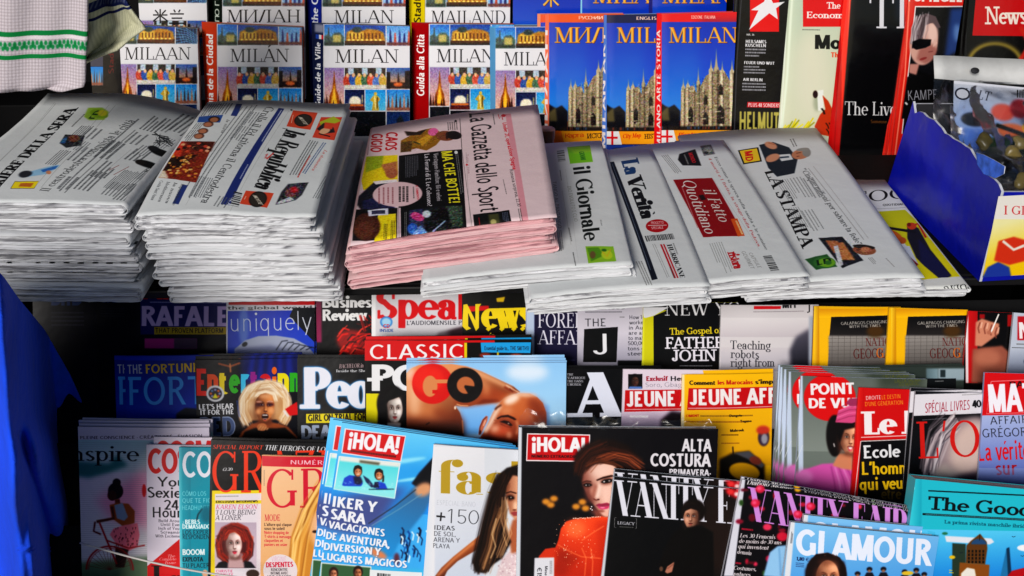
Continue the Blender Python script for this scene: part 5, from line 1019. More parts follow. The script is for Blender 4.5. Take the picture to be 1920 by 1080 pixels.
def p(A):
    A.view(1440, 540, 3.6); A.R(1300, -300, 2200, 1200, '#0c0b0c'); A.GR(1335, 100, 1412, 640, '#b41c20', '#9a1418', True); A.R(1335, 100, 1352, 640, '#d4d0d4', 2); A.R(1425, 176, 1460, 206, '#8a1418', 2); A.R(1615, 180, 1650, 260, '#8a1418', 2)
    A.P([(1395, 390), (1400, 230), (1440, 205), (1500, 225), (1560, 240), (1555, 310), (1500, 350), (1440, 395)], '#b8806c', 4)
    for x, y in ((1430, 230), (1470, 235), (1510, 245), (1545, 265)): A.L([(x, y), (x - 14, y + 40), (x - 6, y + 75)], 9, '#7a483c', 3); A.L([(x + 12, y), (x + 4, y + 40)], 9, '#d8a894', 3)
    A.L([(1555, 176), (1502, 300)], 9, '#e4e0dc', .6); A.E(1490, 300, 16, 14, '#a06a58', 2); A.P([(1380, 410), (1580, 388), (1625, 430), (1600, 640), (1370, 640)], '#8a5648', 8); A.E(1480, 470, 90, 60, '#a46c5a', 20)
mag('black magazine with red spine and a hand holding a cigarette', (1816, 583), (1925, 590), (1808, 690), 0, .026, '#0c0b0c', p, sp='#b41c20')
def p(A):
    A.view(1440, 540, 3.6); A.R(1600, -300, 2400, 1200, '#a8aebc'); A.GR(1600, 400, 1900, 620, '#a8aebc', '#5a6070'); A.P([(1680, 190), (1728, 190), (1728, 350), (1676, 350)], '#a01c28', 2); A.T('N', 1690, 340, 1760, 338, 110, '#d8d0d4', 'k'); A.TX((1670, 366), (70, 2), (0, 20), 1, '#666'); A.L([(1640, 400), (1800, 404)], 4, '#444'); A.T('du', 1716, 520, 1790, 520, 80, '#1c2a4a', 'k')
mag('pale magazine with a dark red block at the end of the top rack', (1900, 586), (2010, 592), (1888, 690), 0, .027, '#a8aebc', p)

# ------------------------------------------------------------------ middle rack
def p(A):
    A.view(0, 520, 3.6); A.R(700, -300, 1700, 1500, '#18389a'); A.GR(700, 560, 1500, 1000, '#162c7c', '#1c44b0'); A.T('FORTUNE 500', 986, 648, 1480, 634, 62, '#d0a83c', 'b'); A.T('THE', 862, 652, 962, 648, 62, '#a8a8b0', 'b')
    A.T('FORTUNE', 866, 862, 1800, 850, 190, '#4f92d8', 'm'); A.P([(1190, 920), (1250, 880), (1320, 885), (1400, 980), (1190, 1000)], '#1a1c2c', 6)
mag('royal blue magazine with sky blue capitals', (233, 668), (400, 664), (236, 800), 1, .058, '#18389a', p, copies=[(-.0128, .0, -.004), (-.012, .004, -.0085)], clabel=['second royal blue magazine peeping out at the left', 'third royal blue magazine at the back of its stack'])
def p(A):
    A.view(340, 520, 3.6); A.R(80, -300, 1000, 1600, '#0d0d18'); A.GR(400, 540, 800, 760, '#14246a', '#2c2250', a=.8, b=20)
    for k in range(5): A.P([(470 + k * 60, 540), (500 + k * 60, 540), (480 + k * 70, 700), (440 + k * 66, 700)], '#2c3c9c', 14, 0, .6) if 0 else A.P([(470 + k * 60, 540), (500 + k * 60, 540), (480 + k * 70, 700), (440 + k * 66, 700)], '#26389a', 10, .6)
    x = 102
    for ch, c, wd, y in (('E', '#c8281c', 68, 800), ('n', '#c8501c', 76, 782), ('t', '#d8c020', 62, 788), ('e', '#3a9a2c', 76, 782), ('r', '#4ab0d8', 58, 780), ('t', '#8a2a80', 58, 780), ('a', '#b8202c', 76, 780), ('i', '#d86a1c', 34, 778), ('n', '#d8c820', 76, 776), ('m', '#3a9a2c', 112, 774), ('e', '#4ab0d8', 76, 772)):
        A.T(ch, x, y, x + wd, y, {'E': 184, 'i': 166, 't': 168}.get(ch, 196), c, 'k'); x += wd + 5
    A.L([(250, 580), (330, 600), (400, 575)], 14, '#8a5030', 2); A.L([(330, 575), (335, 640)], 12, '#a8704a', 2); A.E(330, 565, 14, 14, '#2a1410', 2)
    A.E(230, 784, 62, 56, '#c8c8cc', 1); A.E(230, 784, 46, 41, '#2a2430', 1); 
    for k in range(8): A.E(230 + 30 * math.cos(k * .785), 784 + 26 * math.sin(k * .785), 9, 8, ['#8a8ab0', '#c06a3a', '#5a7a9a'][k % 3], 1)
    A.P([(230, 780), (250, 815), (210, 815)], '#c8c020', 1); A.T('LET’S HEAR', 118, 894, 356, 884, 36, '#d4d4d8', 'k'); A.T('IT FOR THE', 128, 930, 354, 922, 34, '#d4d4d8', 'k'); A.T('RED', 130, 1075, 366, 1066, 128, '#7a88a8', 'k', edge=('#c8ccd8', 2)); A.T('RED', 134, 1070, 362, 1062, 118, '#4a5878', 'k'); A.R(40, 960, 180, 1080, '#0d0d18', 6)
    # a glamorous singer with a great blonde wig
    hp = [(392, 830), (410, 770), (450, 730), (520, 698), (600, 695), (670, 715), (715, 760), (735, 830), (725, 900), (740, 960), (700, 1000), (640, 960), (480, 965), (430, 1000), (400, 960), (405, 900)]
    A.G(hp, '#ecdcc4', '#a87850', (540, 700), (600, 1000), 5); A.E(470, 800, 50, 60, '#b88c62', 22, 20, .7); A.E(680, 830, 40, 70, '#a87a50', 22, 0, .7); A.E(590, 735, 90, 26, '#f4e8d8', 18); A.E(440, 930, 30, 50, '#8a5c3c', 18, 0, .8); A.E(690, 930, 34, 50, '#c0946a', 18, 0, .8)
    for pts in ([(560, 715), (470, 745), (425, 820), (420, 920), (450, 985)], [(580, 715), (670, 740), (712, 820), (712, 920), (680, 980)], [(480, 800), (520, 745), (600, 735), (660, 790)]): A.HAIR(pts, ['#f8ecd8', '#9a6c46', '#e4c8a0', '#c09468', '#fff4e4'], 70, 2.2, 30, 1.6)
    A.P([(380, 1090), (410, 1040), (480, 985), (560, 970), (650, 985), (720, 1010), (790, 1090)], '#8a4c2c', 5); A.P([(400, 1100), (430, 1040), (500, 1015), (640, 1020), (700, 1015), (780, 1090)], '#0c0a0c', 6); A.P([(525, 940), (605, 940), (615, 1000), (515, 1000)], '#7a4226', 8)
    A.F(563, 872, 158, 222, 3, '#b47448', None, '#a84a44', .25, .3, '#1c0c08'); A.P([(545, 925), (563, 918), (585, 925), (590, 945), (565, 962), (543, 946)], '#200808', 2.5); A.L([(548, 929), (583, 930)], 7, '#f0e8e0', 1); A.L([(552, 953), (578, 953)], 4, '#d8c8c0', 1.5)
    for x in (527, 600): A.E(x, 858, 26, 10, '#3a1420', 5, 0, .8); A.E(x, 838, 22, 6, '#d8a8a0', 4, 0, .6)
    A.E(520, 905, 18, 20, '#d89a70', 8, 0, .8); A.E(612, 900, 16, 22, '#d89a70', 8, 0, .7); A.E(565, 800, 40, 16, '#d8a078', 10, 0, .8)
    A.HAIR([(505, 800), (525, 780), (570, 768), (625, 785), (640, 830)], ['#f4e4cc', '#c8a078', '#fff0dc'], 30, 2.4, 8, 1.4)
    A.E(545, 1010, 34, 26, '#a86c48', 4)
    for k in range(4): A.L([(520 + 18 * k, 1030), (540 + 16 * k, 1000 + 5 * k)], 9, '#c08860', 2)
    A.P([(700, 890), (780, 840), (790, 930), (730, 935)], '#b81c20', 3); A.L([(690, 900), (720, 940)], 12, '#d8d0d0', 3); A.TX((370, 830), (20, 120), (14, 0), 2, '#3a60b0')
mag('black magazine with rainbow heading and a blonde wigged singer', (365, 675), (560, 670), (368, 815), 1, .060, '#0d0d18', p, copies=[(.0, -.004, -.005), (.003, -.006, -.009)], clabel=['second rainbow headed magazine behind the singer', 'rearmost rainbow headed magazine of its stack'])
def p(A):
    A.view(340, 520, 3.6); A.R(770, -300, 1800, 1600, '#0c0c10'); A.T('BACHELOR in', 1066, 614, 1230, 606, 28, '#b09a9c', 'I'); A.T('Inside the Shocking Story', 1044, 640, 1420, 634, 18, '#c8c8cc', 'B')
    A.T('People', 800, 888, 1690, 878, 280, '#3a8ad0', 'N', edge=('#4aa0e0', 14)); A.T('People', 800, 886, 1690, 876, 276, '#d0d2e0', 'N', edge=('#d0d2e0', 4))
    A.P([(842, 922), (1500, 908), (1500, 970), (842, 984)], '#c8b820'); A.T('GIRL ON TRIAL FOR', 856, 972, 1250, 960, 46, '#16140c', 'k'); A.T('DEADLY TEXTS', 812, 1096, 1560, 1080, 96, '#8a94a8', 'k', edge=('#c8ccd8', 1)); A.GR(770, 1050, 1400, 1200, '#0c0c10', '#0c0c10', a=.3)
mag('black magazine with fat white letters outlined in blue', (557, 672), (760, 672), (558, 815), 1, .062, '#0c0c10', p, copies=[(.0, -.003, -.005)], clabel=['second magazine with fat outlined letters behind'])
def p(A):
    A.view(340, 520, 3.6); A.R(1240, -300, 2700, 1600, '#0a0a0c'); A.R(1236, 424, 2115, 560, '#b4161c'); A.T('CLASSIC', 1274, 550, 1902, 546, 98, '#dcdce0', 'm'); A.R(1914, 438, 2450, 580, '#0e0c0c'); A.R(1910, 440, 1928, 560, '#c8b41c'); A.P([(2020, 440), (2360, 438), (2355, 510), (2025, 505)], '#2a90c8'); A.T('Essential guide to... THE SMITHS!', 2046, 490, 2346, 492, 28, '#0c1c28', 'm'); A.E(2050, 525, 40, 18, '#7a3020', 6); A.E(2260, 545, 60, 30, '#a85a3c', 6); A.R(2130, 505, 2142, 555, '#c8b41c', 1)
    A.R(1240, 565, 1500, 1200, '#0c0c0e'); A.T('POP', 1286, 764, 1800, 764, 178, '#d4d4d8', 'k'); A.R(1254, 676, 1330, 700, '#d4d4d8'); A.P([(1248, 782), (1345, 782), (1330, 830), (1330, 1100), (1248, 1100)], '#c8bc14')
    A.E(1420, 850, 100, 125, '#0e0a0c', 5); A.P([(1330, 850), (1320, 1100), (1400, 1100)], '#0e0a0c', 5); A.F(1440, 890, 130, 200, 0, '#c4bab4', None, '#8a3034', .1, .1, '#1a1012'); A.P([(1360, 870), (1370, 790), (1430, 760), (1500, 770), (1480, 800), (1400, 830)], '#0c090a', 4); A.E(1375, 920, 18, 70, '#0c090a', 6); A.R(1390, 980, 1480, 1100, '#b0a49e', 6)
mag('black magazine with red title band and yellow patch', (684, 638), (996, 642), (688, 800), 1, .064, '#0a0a0c', p, copies=[(.001, -.004, -.006)], clabel=['second magazine with red title band behind'])
def p(A):
    A.view(780, 520, 3.6); A.GR(-100, 560, 1100, 1150, '#8ab4e0', '#a8cce8'); A.E(750, 640, 140, 60, '#c8d8ec', 30); A.GR(300, 860, 900, 1060, '#7aa4d8', '#4a84c8', a=.7, b=10)
    # the arm over the head of a smiling man
    A.view(740, 660, 5.647)
    body = [(120, 230), (180, 170), (260, 135), (600, 125), (760, 150), (920, 205), (1100, 290), (1260, 365), (1330, 425), (1250, 455), (1160, 480), (1110, 525), (960, 535), (860, 555), (770, 577), (640, 566), (690, 640), (722, 740), (728, 900), (724, 1100), (60, 1100), (60, 300)]
    A.G(body, '#c88a62', '#5a2a16', (300, 300), (520, 860), 5)
    A.E(330, 640, 190, 130, '#b8764e', 60, 0, .8); A.E(210, 430, 70, 260, '#dcae90', 45, 0, .8); A.E(180, 240, 50, 60, '#e0c0b0', 30, 0, .8); A.E(520, 660, 120, 60, '#7a3c20', 40, 20, .7)
    A.P([(640, 566), (690, 640), (722, 740), (728, 1000), (640, 1000), (600, 760)], '#6a3018', 36, .7); A.G([(60, 700), (728, 720), (728, 1100), (60, 1100)], '#5a2a16', '#140805', (400, 720), (420, 900), 50, .95)
    A.P([(640, 500), (900, 490), (1150, 440), (1240, 455), (1110, 525), (770, 577), (640, 566)], '#8a4424', 26, .9); A.P([(900, 360), (1060, 380), (1220, 440), (1120, 520), (900, 530)], '#96492a', 30, .8); A.P([(930, 500), (1110, 500), (1090, 530), (860, 556)], '#6a2c18', 14, .8)
    A.L([(760, 190), (920, 240), (1100, 320), (1240, 390)], 40, '#d8a684', 22, .8); A.L([(900, 300), (980, 380), (960, 450)], 60, '#c88e6a', 34, .7); A.L([(1160, 370), (1240, 420), (1290, 435)], 22, '#7a3420', 9); A.L([(1180, 350), (1270, 405), (1320, 430)], 12, '#d8b09c', 5, .8); A.L([(1215, 385), (1255, 430)], 10, '#5a2416', 5)
    A.L([(655, 552), (700, 566), (780, 570)], 8, '#e0b494', 4); A.E(640, 590, 10, 18, '#e8d0c0', 4); A.L([(330, 770), (370, 745)], 8, '#0c0503', 3); A.L([(716, 720), (726, 860)], 9, '#c89474', 5, .7)
    head = [(890, 920), (940, 850), (985, 760), (1040, 640), (1085, 570), (1150, 500), (1230, 460), (1330, 437), (1430, 440), (1510, 478), (1570, 540), (1605, 640), (1620, 1100), (860, 1100)]
    A.G(head, '#b8704c', '#6a2a18', (1200, 480), (1260, 960), 5)
    A.E(1300, 590, 210, 130, '#b4683f', 50, 12, .8); A.E(1240, 500, 90, 44, '#ecd4c6', 26, -28, .95); A.E(1400, 455, 110, 20, '#dcb8a4', 16, 4, .9); A.P([(1440, 470), (1560, 530), (1600, 660), (1600, 780), (1480, 700), (1400, 560)], '#7a3822', 40, .8)
    A.L([(1120, 560), (1060, 660), (1010, 760), (950, 850)], 46, '#e2c4b4', 16, .9); A.L([(1130, 560), (1080, 590), (1062, 610)], 18, '#3a1c12', 7); A.E(1180, 620, 70, 40, '#c88a68', 30, 0, .7)
    A.P([(886, 880), (895, 800), (925, 720), (965, 676), (988, 680), (980, 730), (945, 800), (915, 870)], '#b06850', 4); A.L([(895, 860), (905, 790), (940, 715), (975, 684)], 9, '#4a1c14', 3); A.L([(940, 780), (962, 720)], 10, '#e0b09c', 4); A.E(905, 850, 10, 24, '#30100c', 5, 10)
    A.P([(1080, 700), (1130, 672), (1200, 664), (1262, 690), (1292, 715), (1270, 722), (1200, 690), (1130, 692), (1090, 712)], '#28100a', 5); A.E(1190, 745, 90, 34, '#7a3a24', 18, 14, .9)
    A.P([(1110, 738), (1160, 722), (1210, 735), (1250, 775), (1225, 785), (1190, 765), (1150, 750)], '#1c0a07', 5); A.E(1205, 756, 10, 6, '#c8b4ac', 2); A.L([(1120, 760), (1180, 790), (1240, 796)], 8, '#5a2014', 4); A.L([(1080, 730), (1050, 720)], 5, '#7a4030', 3); A.L([(1085, 750), (1050, 755)], 5, '#7a4030', 3); A.L([(1090, 770), (1062, 790)], 5, '#7a4030', 3)
    A.E(1110, 850, 110, 60, '#b8563a', 34, -20, .85); A.E(1060, 810, 50, 40, '#d8a088', 24, -30, .8); A.E(1210, 880, 30, 40, '#d08a70', 16, 0, .8); A.P([(890, 930), (980, 880), (1100, 910), (1300, 960), (1300, 1100), (860, 1100)], '#2c0f0a', 26, .9); A.L([(1290, 730), (1310, 800), (1290, 870)], 20, '#d09a7c', 12, .7)
    A.view(780, 520, 3.6)
    A.E(112, 718, 138, 136, '#b81c18', 1.5); A.E(80, 690, 110, 90, '#d83a28', 20, 0, .6); A.E(95, 735, 50, 72, '#c08058', 1.5); A.R(95, 690, 215, 715, '#c08058'); A.R(110, 760, 150, 785, '#b81c18')
    A.E(330, 728, 120, 118, '#120d0d', 1.5, 20); A.E(335, 728, 60, 58, '#a86844', 1.5); A.P([(330, 728), (420, 740), (360, 800), (325, 740)], '#120d0d', 1)
mag('sky blue magazine with a bald man and red and black letters', (762, 681), (1062, 679), (762, 800), 1, .074, '#8ab4e0', p, tilt=.03, copies=[(.0008, -.002, -.0042), (.0, -.005, -.0085), (-.001, -.007, -.0125)], clabel=['second sky blue magazine with the bald man behind the front copy', 'third sky blue magazine with the bald man', 'rearmost sky blue magazine with the bald man'])
def p(A):
    A.view(780, 520, 3.6); A.R(900, -300, 2000, 1600, '#09090c'); A.R(960, 610, 980, 1100, '#8a9ab0', 4); A.T('A', 1000, 942, 1428, 936, 300, '#c8ccdc', 'N')
    for k, s_ in enumerate(('ÊTRE', 'EN AFRIQUE', 'ÊTRE DANS', 'LE MONDE')): A.T(s_, 1005, 662 + 22 * k, 1005 + len(s_) * 13.5, 662 + 22 * k, 15, '#b8b8c0', 'B')
    A.R(970, 948, 1500, 1010, '#1c2024', 4)
mag('black magazine with one giant white letter A', (1049, 691), (1240, 688), (1045, 800), 1, .060, '#09090c', p, copies=[(.001, -.003, -.005)], clabel=['second magazine with the giant white A behind'])
def p(A):
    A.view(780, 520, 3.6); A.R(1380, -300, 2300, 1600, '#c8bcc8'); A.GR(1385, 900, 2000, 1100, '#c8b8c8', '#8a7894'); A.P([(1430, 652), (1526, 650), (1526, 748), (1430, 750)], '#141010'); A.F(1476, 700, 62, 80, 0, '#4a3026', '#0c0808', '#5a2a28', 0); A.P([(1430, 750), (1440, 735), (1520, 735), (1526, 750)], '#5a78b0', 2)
    A.T('Henri Konan', 1716, 697, 2030, 695, 32, '#1c1c20', 'b'); A.T('Exclusif', 1552, 698, 1700, 696, 32, '#8a1c30', 'k'); A.T('Soro, Gbagbo, les jeunes', 1548, 738, 2080, 734, 30, '#555560', 'l')
    A.P([(1410, 760), (2100, 750), (2100, 890), (1404, 906)], '#a8141c'); A.T('JEUNE AFRIQUE', 1420, 872, 2240, 860, 104, '#d8d4d8', 'k'); A.L([(1414, 890), (2100, 882)], 5, '#d0a0a4'); A.R(1440, 930, 1565, 945, '#e0d8e0', 1); A.P([(1650, 960), (1720, 900), (1800, 910), (1800, 1100), (1650, 1100)], '#1c141c', 12)
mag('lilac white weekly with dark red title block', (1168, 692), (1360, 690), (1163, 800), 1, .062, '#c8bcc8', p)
def p(A):
    A.view(1160, 540, 3.6); A.R(400, -300, 1400, 1700, '#d8a418'); A.GR(400, 560, 1100, 1200, '#dca81c', '#c8941a'); A.R(412, 580, 444, 1100, '#d8c8a0', 3); A.T('Comment', 476, 654, 650, 652, 30, '#1c160c', 'k'); A.T('s’imposent', 918, 648, 1180, 644, 30, '#1c160c', 'k'); A.T('les Marocains', 664, 650, 904, 648, 30, '#a8341c', 'k')
    A.P([(472, 676), (1300, 662), (1300, 806), (462, 824)], '#a8141c'); A.T('JEUNE AFRIQUE', 480, 792, 1350, 774, 108, '#dcd4d4', 'k'); A.L([(470, 812), (1200, 798)], 5, '#d0a0a4')
    A.T('CIMENT', 454, 872, 542, 868, 16, '#a8241c', 'k'); A.TX((548, 852), (440, -4), (0, 22), 1, '#7a5c1c'); A.T('Dangote', 744, 868, 834, 866, 16, '#1c160c', 'k'); A.TX((456, 890), (440, 0), (0, 24), 1, '#8a5c1c'); A.T('Toguna', 818, 906, 896, 904, 16, '#1c160c', 'k'); A.T('Mabrouk', 750, 970, 846, 966, 18, '#1c160c', 'k'); A.TX((690, 980), (120, 0), (0, 20), 1, '#5a400c'); A.TX((690, 1036), (130, 0), (0, 20), 1, '#8a5c1c')
    A.E(980, 1010, 40, 60, '#3c3040', 6); A.E(975, 960, 46, 30, '#a83a2c', 8); A.E(985, 1020, 22, 34, '#8a8890', 5)
    A.view(1120, 760, 3.375); A.P([(770, 340), (850, 300), (960, 290), (1060, 380), (1060, 540), (770, 540)], '#14120e', 10); A.E(930, 420, 100, 56, '#b88a1c', 6, 12); A.P([(860, 300), (960, 290), (1060, 380), (1040, 400), (950, 340)], '#4a4a50', 4); A.E(1000, 350, 40, 26, '#6a3428', 6, 20); A.L([(855, 260), (858, 310)], 8, '#1c1610', 1)
mag('mustard yellow weekly with dark red title block', (1279, 702), (1450, 697), (1276, 800), 1, .064, '#d8a418', p, copies=[(.0015, -.004, -.005)], clabel=['second mustard yellow weekly behind the front one'])
def p(A):
    A.view(1440, 540, 3.6); A.R(-100, -300, 1500, 1800, '#6a706c'); A.GR(-100, 560, 900, 1100, '#5a605c', '#7a807c'); A.R(205, 590, 236, 1500, '#b0bcd0', 3); A.E(415, 738, 172, 158, '#b8181a', 1); A.T('POINT', 290, 722, 578, 712, 76, '#d8d4d8', 'k'); A.T('DE VUE', 276, 812, 606, 806, 68, '#d8d4d8', 'k'); A.T('LALLA SALMA', 852, 640, 1030, 630, 26, '#a8a024', 'm'); A.T('DU MAROC', 880, 662, 1020, 654, 22, '#8a8420', 'm'); A.R(740, 560, 1060, 680, '#343c30', 30, .7)
    A.view(1440, 780, 3.6)
    # a smiling woman in pink with a round hat
    A.P([(200, 400), (230, 365), (360, 320), (430, 315), (600, 360), (620, 520), (180, 520)], '#b85a98', 4); A.E(240, 410, 60, 50, '#d07ab4', 16)
    for k in range(6): A.L([(420 + 25 * k, 335), (440 + 32 * k, 430), (450 + 34 * k, 500)], 7, ['#8a3a74', '#d888bc'][k % 2], 4)
    A.P([(430, 330), (470, 250), (560, 250), (560, 360), (490, 350)], '#b87c62', 5); A.E(445, 130, 56, 140, '#120c0c', 5); A.E(560, 90, 130, 150, '#120c0c', 6); A.F(545, 150, 160, 220, 3, '#cc9478', None, '#a03848', .25, .22, '#1c100c'); A.P([(455, 110), (470, 40), (560, 10), (650, 40), (600, 70), (510, 90), (478, 180)], '#120c0c', 4); A.L([(438, 180), (444, 205)], 7, '#c8c4c4', 1.5)
    A.P([(450, 40), (470, -40), (560, -80), (640, -60), (640, 20), (560, 45)], '#b8527c', 3); A.P([(520, -90), (545, -120), (600, -125), (620, -80), (560, -60)], '#8a3a5c', 3)
    for k in range(5): A.L([(455 + k * 6, 30 - k * 22), (540, -k * 22), (640, -12 - k * 18)], 5, ['#8a3458', '#d8749c'][k % 2], 2)
    A.E(680, -105, 58, 36, '#a83848', 3); A.E(690, -100, 30, 20, '#5a1c28', 4)
    A.TX((180, 320), (50, -130), (10, 0), 1, '#c8ccd0')
mag('grey weekly with red disc and a woman in a pink hat', (1503, 705), (1740, 698), (1480, 900), 1, .070, '#6a706c', p, copies=[(-.0135, -.004, -.0042), (-.018, -.006, -.0085), (-.0215, -.008, -.0128), (-.023, -.010, -.017)], clabel=['second grey weekly with red disc showing its left edge', 'third grey weekly with red disc in the same stack', 'fourth grey weekly with red disc in the same stack', 'rearmost grey weekly with red disc'], sp='#a8b4c8')
def p(A):
    A.view(1440, 540, 3.6); A.R(400, -300, 1700, 1700, '#343c38'); A.GR(1060, 540, 1140, 700, '#5a6a70', '#7a8c94', True, 4); A.R(1140, 540, 1330, 620, '#8a98a0', 5); A.R(1155, 550, 1190, 600, '#2a3438', 3); A.R(1052, 608, 1262, 690, '#15181a'); A.TX((1120, 620), (60, -2), (0, 14), 1, '#888')
mag('greenish weekly mostly hidden behind the grey ones', (1600, 690), (1806, 688), (1600, 800), 1, .048, '#343c38', p, copies=[(.0, -.002, -.004)], clabel=['second greenish weekly at the very back'])
def p(A):
    A.view(1440, 540, 3.6); A.R(500, -300, 1700, 1900, '#b0181a'); A.GR(600, 670, 650, 1500, '#c8302a', '#a81416', True); A.T('DROITE', 662, 756, 762, 750, 26, '#d8c8c8', 'm'); A.T('LE DESTIN', 768, 752, 894, 744, 28, '#d08c30', 'm'); A.T('D’UNE GÉNÉRATION', 656, 798, 912, 786, 28, '#d08c30', 'm')
    A.T('Le Point', 630, 990, 1390, 976, 156, '#dcd4d8', 'N'); A.L([(628, 1008), (940, 996)], 6, '#d8b0b0'); A.P([(628, 1030), (940, 1018), (920, 1700), (580, 1700)], '#0c0b0c'); A.view(1440, 780, 3.6); A.L([(628, 170), (940, 158)], 5, '#d4c8c8'); A.L([(626, 170), (580, 560)], 5, '#d4c8c8')
    A.T('Ecole', 646, 286, 896, 276, 88, '#d0d0d4', 'b'); A.T('L’homme', 632, 396, 1010, 386, 88, '#c8a424', 'b'); A.T('qui veut', 616, 500, 950, 488, 86, '#c8a424', 'b'); A.T('être', 760, 560, 900, 560, 80, '#3c3210', 'b')
mag('narrow red weekly with large white letters over a black box', (1611, 727), (1708, 728), (1592, 900), 1, .074, '#b0181a', p, sp='#c0201e')
def p(A):
    A.view(1440, 540, 3.6); A.R(800, -300, 2100, 1900, '#0d0c10'); A.P([(985, 716), (1700, 690), (1700, 830), (982, 862)], '#c8c4cc'); A.P([(1000, 690), (1700, 640), (1700, 690), (990, 718)], '#14141a'); A.TX((1300, 712), (140, -8), (0, 14), 1, '#888'); A.T('SPÉCIAL LIVRES', 1058, 842, 1350, 816, 64, '#8a1c30', 'l', sk=.1); A.T('SPÉCIAL LIVRES', 1059, 842, 1351, 816, 64, '#8a1c30', 's', sk=.1); A.T('40 PAGES', 1368, 806, 1640, 784, 50, '#1a1a1e', 'k')
    A.P([(1100, 1080), (1140, 960), (1220, 890), (1400, 860), (1500, 900), (1500, 1400), (1060, 1400)], '#8a7c80', 20); A.HAIR([(1230, 900), (1140, 1000), (1100, 1150), (1080, 1280)], ['#c8c0c4', '#5a5258', '#a89ca0', '#3a343c'], 40, 10, 60, 3); A.E(1350, 1080, 120, 190, '#b8a49e', 30, 20); A.P([(1080, 1300), (1180, 1180), (1320, 1280), (1380, 1360), (1080, 1400)], '#a89c98', 20)
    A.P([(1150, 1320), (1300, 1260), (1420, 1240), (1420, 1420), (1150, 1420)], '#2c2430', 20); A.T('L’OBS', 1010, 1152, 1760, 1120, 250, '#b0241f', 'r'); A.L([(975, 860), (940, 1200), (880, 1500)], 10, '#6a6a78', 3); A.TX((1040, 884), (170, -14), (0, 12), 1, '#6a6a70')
mag('black weekly with white band and red letter L', (1716, 733), (1870, 722), (1688, 900), 1, .077, '#0d0c10', p, copies=[(-.004, -.003, -.0042)], clabel=['second black weekly with white band behind'], sp='#9a9aa4')
def p(A):
    A.view(1440, 540, 3.6); A.R(1300, -300, 2300, 1900, '#8c98c0'); A.P([(1460, 560), (2200, 560), (2200, 846), (1436, 862)], '#b41820'); A.L([(1510, 632), (1900, 612)], 4, '#d88a90'); A.L([(1510, 632), (1478, 850), (1800, 838)], 4, '#d88a90'); A.T('PARIS', 1632, 676, 1850, 664, 44, '#3a0c10', 'b'); A.T('MATCH', 1496, 842, 2000, 820, 190, '#dcd8e4', 'k')
    A.G([(1436, 862), (2200, 840), (2200, 1500), (1380, 1500)], '#9aa4c8', '#5a66a0', (1600, 860), (1600, 1300)); A.T('AFFAIRE', 1502, 922, 1790, 906, 52, '#26262e', 's'); A.T('GRÉGORY', 1450, 1010, 1790, 994, 58, '#26262e', 's'); A.view(1440, 780, 3.6); A.T('La vérité', 1420, 304, 1760, 286, 132, '#b41c28', 'm'); A.T('sur', 1536, 398, 1676, 392, 100, '#8a1824', 'm'); A.L([(1440, 20), (1380, 420)], 5, '#3a4a80', 1); A.GR(1350, 350, 1800, 500, '#8c98c0', '#2c3456', a=.6)
mag('pale blue weekly with red title block at the right edge', (1848, 699), (2030, 694), (1824, 900), 1, .080, '#8c98c0', p)

# ------------------------------------------------------------------ lower rack
def p(A):
    A.view(150, 780, 3.6); A.R(-200, -200, 1200, 1700, '#ccc8d2'); A.GR(-200, 60, 900, 160, '#c8c0d0', '#bcb4c4'); A.T('PLEINE CONSCIENCE · CRÉATIVITÉ · ÉVASION', 0, 156, 824, 142, 20, '#3a3640', 'm'); A.GR(-200, 160, 900, 380, '#9cb8be', '#c0c8ce'); A.GR(-200, 380, 900, 900, '#d4c8d6', '#d0ccd4'); A.P([(100, 560), (400, 380), (470, 340), (470, 760), (200, 700)], '#e088a8', 40, .8)
    for k in range(60): A.L([(-200, 180 + k * 14), (480, 178 + k * 14)], 2, '#7a7480', .3, .5)
    A.P([(-100, 300), (200, 320), (250, 260), (330, 330), (200, 380), (60, 420), (-100, 400)], '#3a6c70', 16); A.T('inspire', -110, 304, 404, 302, 104, '#1a1a1e', 'r'); A.P([(-100, 1000), (500, 940), (500, 1200), (-100, 1200)], '#5a7058', 20)
    A.E(250, 446, 28, 26, '#161012', 1.5); A.E(242, 505, 52, 56, '#161012', 1.5); A.E(218, 535, 32, 36, '#3a1c16', 2); A.P([(235, 560), (270, 560), (275, 600), (240, 600)], '#5a2c1c', 1); A.P([(200, 600), (250, 585), (330, 590), (372, 640), (370, 720), (300, 750), (215, 690)], '#8a4a24', 2); A.P([(232, 600), (290, 585), (326, 680), (300, 706), (250, 690)], '#7a88a0', 1.5); A.L([(215, 610), (230, 690), (110, 715)], 20, '#4a2418', 2)
    A.P([(225, 760), (300, 735), (390, 720), (405, 800), (390, 880), (330, 910), (250, 870), (200, 800)], '#e07484', 2)
    for k in range(40): x = 230 + A.rng.uniform(0, 160); y = 745 + A.rng.uniform(0, 130); A.L([(x, y), (x, y + 16)], 3.5, '#4a1420'); A.L([(x - 5, y + 5), (x + 5, y + 5)], 3, '#4a1420')
    A.P([(240, 880), (330, 900), (300, 1020), (240, 1020)], '#2a1210', 3); A.L([(130, 720), (180, 840), (250, 1000)], 12, '#8a1c20', 1); A.L([(100, 715), (90, 780), (140, 800)], 12, '#4a1414', 1); A.L([(180, 840), (330, 890), (440, 870)], 9, '#8a1c20', 1)
    for r in (160, 146): 
        t = np.radians(np.linspace(180, 360, 40)); A.L(np.stack([200 + r * np.cos(t), 1040 + r * np.sin(t)], 1), 11 if r == 160 else 4, '#8a2024', 1)
    for k in range(14): a = R(190 + k * 12); A.L([(200, 1040), (200 + 150 * math.cos(a), 1040 + 150 * math.sin(a))], 2, '#5a2420', .4)
    A.E(436, 500, 14, 44, '#b81c28', 1)
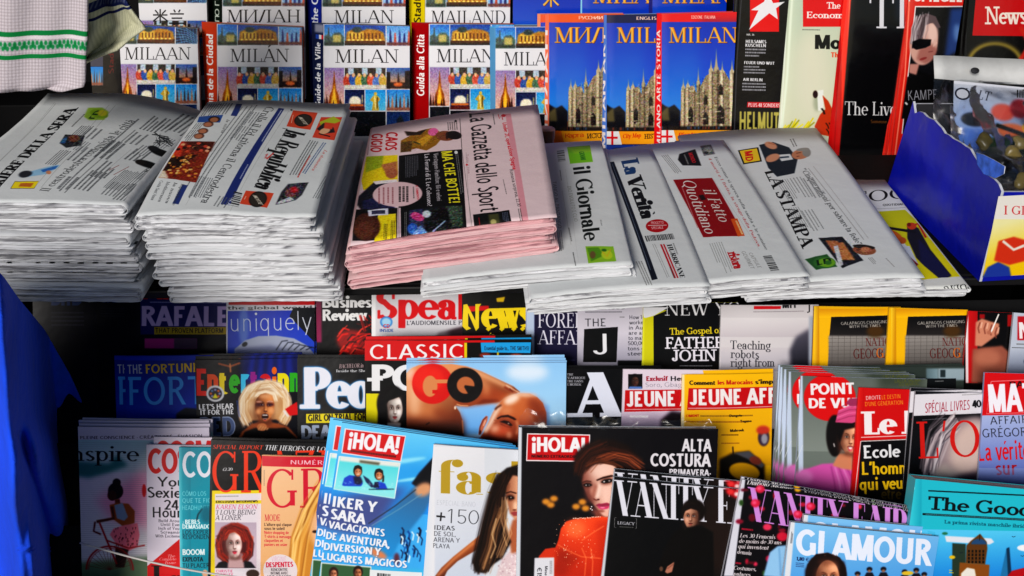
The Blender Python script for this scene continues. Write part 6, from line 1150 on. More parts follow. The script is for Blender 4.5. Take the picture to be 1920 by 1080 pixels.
mag('pastel magazine with a woman riding a red bicycle', (146, 800), (392, 796), (146, 1060), 2, .088, '#a8a4b0', p, copies=[(.0, -.003, -.0042), (-.002, -.006, -.0085), (.001, -.008, -.0125)], clabel=['second pastel bicycle magazine behind the front copy', 'third pastel bicycle magazine in the stack', 'rearmost pastel bicycle magazine'], tilt=.0)
def cosmo(A):
    A.view(0, 780, 3.6); A.R(900, -200, 2200, 1700, '#d0c6d4'); A.T('COSMO', 1000, 388, 1500, 386, 172, '#b8141c', 'k'); A.T('Your', 1062, 474, 1300, 474, 66, '#16161a', 'm'); A.T('Sexiest', 996, 550, 1310, 550, 72, '#16161a', 'm'); A.T('24', 1108, 630, 1206, 630, 66, '#16161a', 'm'); A.T('Hours', 1032, 684, 1270, 682, 70, '#16161a', 'm')
    for k, s_ in enumerate(('Build Around', 'Until Every', 'Inch of You is', 'Screaming', 'With Excitement')): A.T(s_, (1070, 1086, 1070, 1084, 1048)[k], 715 + 26 * k, 1240, 715 + 26 * k, 20, '#26262c', 's')
    A.P([(986, 1020), (1210, 830), (1400, 830), (1400, 1400), (986, 1400)], '#b4141c'); A.T('The', 1132, 955, 1182, 953, 20, '#e0c8c8', 'i'); A.T('Complete', 1076, 976, 1190, 974, 20, '#e0c8c8', 'i'); A.T('Issue', 1112, 1000, 1188, 998, 20, '#e0c8c8', 'i'); A.T('Love', 1020, 1200, 1400, 1200, 190, '#120c10', 'D')
mag('white magazine with red heading and a red corner', (275, 833), (420, 833), (273, 1060), 2, .100, '#d0c6d4', cosmo, tilt=.03, copies=[(.007, -.008, -.005)], clabel=['second white magazine with red heading peeping out above'])
def p(A):
    A.view(0, 780, 3.6); A.R(1100, -200, 2200, 1700, '#1c8494'); A.GR(1210, 180, 1290, 1300, '#2c94a4', '#187888', True); A.GR(1208, 200, 1236, 1300, '#6ab8c4', '#208898', True); A.T('COSMO', 1236, 412, 1740, 408, 176, '#d4d4e0', 'b', edge=('#d4d4e0', 1))
    for k, (s_, c, y, f) in enumerate((('CÓMO LOS', '#8ac8d0', 536, 's'), ('QUE TE FICHE', '#8ac8d0', 582, 's'), ('HEADHUNTER', '#8ac8d0', 630, 's'), ('¿BEBES', '#d0e0e4', 726, 'k'), ('DEMASIADO?', '#d0e0e4', 758, 'k'), ('LOS EXPERTOS', '#0c3c48', 796, 'm'), ('RESPONDEN', '#0c3c48', 828, 'm'), ('BOOOM', '#d8e4e8', 936, 'k'), ('EXPLOTA', '#0a3038', 980, 'k'), ('TU PLACER', '#0a3038', 1022, 'm'))): A.T(s_, 1234, y, 1234 + len(s_) * (20 if k != 7 else 30), y - 2, 30 if k != 7 else 40, c, f)
    A.L([(1370, 620), (1340, 660), (1330, 700)], 9, '#0c2c34', 2); A.E(1395, 660, 40, 60, '#126474', 14)
    A.E(1385, 1060, 20, 26, '#c89880', 3)
mag('teal magazine with pale heading beside the white one', (336, 838), (480, 838), (337, 1060), 2, .1055, '#1c8494', p, tilt=.03)
def p(A):
    A.view(380, 780, 3.6); A.R(-50, -200, 1400, 1700, '#0f0d10'); A.R(48, 150, 68, 1300, '#2c2c32', 3); A.T('SPECIAL REPORT', 70, 220, 414, 222, 28, '#c84424', 'I'); A.T('THE HEROES OF LONDON', 424, 226, 960, 246, 34, '#d4d4d8', 'I')
    A.P([(66, 500), (760, 490), (760, 1400), (50, 1400)], '#d0b828'); A.P([(86, 522), (760, 508), (760, 1400), (84, 1400)], '#ccc4cc'); A.T('GRAZIA', 68, 512, 1060, 510, 280, '#c8401c', 'r'); A.T('£2.20', 138, 366, 206, 364, 20, '#d0d0d4', 'B'); A.TX((92, 530), (160, -4), (0, 18), 1, '#888')
    A.P([(88, 565), (760, 560), (760, 582), (86, 588)], '#c8b428'); A.T('EXCLUSIVE INTERVIEWS', 92, 582, 376, 576, 14, '#2a240c', 'k'); A.T('KAREN ELSON', 92, 624, 376, 620, 30, '#b83c64', 'i'); A.T('‘I LOVE BEING', 92, 662, 360, 658, 32, '#26222a', 'i'); A.T('A LONER’', 86, 698, 274, 694, 32, '#26222a', 'i')
    A.GR(84, 712, 366, 1020, '#a89aa8', '#c0b0bc'); A.P([(112, 880), (108, 810), (140, 752), (200, 722), (262, 728), (312, 775), (328, 850), (322, 920), (290, 960), (150, 955)], '#4a1012', 10)
    A.P([(84, 1022), (110, 985), (175, 960), (275, 962), (330, 980), (364, 1022)], '#100e18', 4); A.P([(178, 920), (272, 920), (285, 1022), (170, 1022)], '#b8989a', 5); A.P([(178, 920), (272, 920), (262, 960), (190, 955)], '#7a5254', 8, .8)
    A.F(214, 862, 132, 196, -2, '#d4b8b4', None, '#a82c40', .15, .13, '#3a1410')
    for pts in ([(210, 735), (140, 770), (108, 850), (120, 930), (160, 965)], [(220, 732), (290, 760), (326, 840), (320, 920), (285, 960)], [(150, 820), (165, 775), (215, 752), (265, 775), (285, 830)]): A.HAIR(pts, ['#8a2418', '#2c080a', '#b84020', '#5a1412', '#7a2418'], 64, 3, 17, 1.8)
    for k in range(36): t_ = A.rng.uniform(0, 6.28); x = 218 + 112 * math.cos(t_) * A.rng.uniform(.85, 1.15); y = 850 + 112 * math.sin(t_) * A.rng.uniform(.85, 1.1); A.L([(x - 8, y - 6), (x + 2, y - 10), (x + 8, y), (x, y + 8)], 3.5, ['#c8502c', '#3a0c0c', '#8a2416'][k % 3], 1.5) if y < 960 and abs(x - 216) > 58 else None
    A.HAIR([(160, 800), (185, 770), (225, 768), (262, 800)], ['#8a2418', '#4a1010', '#b84a28'], 26, 2.6, 9, 1.5)
    A.P([(84, 1024), (366, 1020), (366, 1300), (84, 1300)], '#ccc4cc'); A.T('CHRISTIE', 92, 1052, 205, 1050, 18, '#b83c64', 'm'); A.T('BRINKLEY', 88, 1076, 208, 1074, 18, '#b83c64', 'm'); A.E(340, 1060, 44, 30, '#3a2a24', 4)
mag('black and yellow magazine with orange heading and red haired woman', (396, 824), (640, 838), (397, 1060), 2, .106, '#0f0d10', p, tilt=.02, copies=[(.0, -.002, -.0045)], clabel=['second magazine with orange heading behind the red haired woman'])
def p(A):
    A.view(380, 780, 3.6); A.R(350, -200, 1500, 1700, '#d0a078'); A.GR(400, 340, 900, 1100, '#d8ae8c', '#cc9c70'); A.P([(400, 268), (1200, 278), (1200, 352), (402, 336)], '#b01434'); A.T('NUMÉRO SPÉCIAL', 596, 322, 1120, 332, 28, '#e0b4bc', 'm'); A.R(404, 1, 416, 2, '#fff')
    A.T('GRAZIA', 436, 616, 1580, 604, 262, '#b41838', 'r'); A.T('MODE', 420, 704, 524, 702, 42, '#a81c34', 'r')
    for k, (s_, c) in enumerate((('L’allure qui claque', '#2a2020'), ('sous le soleil', '#2a2020'), ('Notre shopping de', '#b02438'), ('T-shirts à message,', '#b02438'), ('claquettes et', '#b02438'), ('paniers en osier', '#b02438'))): A.T(s_, 418, 738 + 27 * k, 418 + len(s_) * 9.8, 736 + 27 * k, 20, c, 'm')
    A.P([(820, 460), (730, 620), (640, 800), (600, 1000), (580, 1200), (900, 1200), (900, 400)], '#b8803c', 30); A.HAIR([(840, 440), (740, 620), (660, 820), (620, 1100)], ['#d8a45c', '#8a5a24', '#c89048', '#e8c080'], 30, 11, 50, 4); A.E(800, 760, 70, 130, '#d8a888', 20); A.E(760, 775, 18, 10, '#2c1a14', 3); A.TX((412, 470), (0, -110), (8, 0), 1, '#555')
    A.E(526, 1040, 116, 112, '#d0c4c8', 1); A.T('VIRGINIE', 468, 978, 566, 976, 34, '#b86a90', 'l'); A.T('DESPENTES', 430, 1018, 614, 1010, 34, '#b01c3c', 'k'); A.T('RENCONTRE', 464, 1042, 576, 1038, 18, '#2a2428', 'm'); A.T('INTIME AVEC', 462, 1066, 580, 1062, 18, '#2a2428', 'm'); A.T('UNE GRANDE', 440, 1090, 600, 1086, 18, '#2a2428', 'm')
mag('peach magazine with crimson heading and long blonde hair', (491, 853), (660, 857), (490, 1060), 2, .111, '#d0a078', p, tilt=.02)
def p(A):
    A.view(380, 780, 3.6); A.P([(600, -100), (2200, -100), (2200, 1700), (500, 1700)], '#4a9cd8'); A.G([(900, 30), (2000, 200), (2000, 700), (800, 600)], '#6cb8e4', '#2a84cc', (1300, 100), (1300, 560)); A.E(1400, 400, 180, 80, '#3a94d4', 30); A.E(1350, 300, 160, 14, '#8acce8', 8, -8); A.E(1420, 420, 130, 10, '#8acce8', 6, -8)
    # a wet-suited figure bending over, leg in the water
    A.P([(1040, 520), (1400, 470), (1300, 560), (1200, 740), (1000, 800), (820, 760), (760, 860), (780, 600)], '#4a5484', 40); A.G([(1160, 740), (1300, 600), (1440, 460), (1560, 440), (1540, 560), (1500, 640), (1420, 740), (1320, 860), (1280, 950), (1180, 930), (1100, 880)], '#40688c', '#2c84bc', (1400, 480), (1250, 900), 8)
    A.P([(1460, 380), (1560, 270), (1700, 300), (1600, 500), (1440, 470), (1410, 450)], '#0e1018', 6); A.E(1490, 490, 60, 44, '#c09070', 14, -25); A.L([(1120, 720), (1300, 600), (1440, 490)], 6, '#2a3038', 3); A.L([(1140, 735), (1330, 620), (1480, 520)], 5, '#6a90a8', 4)
    for k in range(26): x = 1330 + A.rng.uniform(0, 190); y = 740 + A.rng.uniform(0, 230); A.L([(x, y), (x + 14, y + 20), (x + 6, y + 60)], A.rng.uniform(6, 16), ['#123050', '#0c1c34', '#dcecf4', '#14508c'][k % 4], 3)
    A.E(1180, 920, 70, 26, '#c07c58', 10, 25); A.E(1310, 960, 20, 44, '#5a3440', 8); A.P([(740, 1000), (1500, 1030), (1500, 1200), (700, 1200)], '#4aa4cc', 14)
    A.P([(960, 82), (1372, 130), (1340, 304), (936, 250)], '#d8ccd4'); A.P([(968, 90), (1366, 136), (1334, 298), (944, 244)], '#b4181e'); A.T('¡HOLA!', 978, 214, 1320, 246, 108, '#dcdce4', 'k', sk=.05, edge=('#dcdce4', 1.5)); A.TX((1000, 222), (320, 40), (-4, 20), 1, '#4a0c10', .7)
    A.P([(920, 268), (1336, 312), (1298, 552), (884, 492)], '#d4dce0'); A.G([(928, 276), (1328, 318), (1292, 544), (892, 486)], '#5ac0c8', '#8ad4dc', (1100, 300), (1080, 510)); A.P([(930, 270), (1334, 312), (1328, 340), (924, 300)], '#d0d4d0', 6); A.P([(1060, 294), (1200, 310), (1190, 328), (1060, 312)], '#5a5848', 5)
    A.view(600, 780, 3.6)
    A.P([(150, 462), (165, 415), (200, 395), (235, 400), (270, 405), (290, 450), (280, 470), (160, 470)], '#1c46b0', 4); A.P([(225, 405), (275, 405), (290, 440), (270, 460), (235, 455)], '#12183a', 5); A.P([(290, 395), (330, 420), (370, 470), (350, 480), (310, 440)], '#1c2c50', 4); A.P([(375, 450), (400, 435), (440, 450), (458, 490), (380, 490)], '#1c46b0', 4); A.P([(370, 440), (395, 440), (400, 480), (360, 480)], '#14183a', 4); A.L([(330, 490), (500, 488)], 7, '#1c3440', 3)
    for x, y, h_ in ((256, 368, '#16100c'), (398, 390, '#1c100c')): A.E(x, y, 30, 38, '#16100c', 4); A.E(x + 2, y + 8, 23, 29, '#a86e4e', 4); A.E(x + 8, y + 4, 10, 16, '#c8906c', 5); A.L([(x - 12, y + 2), (x - 2, y + 1)], 4, '#2c140c', 1.5); A.L([(x + 8, y + 1), (x + 18, y + 2)], 4, '#2c140c', 1.5); A.L([(x - 8, y + 22), (x + 12, y + 20)], 5, '#e8dcd4', 1.5); A.P([(x - 28, y - 6), (x - 20, y - 34), (x + 6, y - 40), (x + 28, y - 26), (x + 26, y - 8), (x, y - 20)], h_, 3)
    A.P([(425, 390), (434, 400), (432, 440), (420, 440)], '#1c100c', 4)
    for k in range(40): x = A.rng.uniform(120, 500); y = A.rng.uniform(430, 500); A.L([(x, y), (x + 12, y + 1)], 2.5, '#d8f0f0', 1.2, .7)
    A.view(380, 780, 3.6)
    A.P([(890, 470), (1300, 520), (1294, 550), (884, 490)], '#8ad0d4', 6)
    for k, (s_, x0, y0, x1, y1, h) in enumerate((('IKER Y', 876, 608, 1176, 646, 72), ('SARA', 860, 690, 1100, 728, 72), ('VACACIONES', 846, 752, 1228, 808, 50), ('DE AVENTURA,', 832, 826, 1262, 884, 50), ('DIVERSIÓN Y', 818, 900, 1204, 934, 50), ('LUGARES MÁGICOS', 804, 968, 1378, 1020, 50))): A.T(s_, x0 + 3, y0 + 4, x1 + 3, y1 + 4, h, '#24406c', 'k', a=.5, b=3); A.T(s_, x0, y0, x1, y1, h, '#d8dae4', 'k')
    A.P([(800, 985), (1140, 1010), (1120, 1300), (780, 1300)], '#d4d8d8'); A.P([(806, 992), (1134, 1016), (1114, 1300), (786, 1300)], '#3a5c40', 4); A.F(885, 1065, 56, 80, 0, '#b0785c', '#2a1812', '#8a3030', 0, eye=0); A.F(1050, 1055, 58, 80, 0, '#a87050', '#20140e', '#8a3030', 0, eye=0); A.P([(1130, 1030), (1480, 1050), (1480, 1300), (1120, 1300)], '#d0d4d8'); A.BAR((1180, 1052), (90, 8), (-6, 60), 18)
mag('blue magazine tilted sideways with swimmers and white lettering', (641, 792), (985, 838), (598, 1060), 2, .119, '#4a9cd8', p, tilt=.02, copies=[(-.011, -.001, -.0042), (-.0145, -.002, -.0085)], clabel=['second blue swimmers magazine showing its left edge', 'third blue swimmers magazine showing its left edge'], sp='#5aa4dc')
def p(A):
    A.view(760, 760, 3.375); A.R(0, 0, 1500, 1700, '#c4c8d0'); A.GR(100, 260, 500, 1200, '#d0d0d6', '#b4bccc'); A.GR(112, 250, 185, 1200, '#c0c8d4', '#d0d0d6', True, 4)
    A.T('fashion', 210, 555, 1330, 590, 215, '#a08830', 'F', sk=-.02)
    A.T('ESPECIAL BAÑO', 198, 628, 442, 640, 30, '#9a9ca4', 'l'); A.T('+150', 196, 738, 462, 752, 88, '#26262a', 'l'); A.L([(196, 700), (252, 704)], 10, '#26262a'); A.L([(228, 676), (222, 732)], 10, '#26262a')
    for k, (s_, f, x1) in enumerate((('IDEAS', 'm', 312), ('DE SOL,', 's', 318), ('ARENA Y', 's', 344), ('PLAYA', 's', 280))): A.T(s_, 184 - 3 * k, 786 + 38 * k, x1, 790 + 38 * k, 28, '#2c2c30', f)
    # a woman with long wavy hair
    A.view(600, 780, 3.6)
    A.P([(1180, 1100), (1225, 970), (1290, 900), (1400, 860), (1500, 1200), (1160, 1200)], '#c8b4b8', 6)
    for k in range(130): A.E(1200 + A.rng.uniform(0, 200), 900 + A.rng.uniform(0, 190), A.rng.uniform(2, 7), A.rng.uniform(2, 7), ['#dcd0d4', '#a08890', '#c0a8b0', '#e8dcdc'][k % 4], 1.2)
    A.G([(760, 1100), (820, 1020), (900, 945), (1000, 865), (1080, 800), (1120, 850), (1050, 905), (930, 975), (860, 1040), (830, 1100)], '#b06a40', '#5a2c18', (900, 900), (960, 1000), 4); A.L([(790, 1080), (900, 965), (1040, 850)], 14, '#d89468', 8, .7)
    A.G([(1240, 420), (1300, 380), (1420, 400), (1420, 720), (1330, 720), (1280, 660), (1255, 560)], '#8a5640', '#c89a80', (1250, 540), (1340, 540), 5); A.P([(1300, 700), (1420, 690), (1420, 900), (1290, 930), (1270, 800)], '#9a5e42', 8)
    A.E(1282, 552, 30, 20, '#3a1c14', 8); A.P([(1258, 552), (1275, 540), (1305, 548), (1312, 560), (1280, 562)], '#120806', 2.5); A.E(1288, 551, 5, 4, '#d8d0c8', 1.2); A.L([(1252, 522), (1285, 512), (1325, 524)], 8, '#2a120c', 3); A.E(1318, 610, 12, 30, '#dcb49c', 8); A.E(1312, 636, 14, 5, '#5a2c20', 3); A.P([(1285, 655), (1310, 645), (1350, 652), (1345, 676), (1305, 676)], '#8a4040', 3)
    A.P([(1330, 332), (1400, 330), (1400, 420), (1300, 400), (1255, 470), (1250, 560), (1262, 640), (1250, 760), (1290, 850), (1230, 960), (1170, 1000), (1120, 1060), (1050, 1050), (1030, 985), (1070, 850), (1095, 720), (1130, 590), (1160, 480), (1200, 400), (1260, 350)], '#160d0b', 6)
    A.HAIR([(1240, 420), (1180, 560), (1140, 720), (1100, 900), (1070, 1020)], ['#2c1a12', '#0c0706', '#4a2e20', '#1a0e0a'], 90, 3.5, 46, 2); A.HAIR([(1230, 640), (1180, 760), (1160, 880), (1110, 1020)], ['#8a6444', '#3a2418', '#b8906a', '#5a3c28', '#20120c'], 60, 3.5, 40, 1.8); A.HAIR([(1250, 560), (1240, 700), (1270, 800), (1210, 950)], ['#a87c58', '#3a2418', '#d0ac84'], 24, 3, 22, 1.6)
    A.L([(1190, 690), (1160, 800), (1185, 880), (1150, 960)], 7, '#d8b890', 2, .8); A.L([(1255, 700), (1235, 800), (1262, 880)], 6, '#c8a47c', 2, .8)
mag('white magazine with gold lettering and a long haired woman', (813, 833), (990, 846), (796, 1060), 2, .125, '#c4c8d0', p, tilt=.02)
def p(A):
    A.view(760, 760, 3.375); A.R(600, -50, 2200, 1700, '#0d0a0f'); A.P([(708, 130), (738, 140), (726, 1200), (700, 1200)], '#c0c4cc', 2)
    A.view(760, 760, 3.375); A.P([(770, 176), (1168, 182), (1164, 356), (764, 352)], '#d8ccd0'); A.P([(777, 183), (1161, 189), (1157, 349), (771, 345)], '#a8121a'); A.T('¡HOLA!', 800, 292, 1136, 294, 92, '#dcdce0', 'k', edge=('#dcdce0', 1)); A.T('NÚMERO EXTRAORDINARIO', 798, 330, 1150, 332, 18, '#3a0a0c', 'k')
    for x, y in ((890, 610), (940, 590), (920, 630), (1080, 640), (1120, 610), (1140, 650)): A.E(x, y, 26, 20, '#c08438', 8)
    A.view(960, 780, 3.6); X_ = [(560, 640), (700, 640), (700, 740), (560, 720)]; A.P(X_, '#6a3a30', 8)
    dr = [(330, 760), (365, 712), (430, 692), (520, 682), (600, 675), (720, 690), (720, 1200), (170, 1200), (182, 950), (225, 898), (292, 890), (312, 840)]
    A.G(dr, '#d8502c', '#a83018', (480, 690), (430, 1060), 3); A.E(430, 760, 70, 60, '#e06a42', 26); A.P([(560, 700), (720, 700), (720, 1100), (600, 1100)], '#a02c16', 26, .6); A.E(330, 1000, 60, 90, '#8a2412', 26, 0, .7); A.P([(190, 950), (280, 890), (300, 960), (260, 1100), (180, 1100)], '#b83c20', 10)
    A.P([(310, 880), (360, 900), (460, 950), (400, 1020), (320, 960)], '#8a2814', 20, .6)
    for pts in ([(310, 870), (390, 915), (470, 950), (600, 960)], [(470, 840), (540, 790), (620, 740)], [(470, 890), (500, 960), (490, 1080)], [(530, 890), (545, 980), (540, 1080)]): A.L(pts, 6, '#e88058', 3, .75)
    for k in range(90): a_ = A.rng.uniform(0, 6.28); r_ = A.rng.uniform(0, 1) ** .5; A.E(430 + 150 * r_ * math.cos(a_), 850 + 190 * r_ * math.sin(a_), 2.6, 2.6, ['#f4b898', '#f0d8c8', '#e88a68'][k % 3], 1, 0, .8)
    for k in range(24): A.E(410 + 8 * k + A.rng.uniform(-3, 3), 692 - k * .6 + A.rng.uniform(-3, 3), 3, 3, '#f0d4c4', 1)
    face = [(462, 400), (476, 360), (510, 325), (570, 304), (640, 306), (700, 330), (730, 420), (728, 560), (700, 640), (660, 676), (625, 676), (590, 650), (548, 596), (512, 545), (486, 490), (468, 440)]
    A.E(640, 300, 190, 120, '#150908', 26); A.P([(412, 330), (428, 250), (490, 190), (580, 152), (680, 156), (780, 196), (850, 266), (862, 370), (700, 380), (560, 330), (480, 360), (456, 420), (424, 380)], '#1c0d0a', 12)
    A.G(face, '#7a4a40', '#d8b0a2', (470, 440), (610, 420), 5)
    A.E(600, 370, 70, 44, '#dcb8ac', 26, -8, .9); A.E(650, 520, 50, 60, '#dcb4a8', 26, 0, .9); A.E(520, 540, 26, 60, '#6a3c34', 16, -22, .8); A.E(560, 640, 30, 30, '#8a5248', 16, -30, .7); A.E(640, 655, 34, 16, '#d8a698', 10); A.E(550, 510, 20, 26, '#c89484', 12, 0, .8)
    A.P([(590, 430), (606, 432), (598, 500), (590, 545), (572, 556), (556, 550), (566, 520)], '#e4c4b8', 7, .85); A.P([(556, 450), (574, 470), (556, 545), (545, 555), (536, 520)], '#8a564a', 9, .7); A.L([(548, 556), (566, 566), (590, 560)], 7, '#5a2a24', 3); A.E(580, 561, 6, 3.5, '#2c100c', 1.5)
    A.E(506, 462, 34, 20, '#4a2620', 10, -8, .9); A.P([(478, 462), (500, 452), (526, 454), (542, 464), (520, 474), (492, 474)], '#120a0a', 2.5); A.E(499, 465, 5, 4, '#e8e4e4', 1.5); A.E(520, 464, 5, 3, '#b8a8a4', 1.5); A.L([(470, 448), (500, 436), (534, 440)], 6, '#3a1c16', 3)
    A.E(636, 436, 44, 24, '#5a3028', 12, -12, .85); A.P([(596, 444), (620, 426), (660, 420), (690, 428), (662, 446), (620, 452)], '#120a0a', 2.5); A.E(620, 440, 6, 5, '#f0ecec', 1.5); A.E(655, 434, 7, 4, '#d0c4c0', 1.5); A.P([(566, 428), (610, 408), (668, 394), (700, 402), (668, 408), (614, 420), (572, 436)], '#2a130e', 3.5)
    A.P([(562, 600), (586, 588), (600, 590), (640, 582), (672, 596), (610, 606)], '#8a2c48', 2.5); A.P([(570, 602), (612, 606), (668, 598), (644, 624), (604, 630), (584, 620)], '#b84468', 2.5); A.E(610, 616, 16, 4, '#e090a8', 3); A.L([(566, 602), (610, 606), (668, 598)], 3.5, '#4a1424', 1.5); A.E(600, 640, 26, 6, '#7a4238', 5)
    A.P([(452, 430), (462, 380), (500, 330), (566, 300), (640, 300), (620, 312), (560, 322), (505, 352), (478, 390), (470, 440)], '#1c0c09', 7)
    A.HAIR([(480, 340), (540, 270), (640, 240), (760, 270), (850, 320)], ['#4a2416', '#0e0605', '#6a3822', '#2a120c'], 70, 3, 40, 2); A.HAIR([(600, 290), (690, 260), (780, 280), (860, 340)], ['#8a4a2c', '#3a1a10', '#a86040', '#1a0a08'], 44, 3, 34, 2); A.HAIR([(440, 380), (460, 300), (520, 230), (620, 190)], ['#3a1a10', '#0c0504', '#5a2c1a'], 50, 3, 26, 2); A.HAIR([(500, 330), (580, 300), (680, 320), (740, 350)], ['#7a4428', '#2c140c'], 26, 2.5, 10, 1.5)
    for x, y in ((536, 610), (530, 624), (540, 632)): A.E(x, y, 4, 4, '#e8e4e8', 1)
    A.view(1120, 760, 3.375); A.T('ALTA', 530, 288, 722, 292, 80, '#ccc8d0', 'k'); A.T('COSTURA', 332, 382, 718, 388, 84, '#ccc8d0', 'k'); A.T('PRIMAVERA-', 452, 440, 716, 446, 42, '#ccc8d0', 'k'); A.T('VERANO 2017', 440, 500, 716, 506, 42, '#ccc8d0', 'k')
    A.view(760, 760, 3.375); A.P([(818, 968), (942, 964), (940, 1300), (808, 1300)], '#c8c8d0', 1); A.T('€ 15', 836, 1028, 834, 1096, 1, '#26262c', 'b', up=(28, 0)); A.T('Mese', 884, 1020, 882, 1080, 1, '#26262c', 'm', up=(18, 0)); A.TX((912, 985), (0, 90), (20, 0), 2, '#666')
hola = mag('wrapped black magazine with a woman in orange sequins', (973, 801), (1346, 806), (970, 1060), 2, .131, '#0d0a0f', p, t=.012, tilt=.02, sp='#b8bcc4')
# its clear wrapper stands up above the top edge
def wrapper():
    q = RACK.at(.129); n = 26; v = []
    rg2 = random.Random(3); tops = [765 + rg2.uniform(0, 14) + 18 * k / n for k in range(n)]; tops[0] = 782; tops[1] = 764; tops[3] = 770; tops[-1] = 803
    for k in range(n):
        x = 974 + 372 * k / (n - 1)
        for j in range(5):
            p_ = hit(x + rg2.uniform(-2, 2), 806 - (806 - tops[k]) * j / 4, q, RACK.n) + RACK.n * (.003 * math.sin(k * 1.9 + j) + rg2.uniform(-.002, .002)); v.append(p_)
    M = hola.matrix_basis.inverted(); v = [tuple(M @ Vector(a)) for a in v]
    mesh_obj('plastic_wrap', v, gridf(n, 5), m_film, hola)

# ------------------------------------------------------------------ front rack
def vfair(A, dx, col, flowers):
    pass
def p(A):
    A.view(1120, 760, 3.375); A.R(-100, 200, 1400, 1700, '#08070a'); A.P([(92, 440), (106, 450), (40, 1100), (0, 1100)], '#b8bcc4', 2); A.E(760, 800, 150, 300, '#241814', 60); A.T('VANITY FAIR', 104, 690, 1130, 768, 232, '#c8c8d4', 'D', up=(0, -222))
    A.P([(800, 520), (900, 530), (900, 600), (820, 560)], '#a01c24', 10); A.E(840, 545, 20, 16, '#c83a3c', 5); A.E(880, 560, 16, 14, '#d8b8b8', 4)
    A.T('LEGACY', 124, 748, 236, 754, 18, '#b8b8c0', 'B'); A.L([(118, 706), (108, 706), (106, 768), (118, 770)], 2.5, '#888'); A.L([(236, 712), (246, 712), (244, 774), (236, 776)], 2.5, '#888'); A.TX((136, 758), (90, 4), (0, 12), 1, '#666')
    # a person in a black coat, dark hair
    A.P([(390, 1000), (430, 880), (480, 800), (540, 760), (640, 750), (730, 800), (740, 1300), (400, 1300)], '#0a0808', 6); A.E(606, 665, 78, 76, '#140c0a', 5); A.F(590, 705, 112, 160, 2, '#a87c68', None, '#7a3c38', -.08, .1, '#1c100c'); A.P([(535, 700), (540, 640), (580, 615), (640, 620), (660, 690), (640, 665), (590, 650), (555, 665)], '#160d0b', 3); A.P([(560, 770), (640, 755), (670, 800), (600, 830), (540, 810)], '#0a0808', 5)
    A.P([(425, 1050), (440, 1015), (485, 985), (478, 1020), (470, 1050), (440, 1060)], '#a07060', 3); A.L([(440, 1030), (480, 1000)], 4, '#6a4034', 2); A.E(402, 1030, 12, 16, '#5a4438', 3)
mag('black magazine with white didone heading and a person in black', (1150, 893), (1398, 913), (1124, 1078), 3, .142, '#08070a', p, tilt=.02, copies=[(.0005, -.008, -.0045)], clabel=['second black magazine with white didone heading behind'], sp='#b8bcc4')
def p(A):
    A.view(1120, 760, 3.375); A.R(700, 300, 2300, 1900, '#0b080d'); A.P([(914, 460), (938, 464), (860, 1080), (800, 1080)], '#c0c0cc', 2); rn = A.rng
    for k in range(34): x = 900 + rn.uniform(0, 900); y = 520 + rn.uniform(0, 560); A.E(x, y, rn.uniform(8, 30), rn.uniform(8, 26), ['#a01c3c', '#5a0c20', '#c83c5c', '#2c4a20', '#7a1430'][k % 5], 5)
    A.T('Diabolo Menthe', 946, 500, 1240, 530, 30, '#ccc8cc', 'I'); A.E(1268, 530, 22, 18, '#c89a28', 4); A.T('L’HISTOIRE DOUCE-AMÈRE D’UN FILM CULTE', 1310, 548, 2010, 680, 30, '#ccc8cc', 's')
    A.T('VANITY FAIR', 950, 728, 1990, 880, 224, '#b884c4', 'D', up=(2, -212)); 
    for x, y in ((1000, 620), (1030, 530), (1350, 640), (1270, 690)): A.E(x, y, 30, 26, '#b82848', 6); A.E(x - 6, y - 4, 14, 12, '#d85878', 4)
    for k, s_ in enumerate(('Les 30 Français', 'de moins de 30 ans', 'qui inventent', 'demain')): A.T(s_, 902 - 6 * k, 836 + 34 * k, 902 - 6 * k + len(s_) * 15, 846 + 34 * k, 26, '#ccc4c8', 'I')
    A.TX((915, 775), (75, 8), (-2, 14), 1, '#b02040', .8); A.TX((875, 990), (60, 6), (-2, 14), 1, '#b02040', .8); A.T('Costumes,', 862, 1040, 1004, 1048, 26, '#ccc4c8', 'I'); A.T('palaces', 856, 1076, 970, 1084, 26, '#ccc4c8', 'I'); A.E(1170, 830, 36, 30, '#b02440', 6)
    A.P([(1050, 1080), (1090, 930), (1140, 890), (1240, 880), (1300, 1100)], '#8ab0d4', 5); A.L([(1150, 900), (1160, 1080)], 6, '#5a84ac', 4)
mag('black flowered magazine with lilac didone heading', (1392, 899), (1708, 966), (1360, 1078), 3, .147, '#0b080d', p, tilt=.02, sp='#b8b8c4', copies=[(.0, -.002, -.0042)], clabel=['second black flowered magazine behind the front one'])
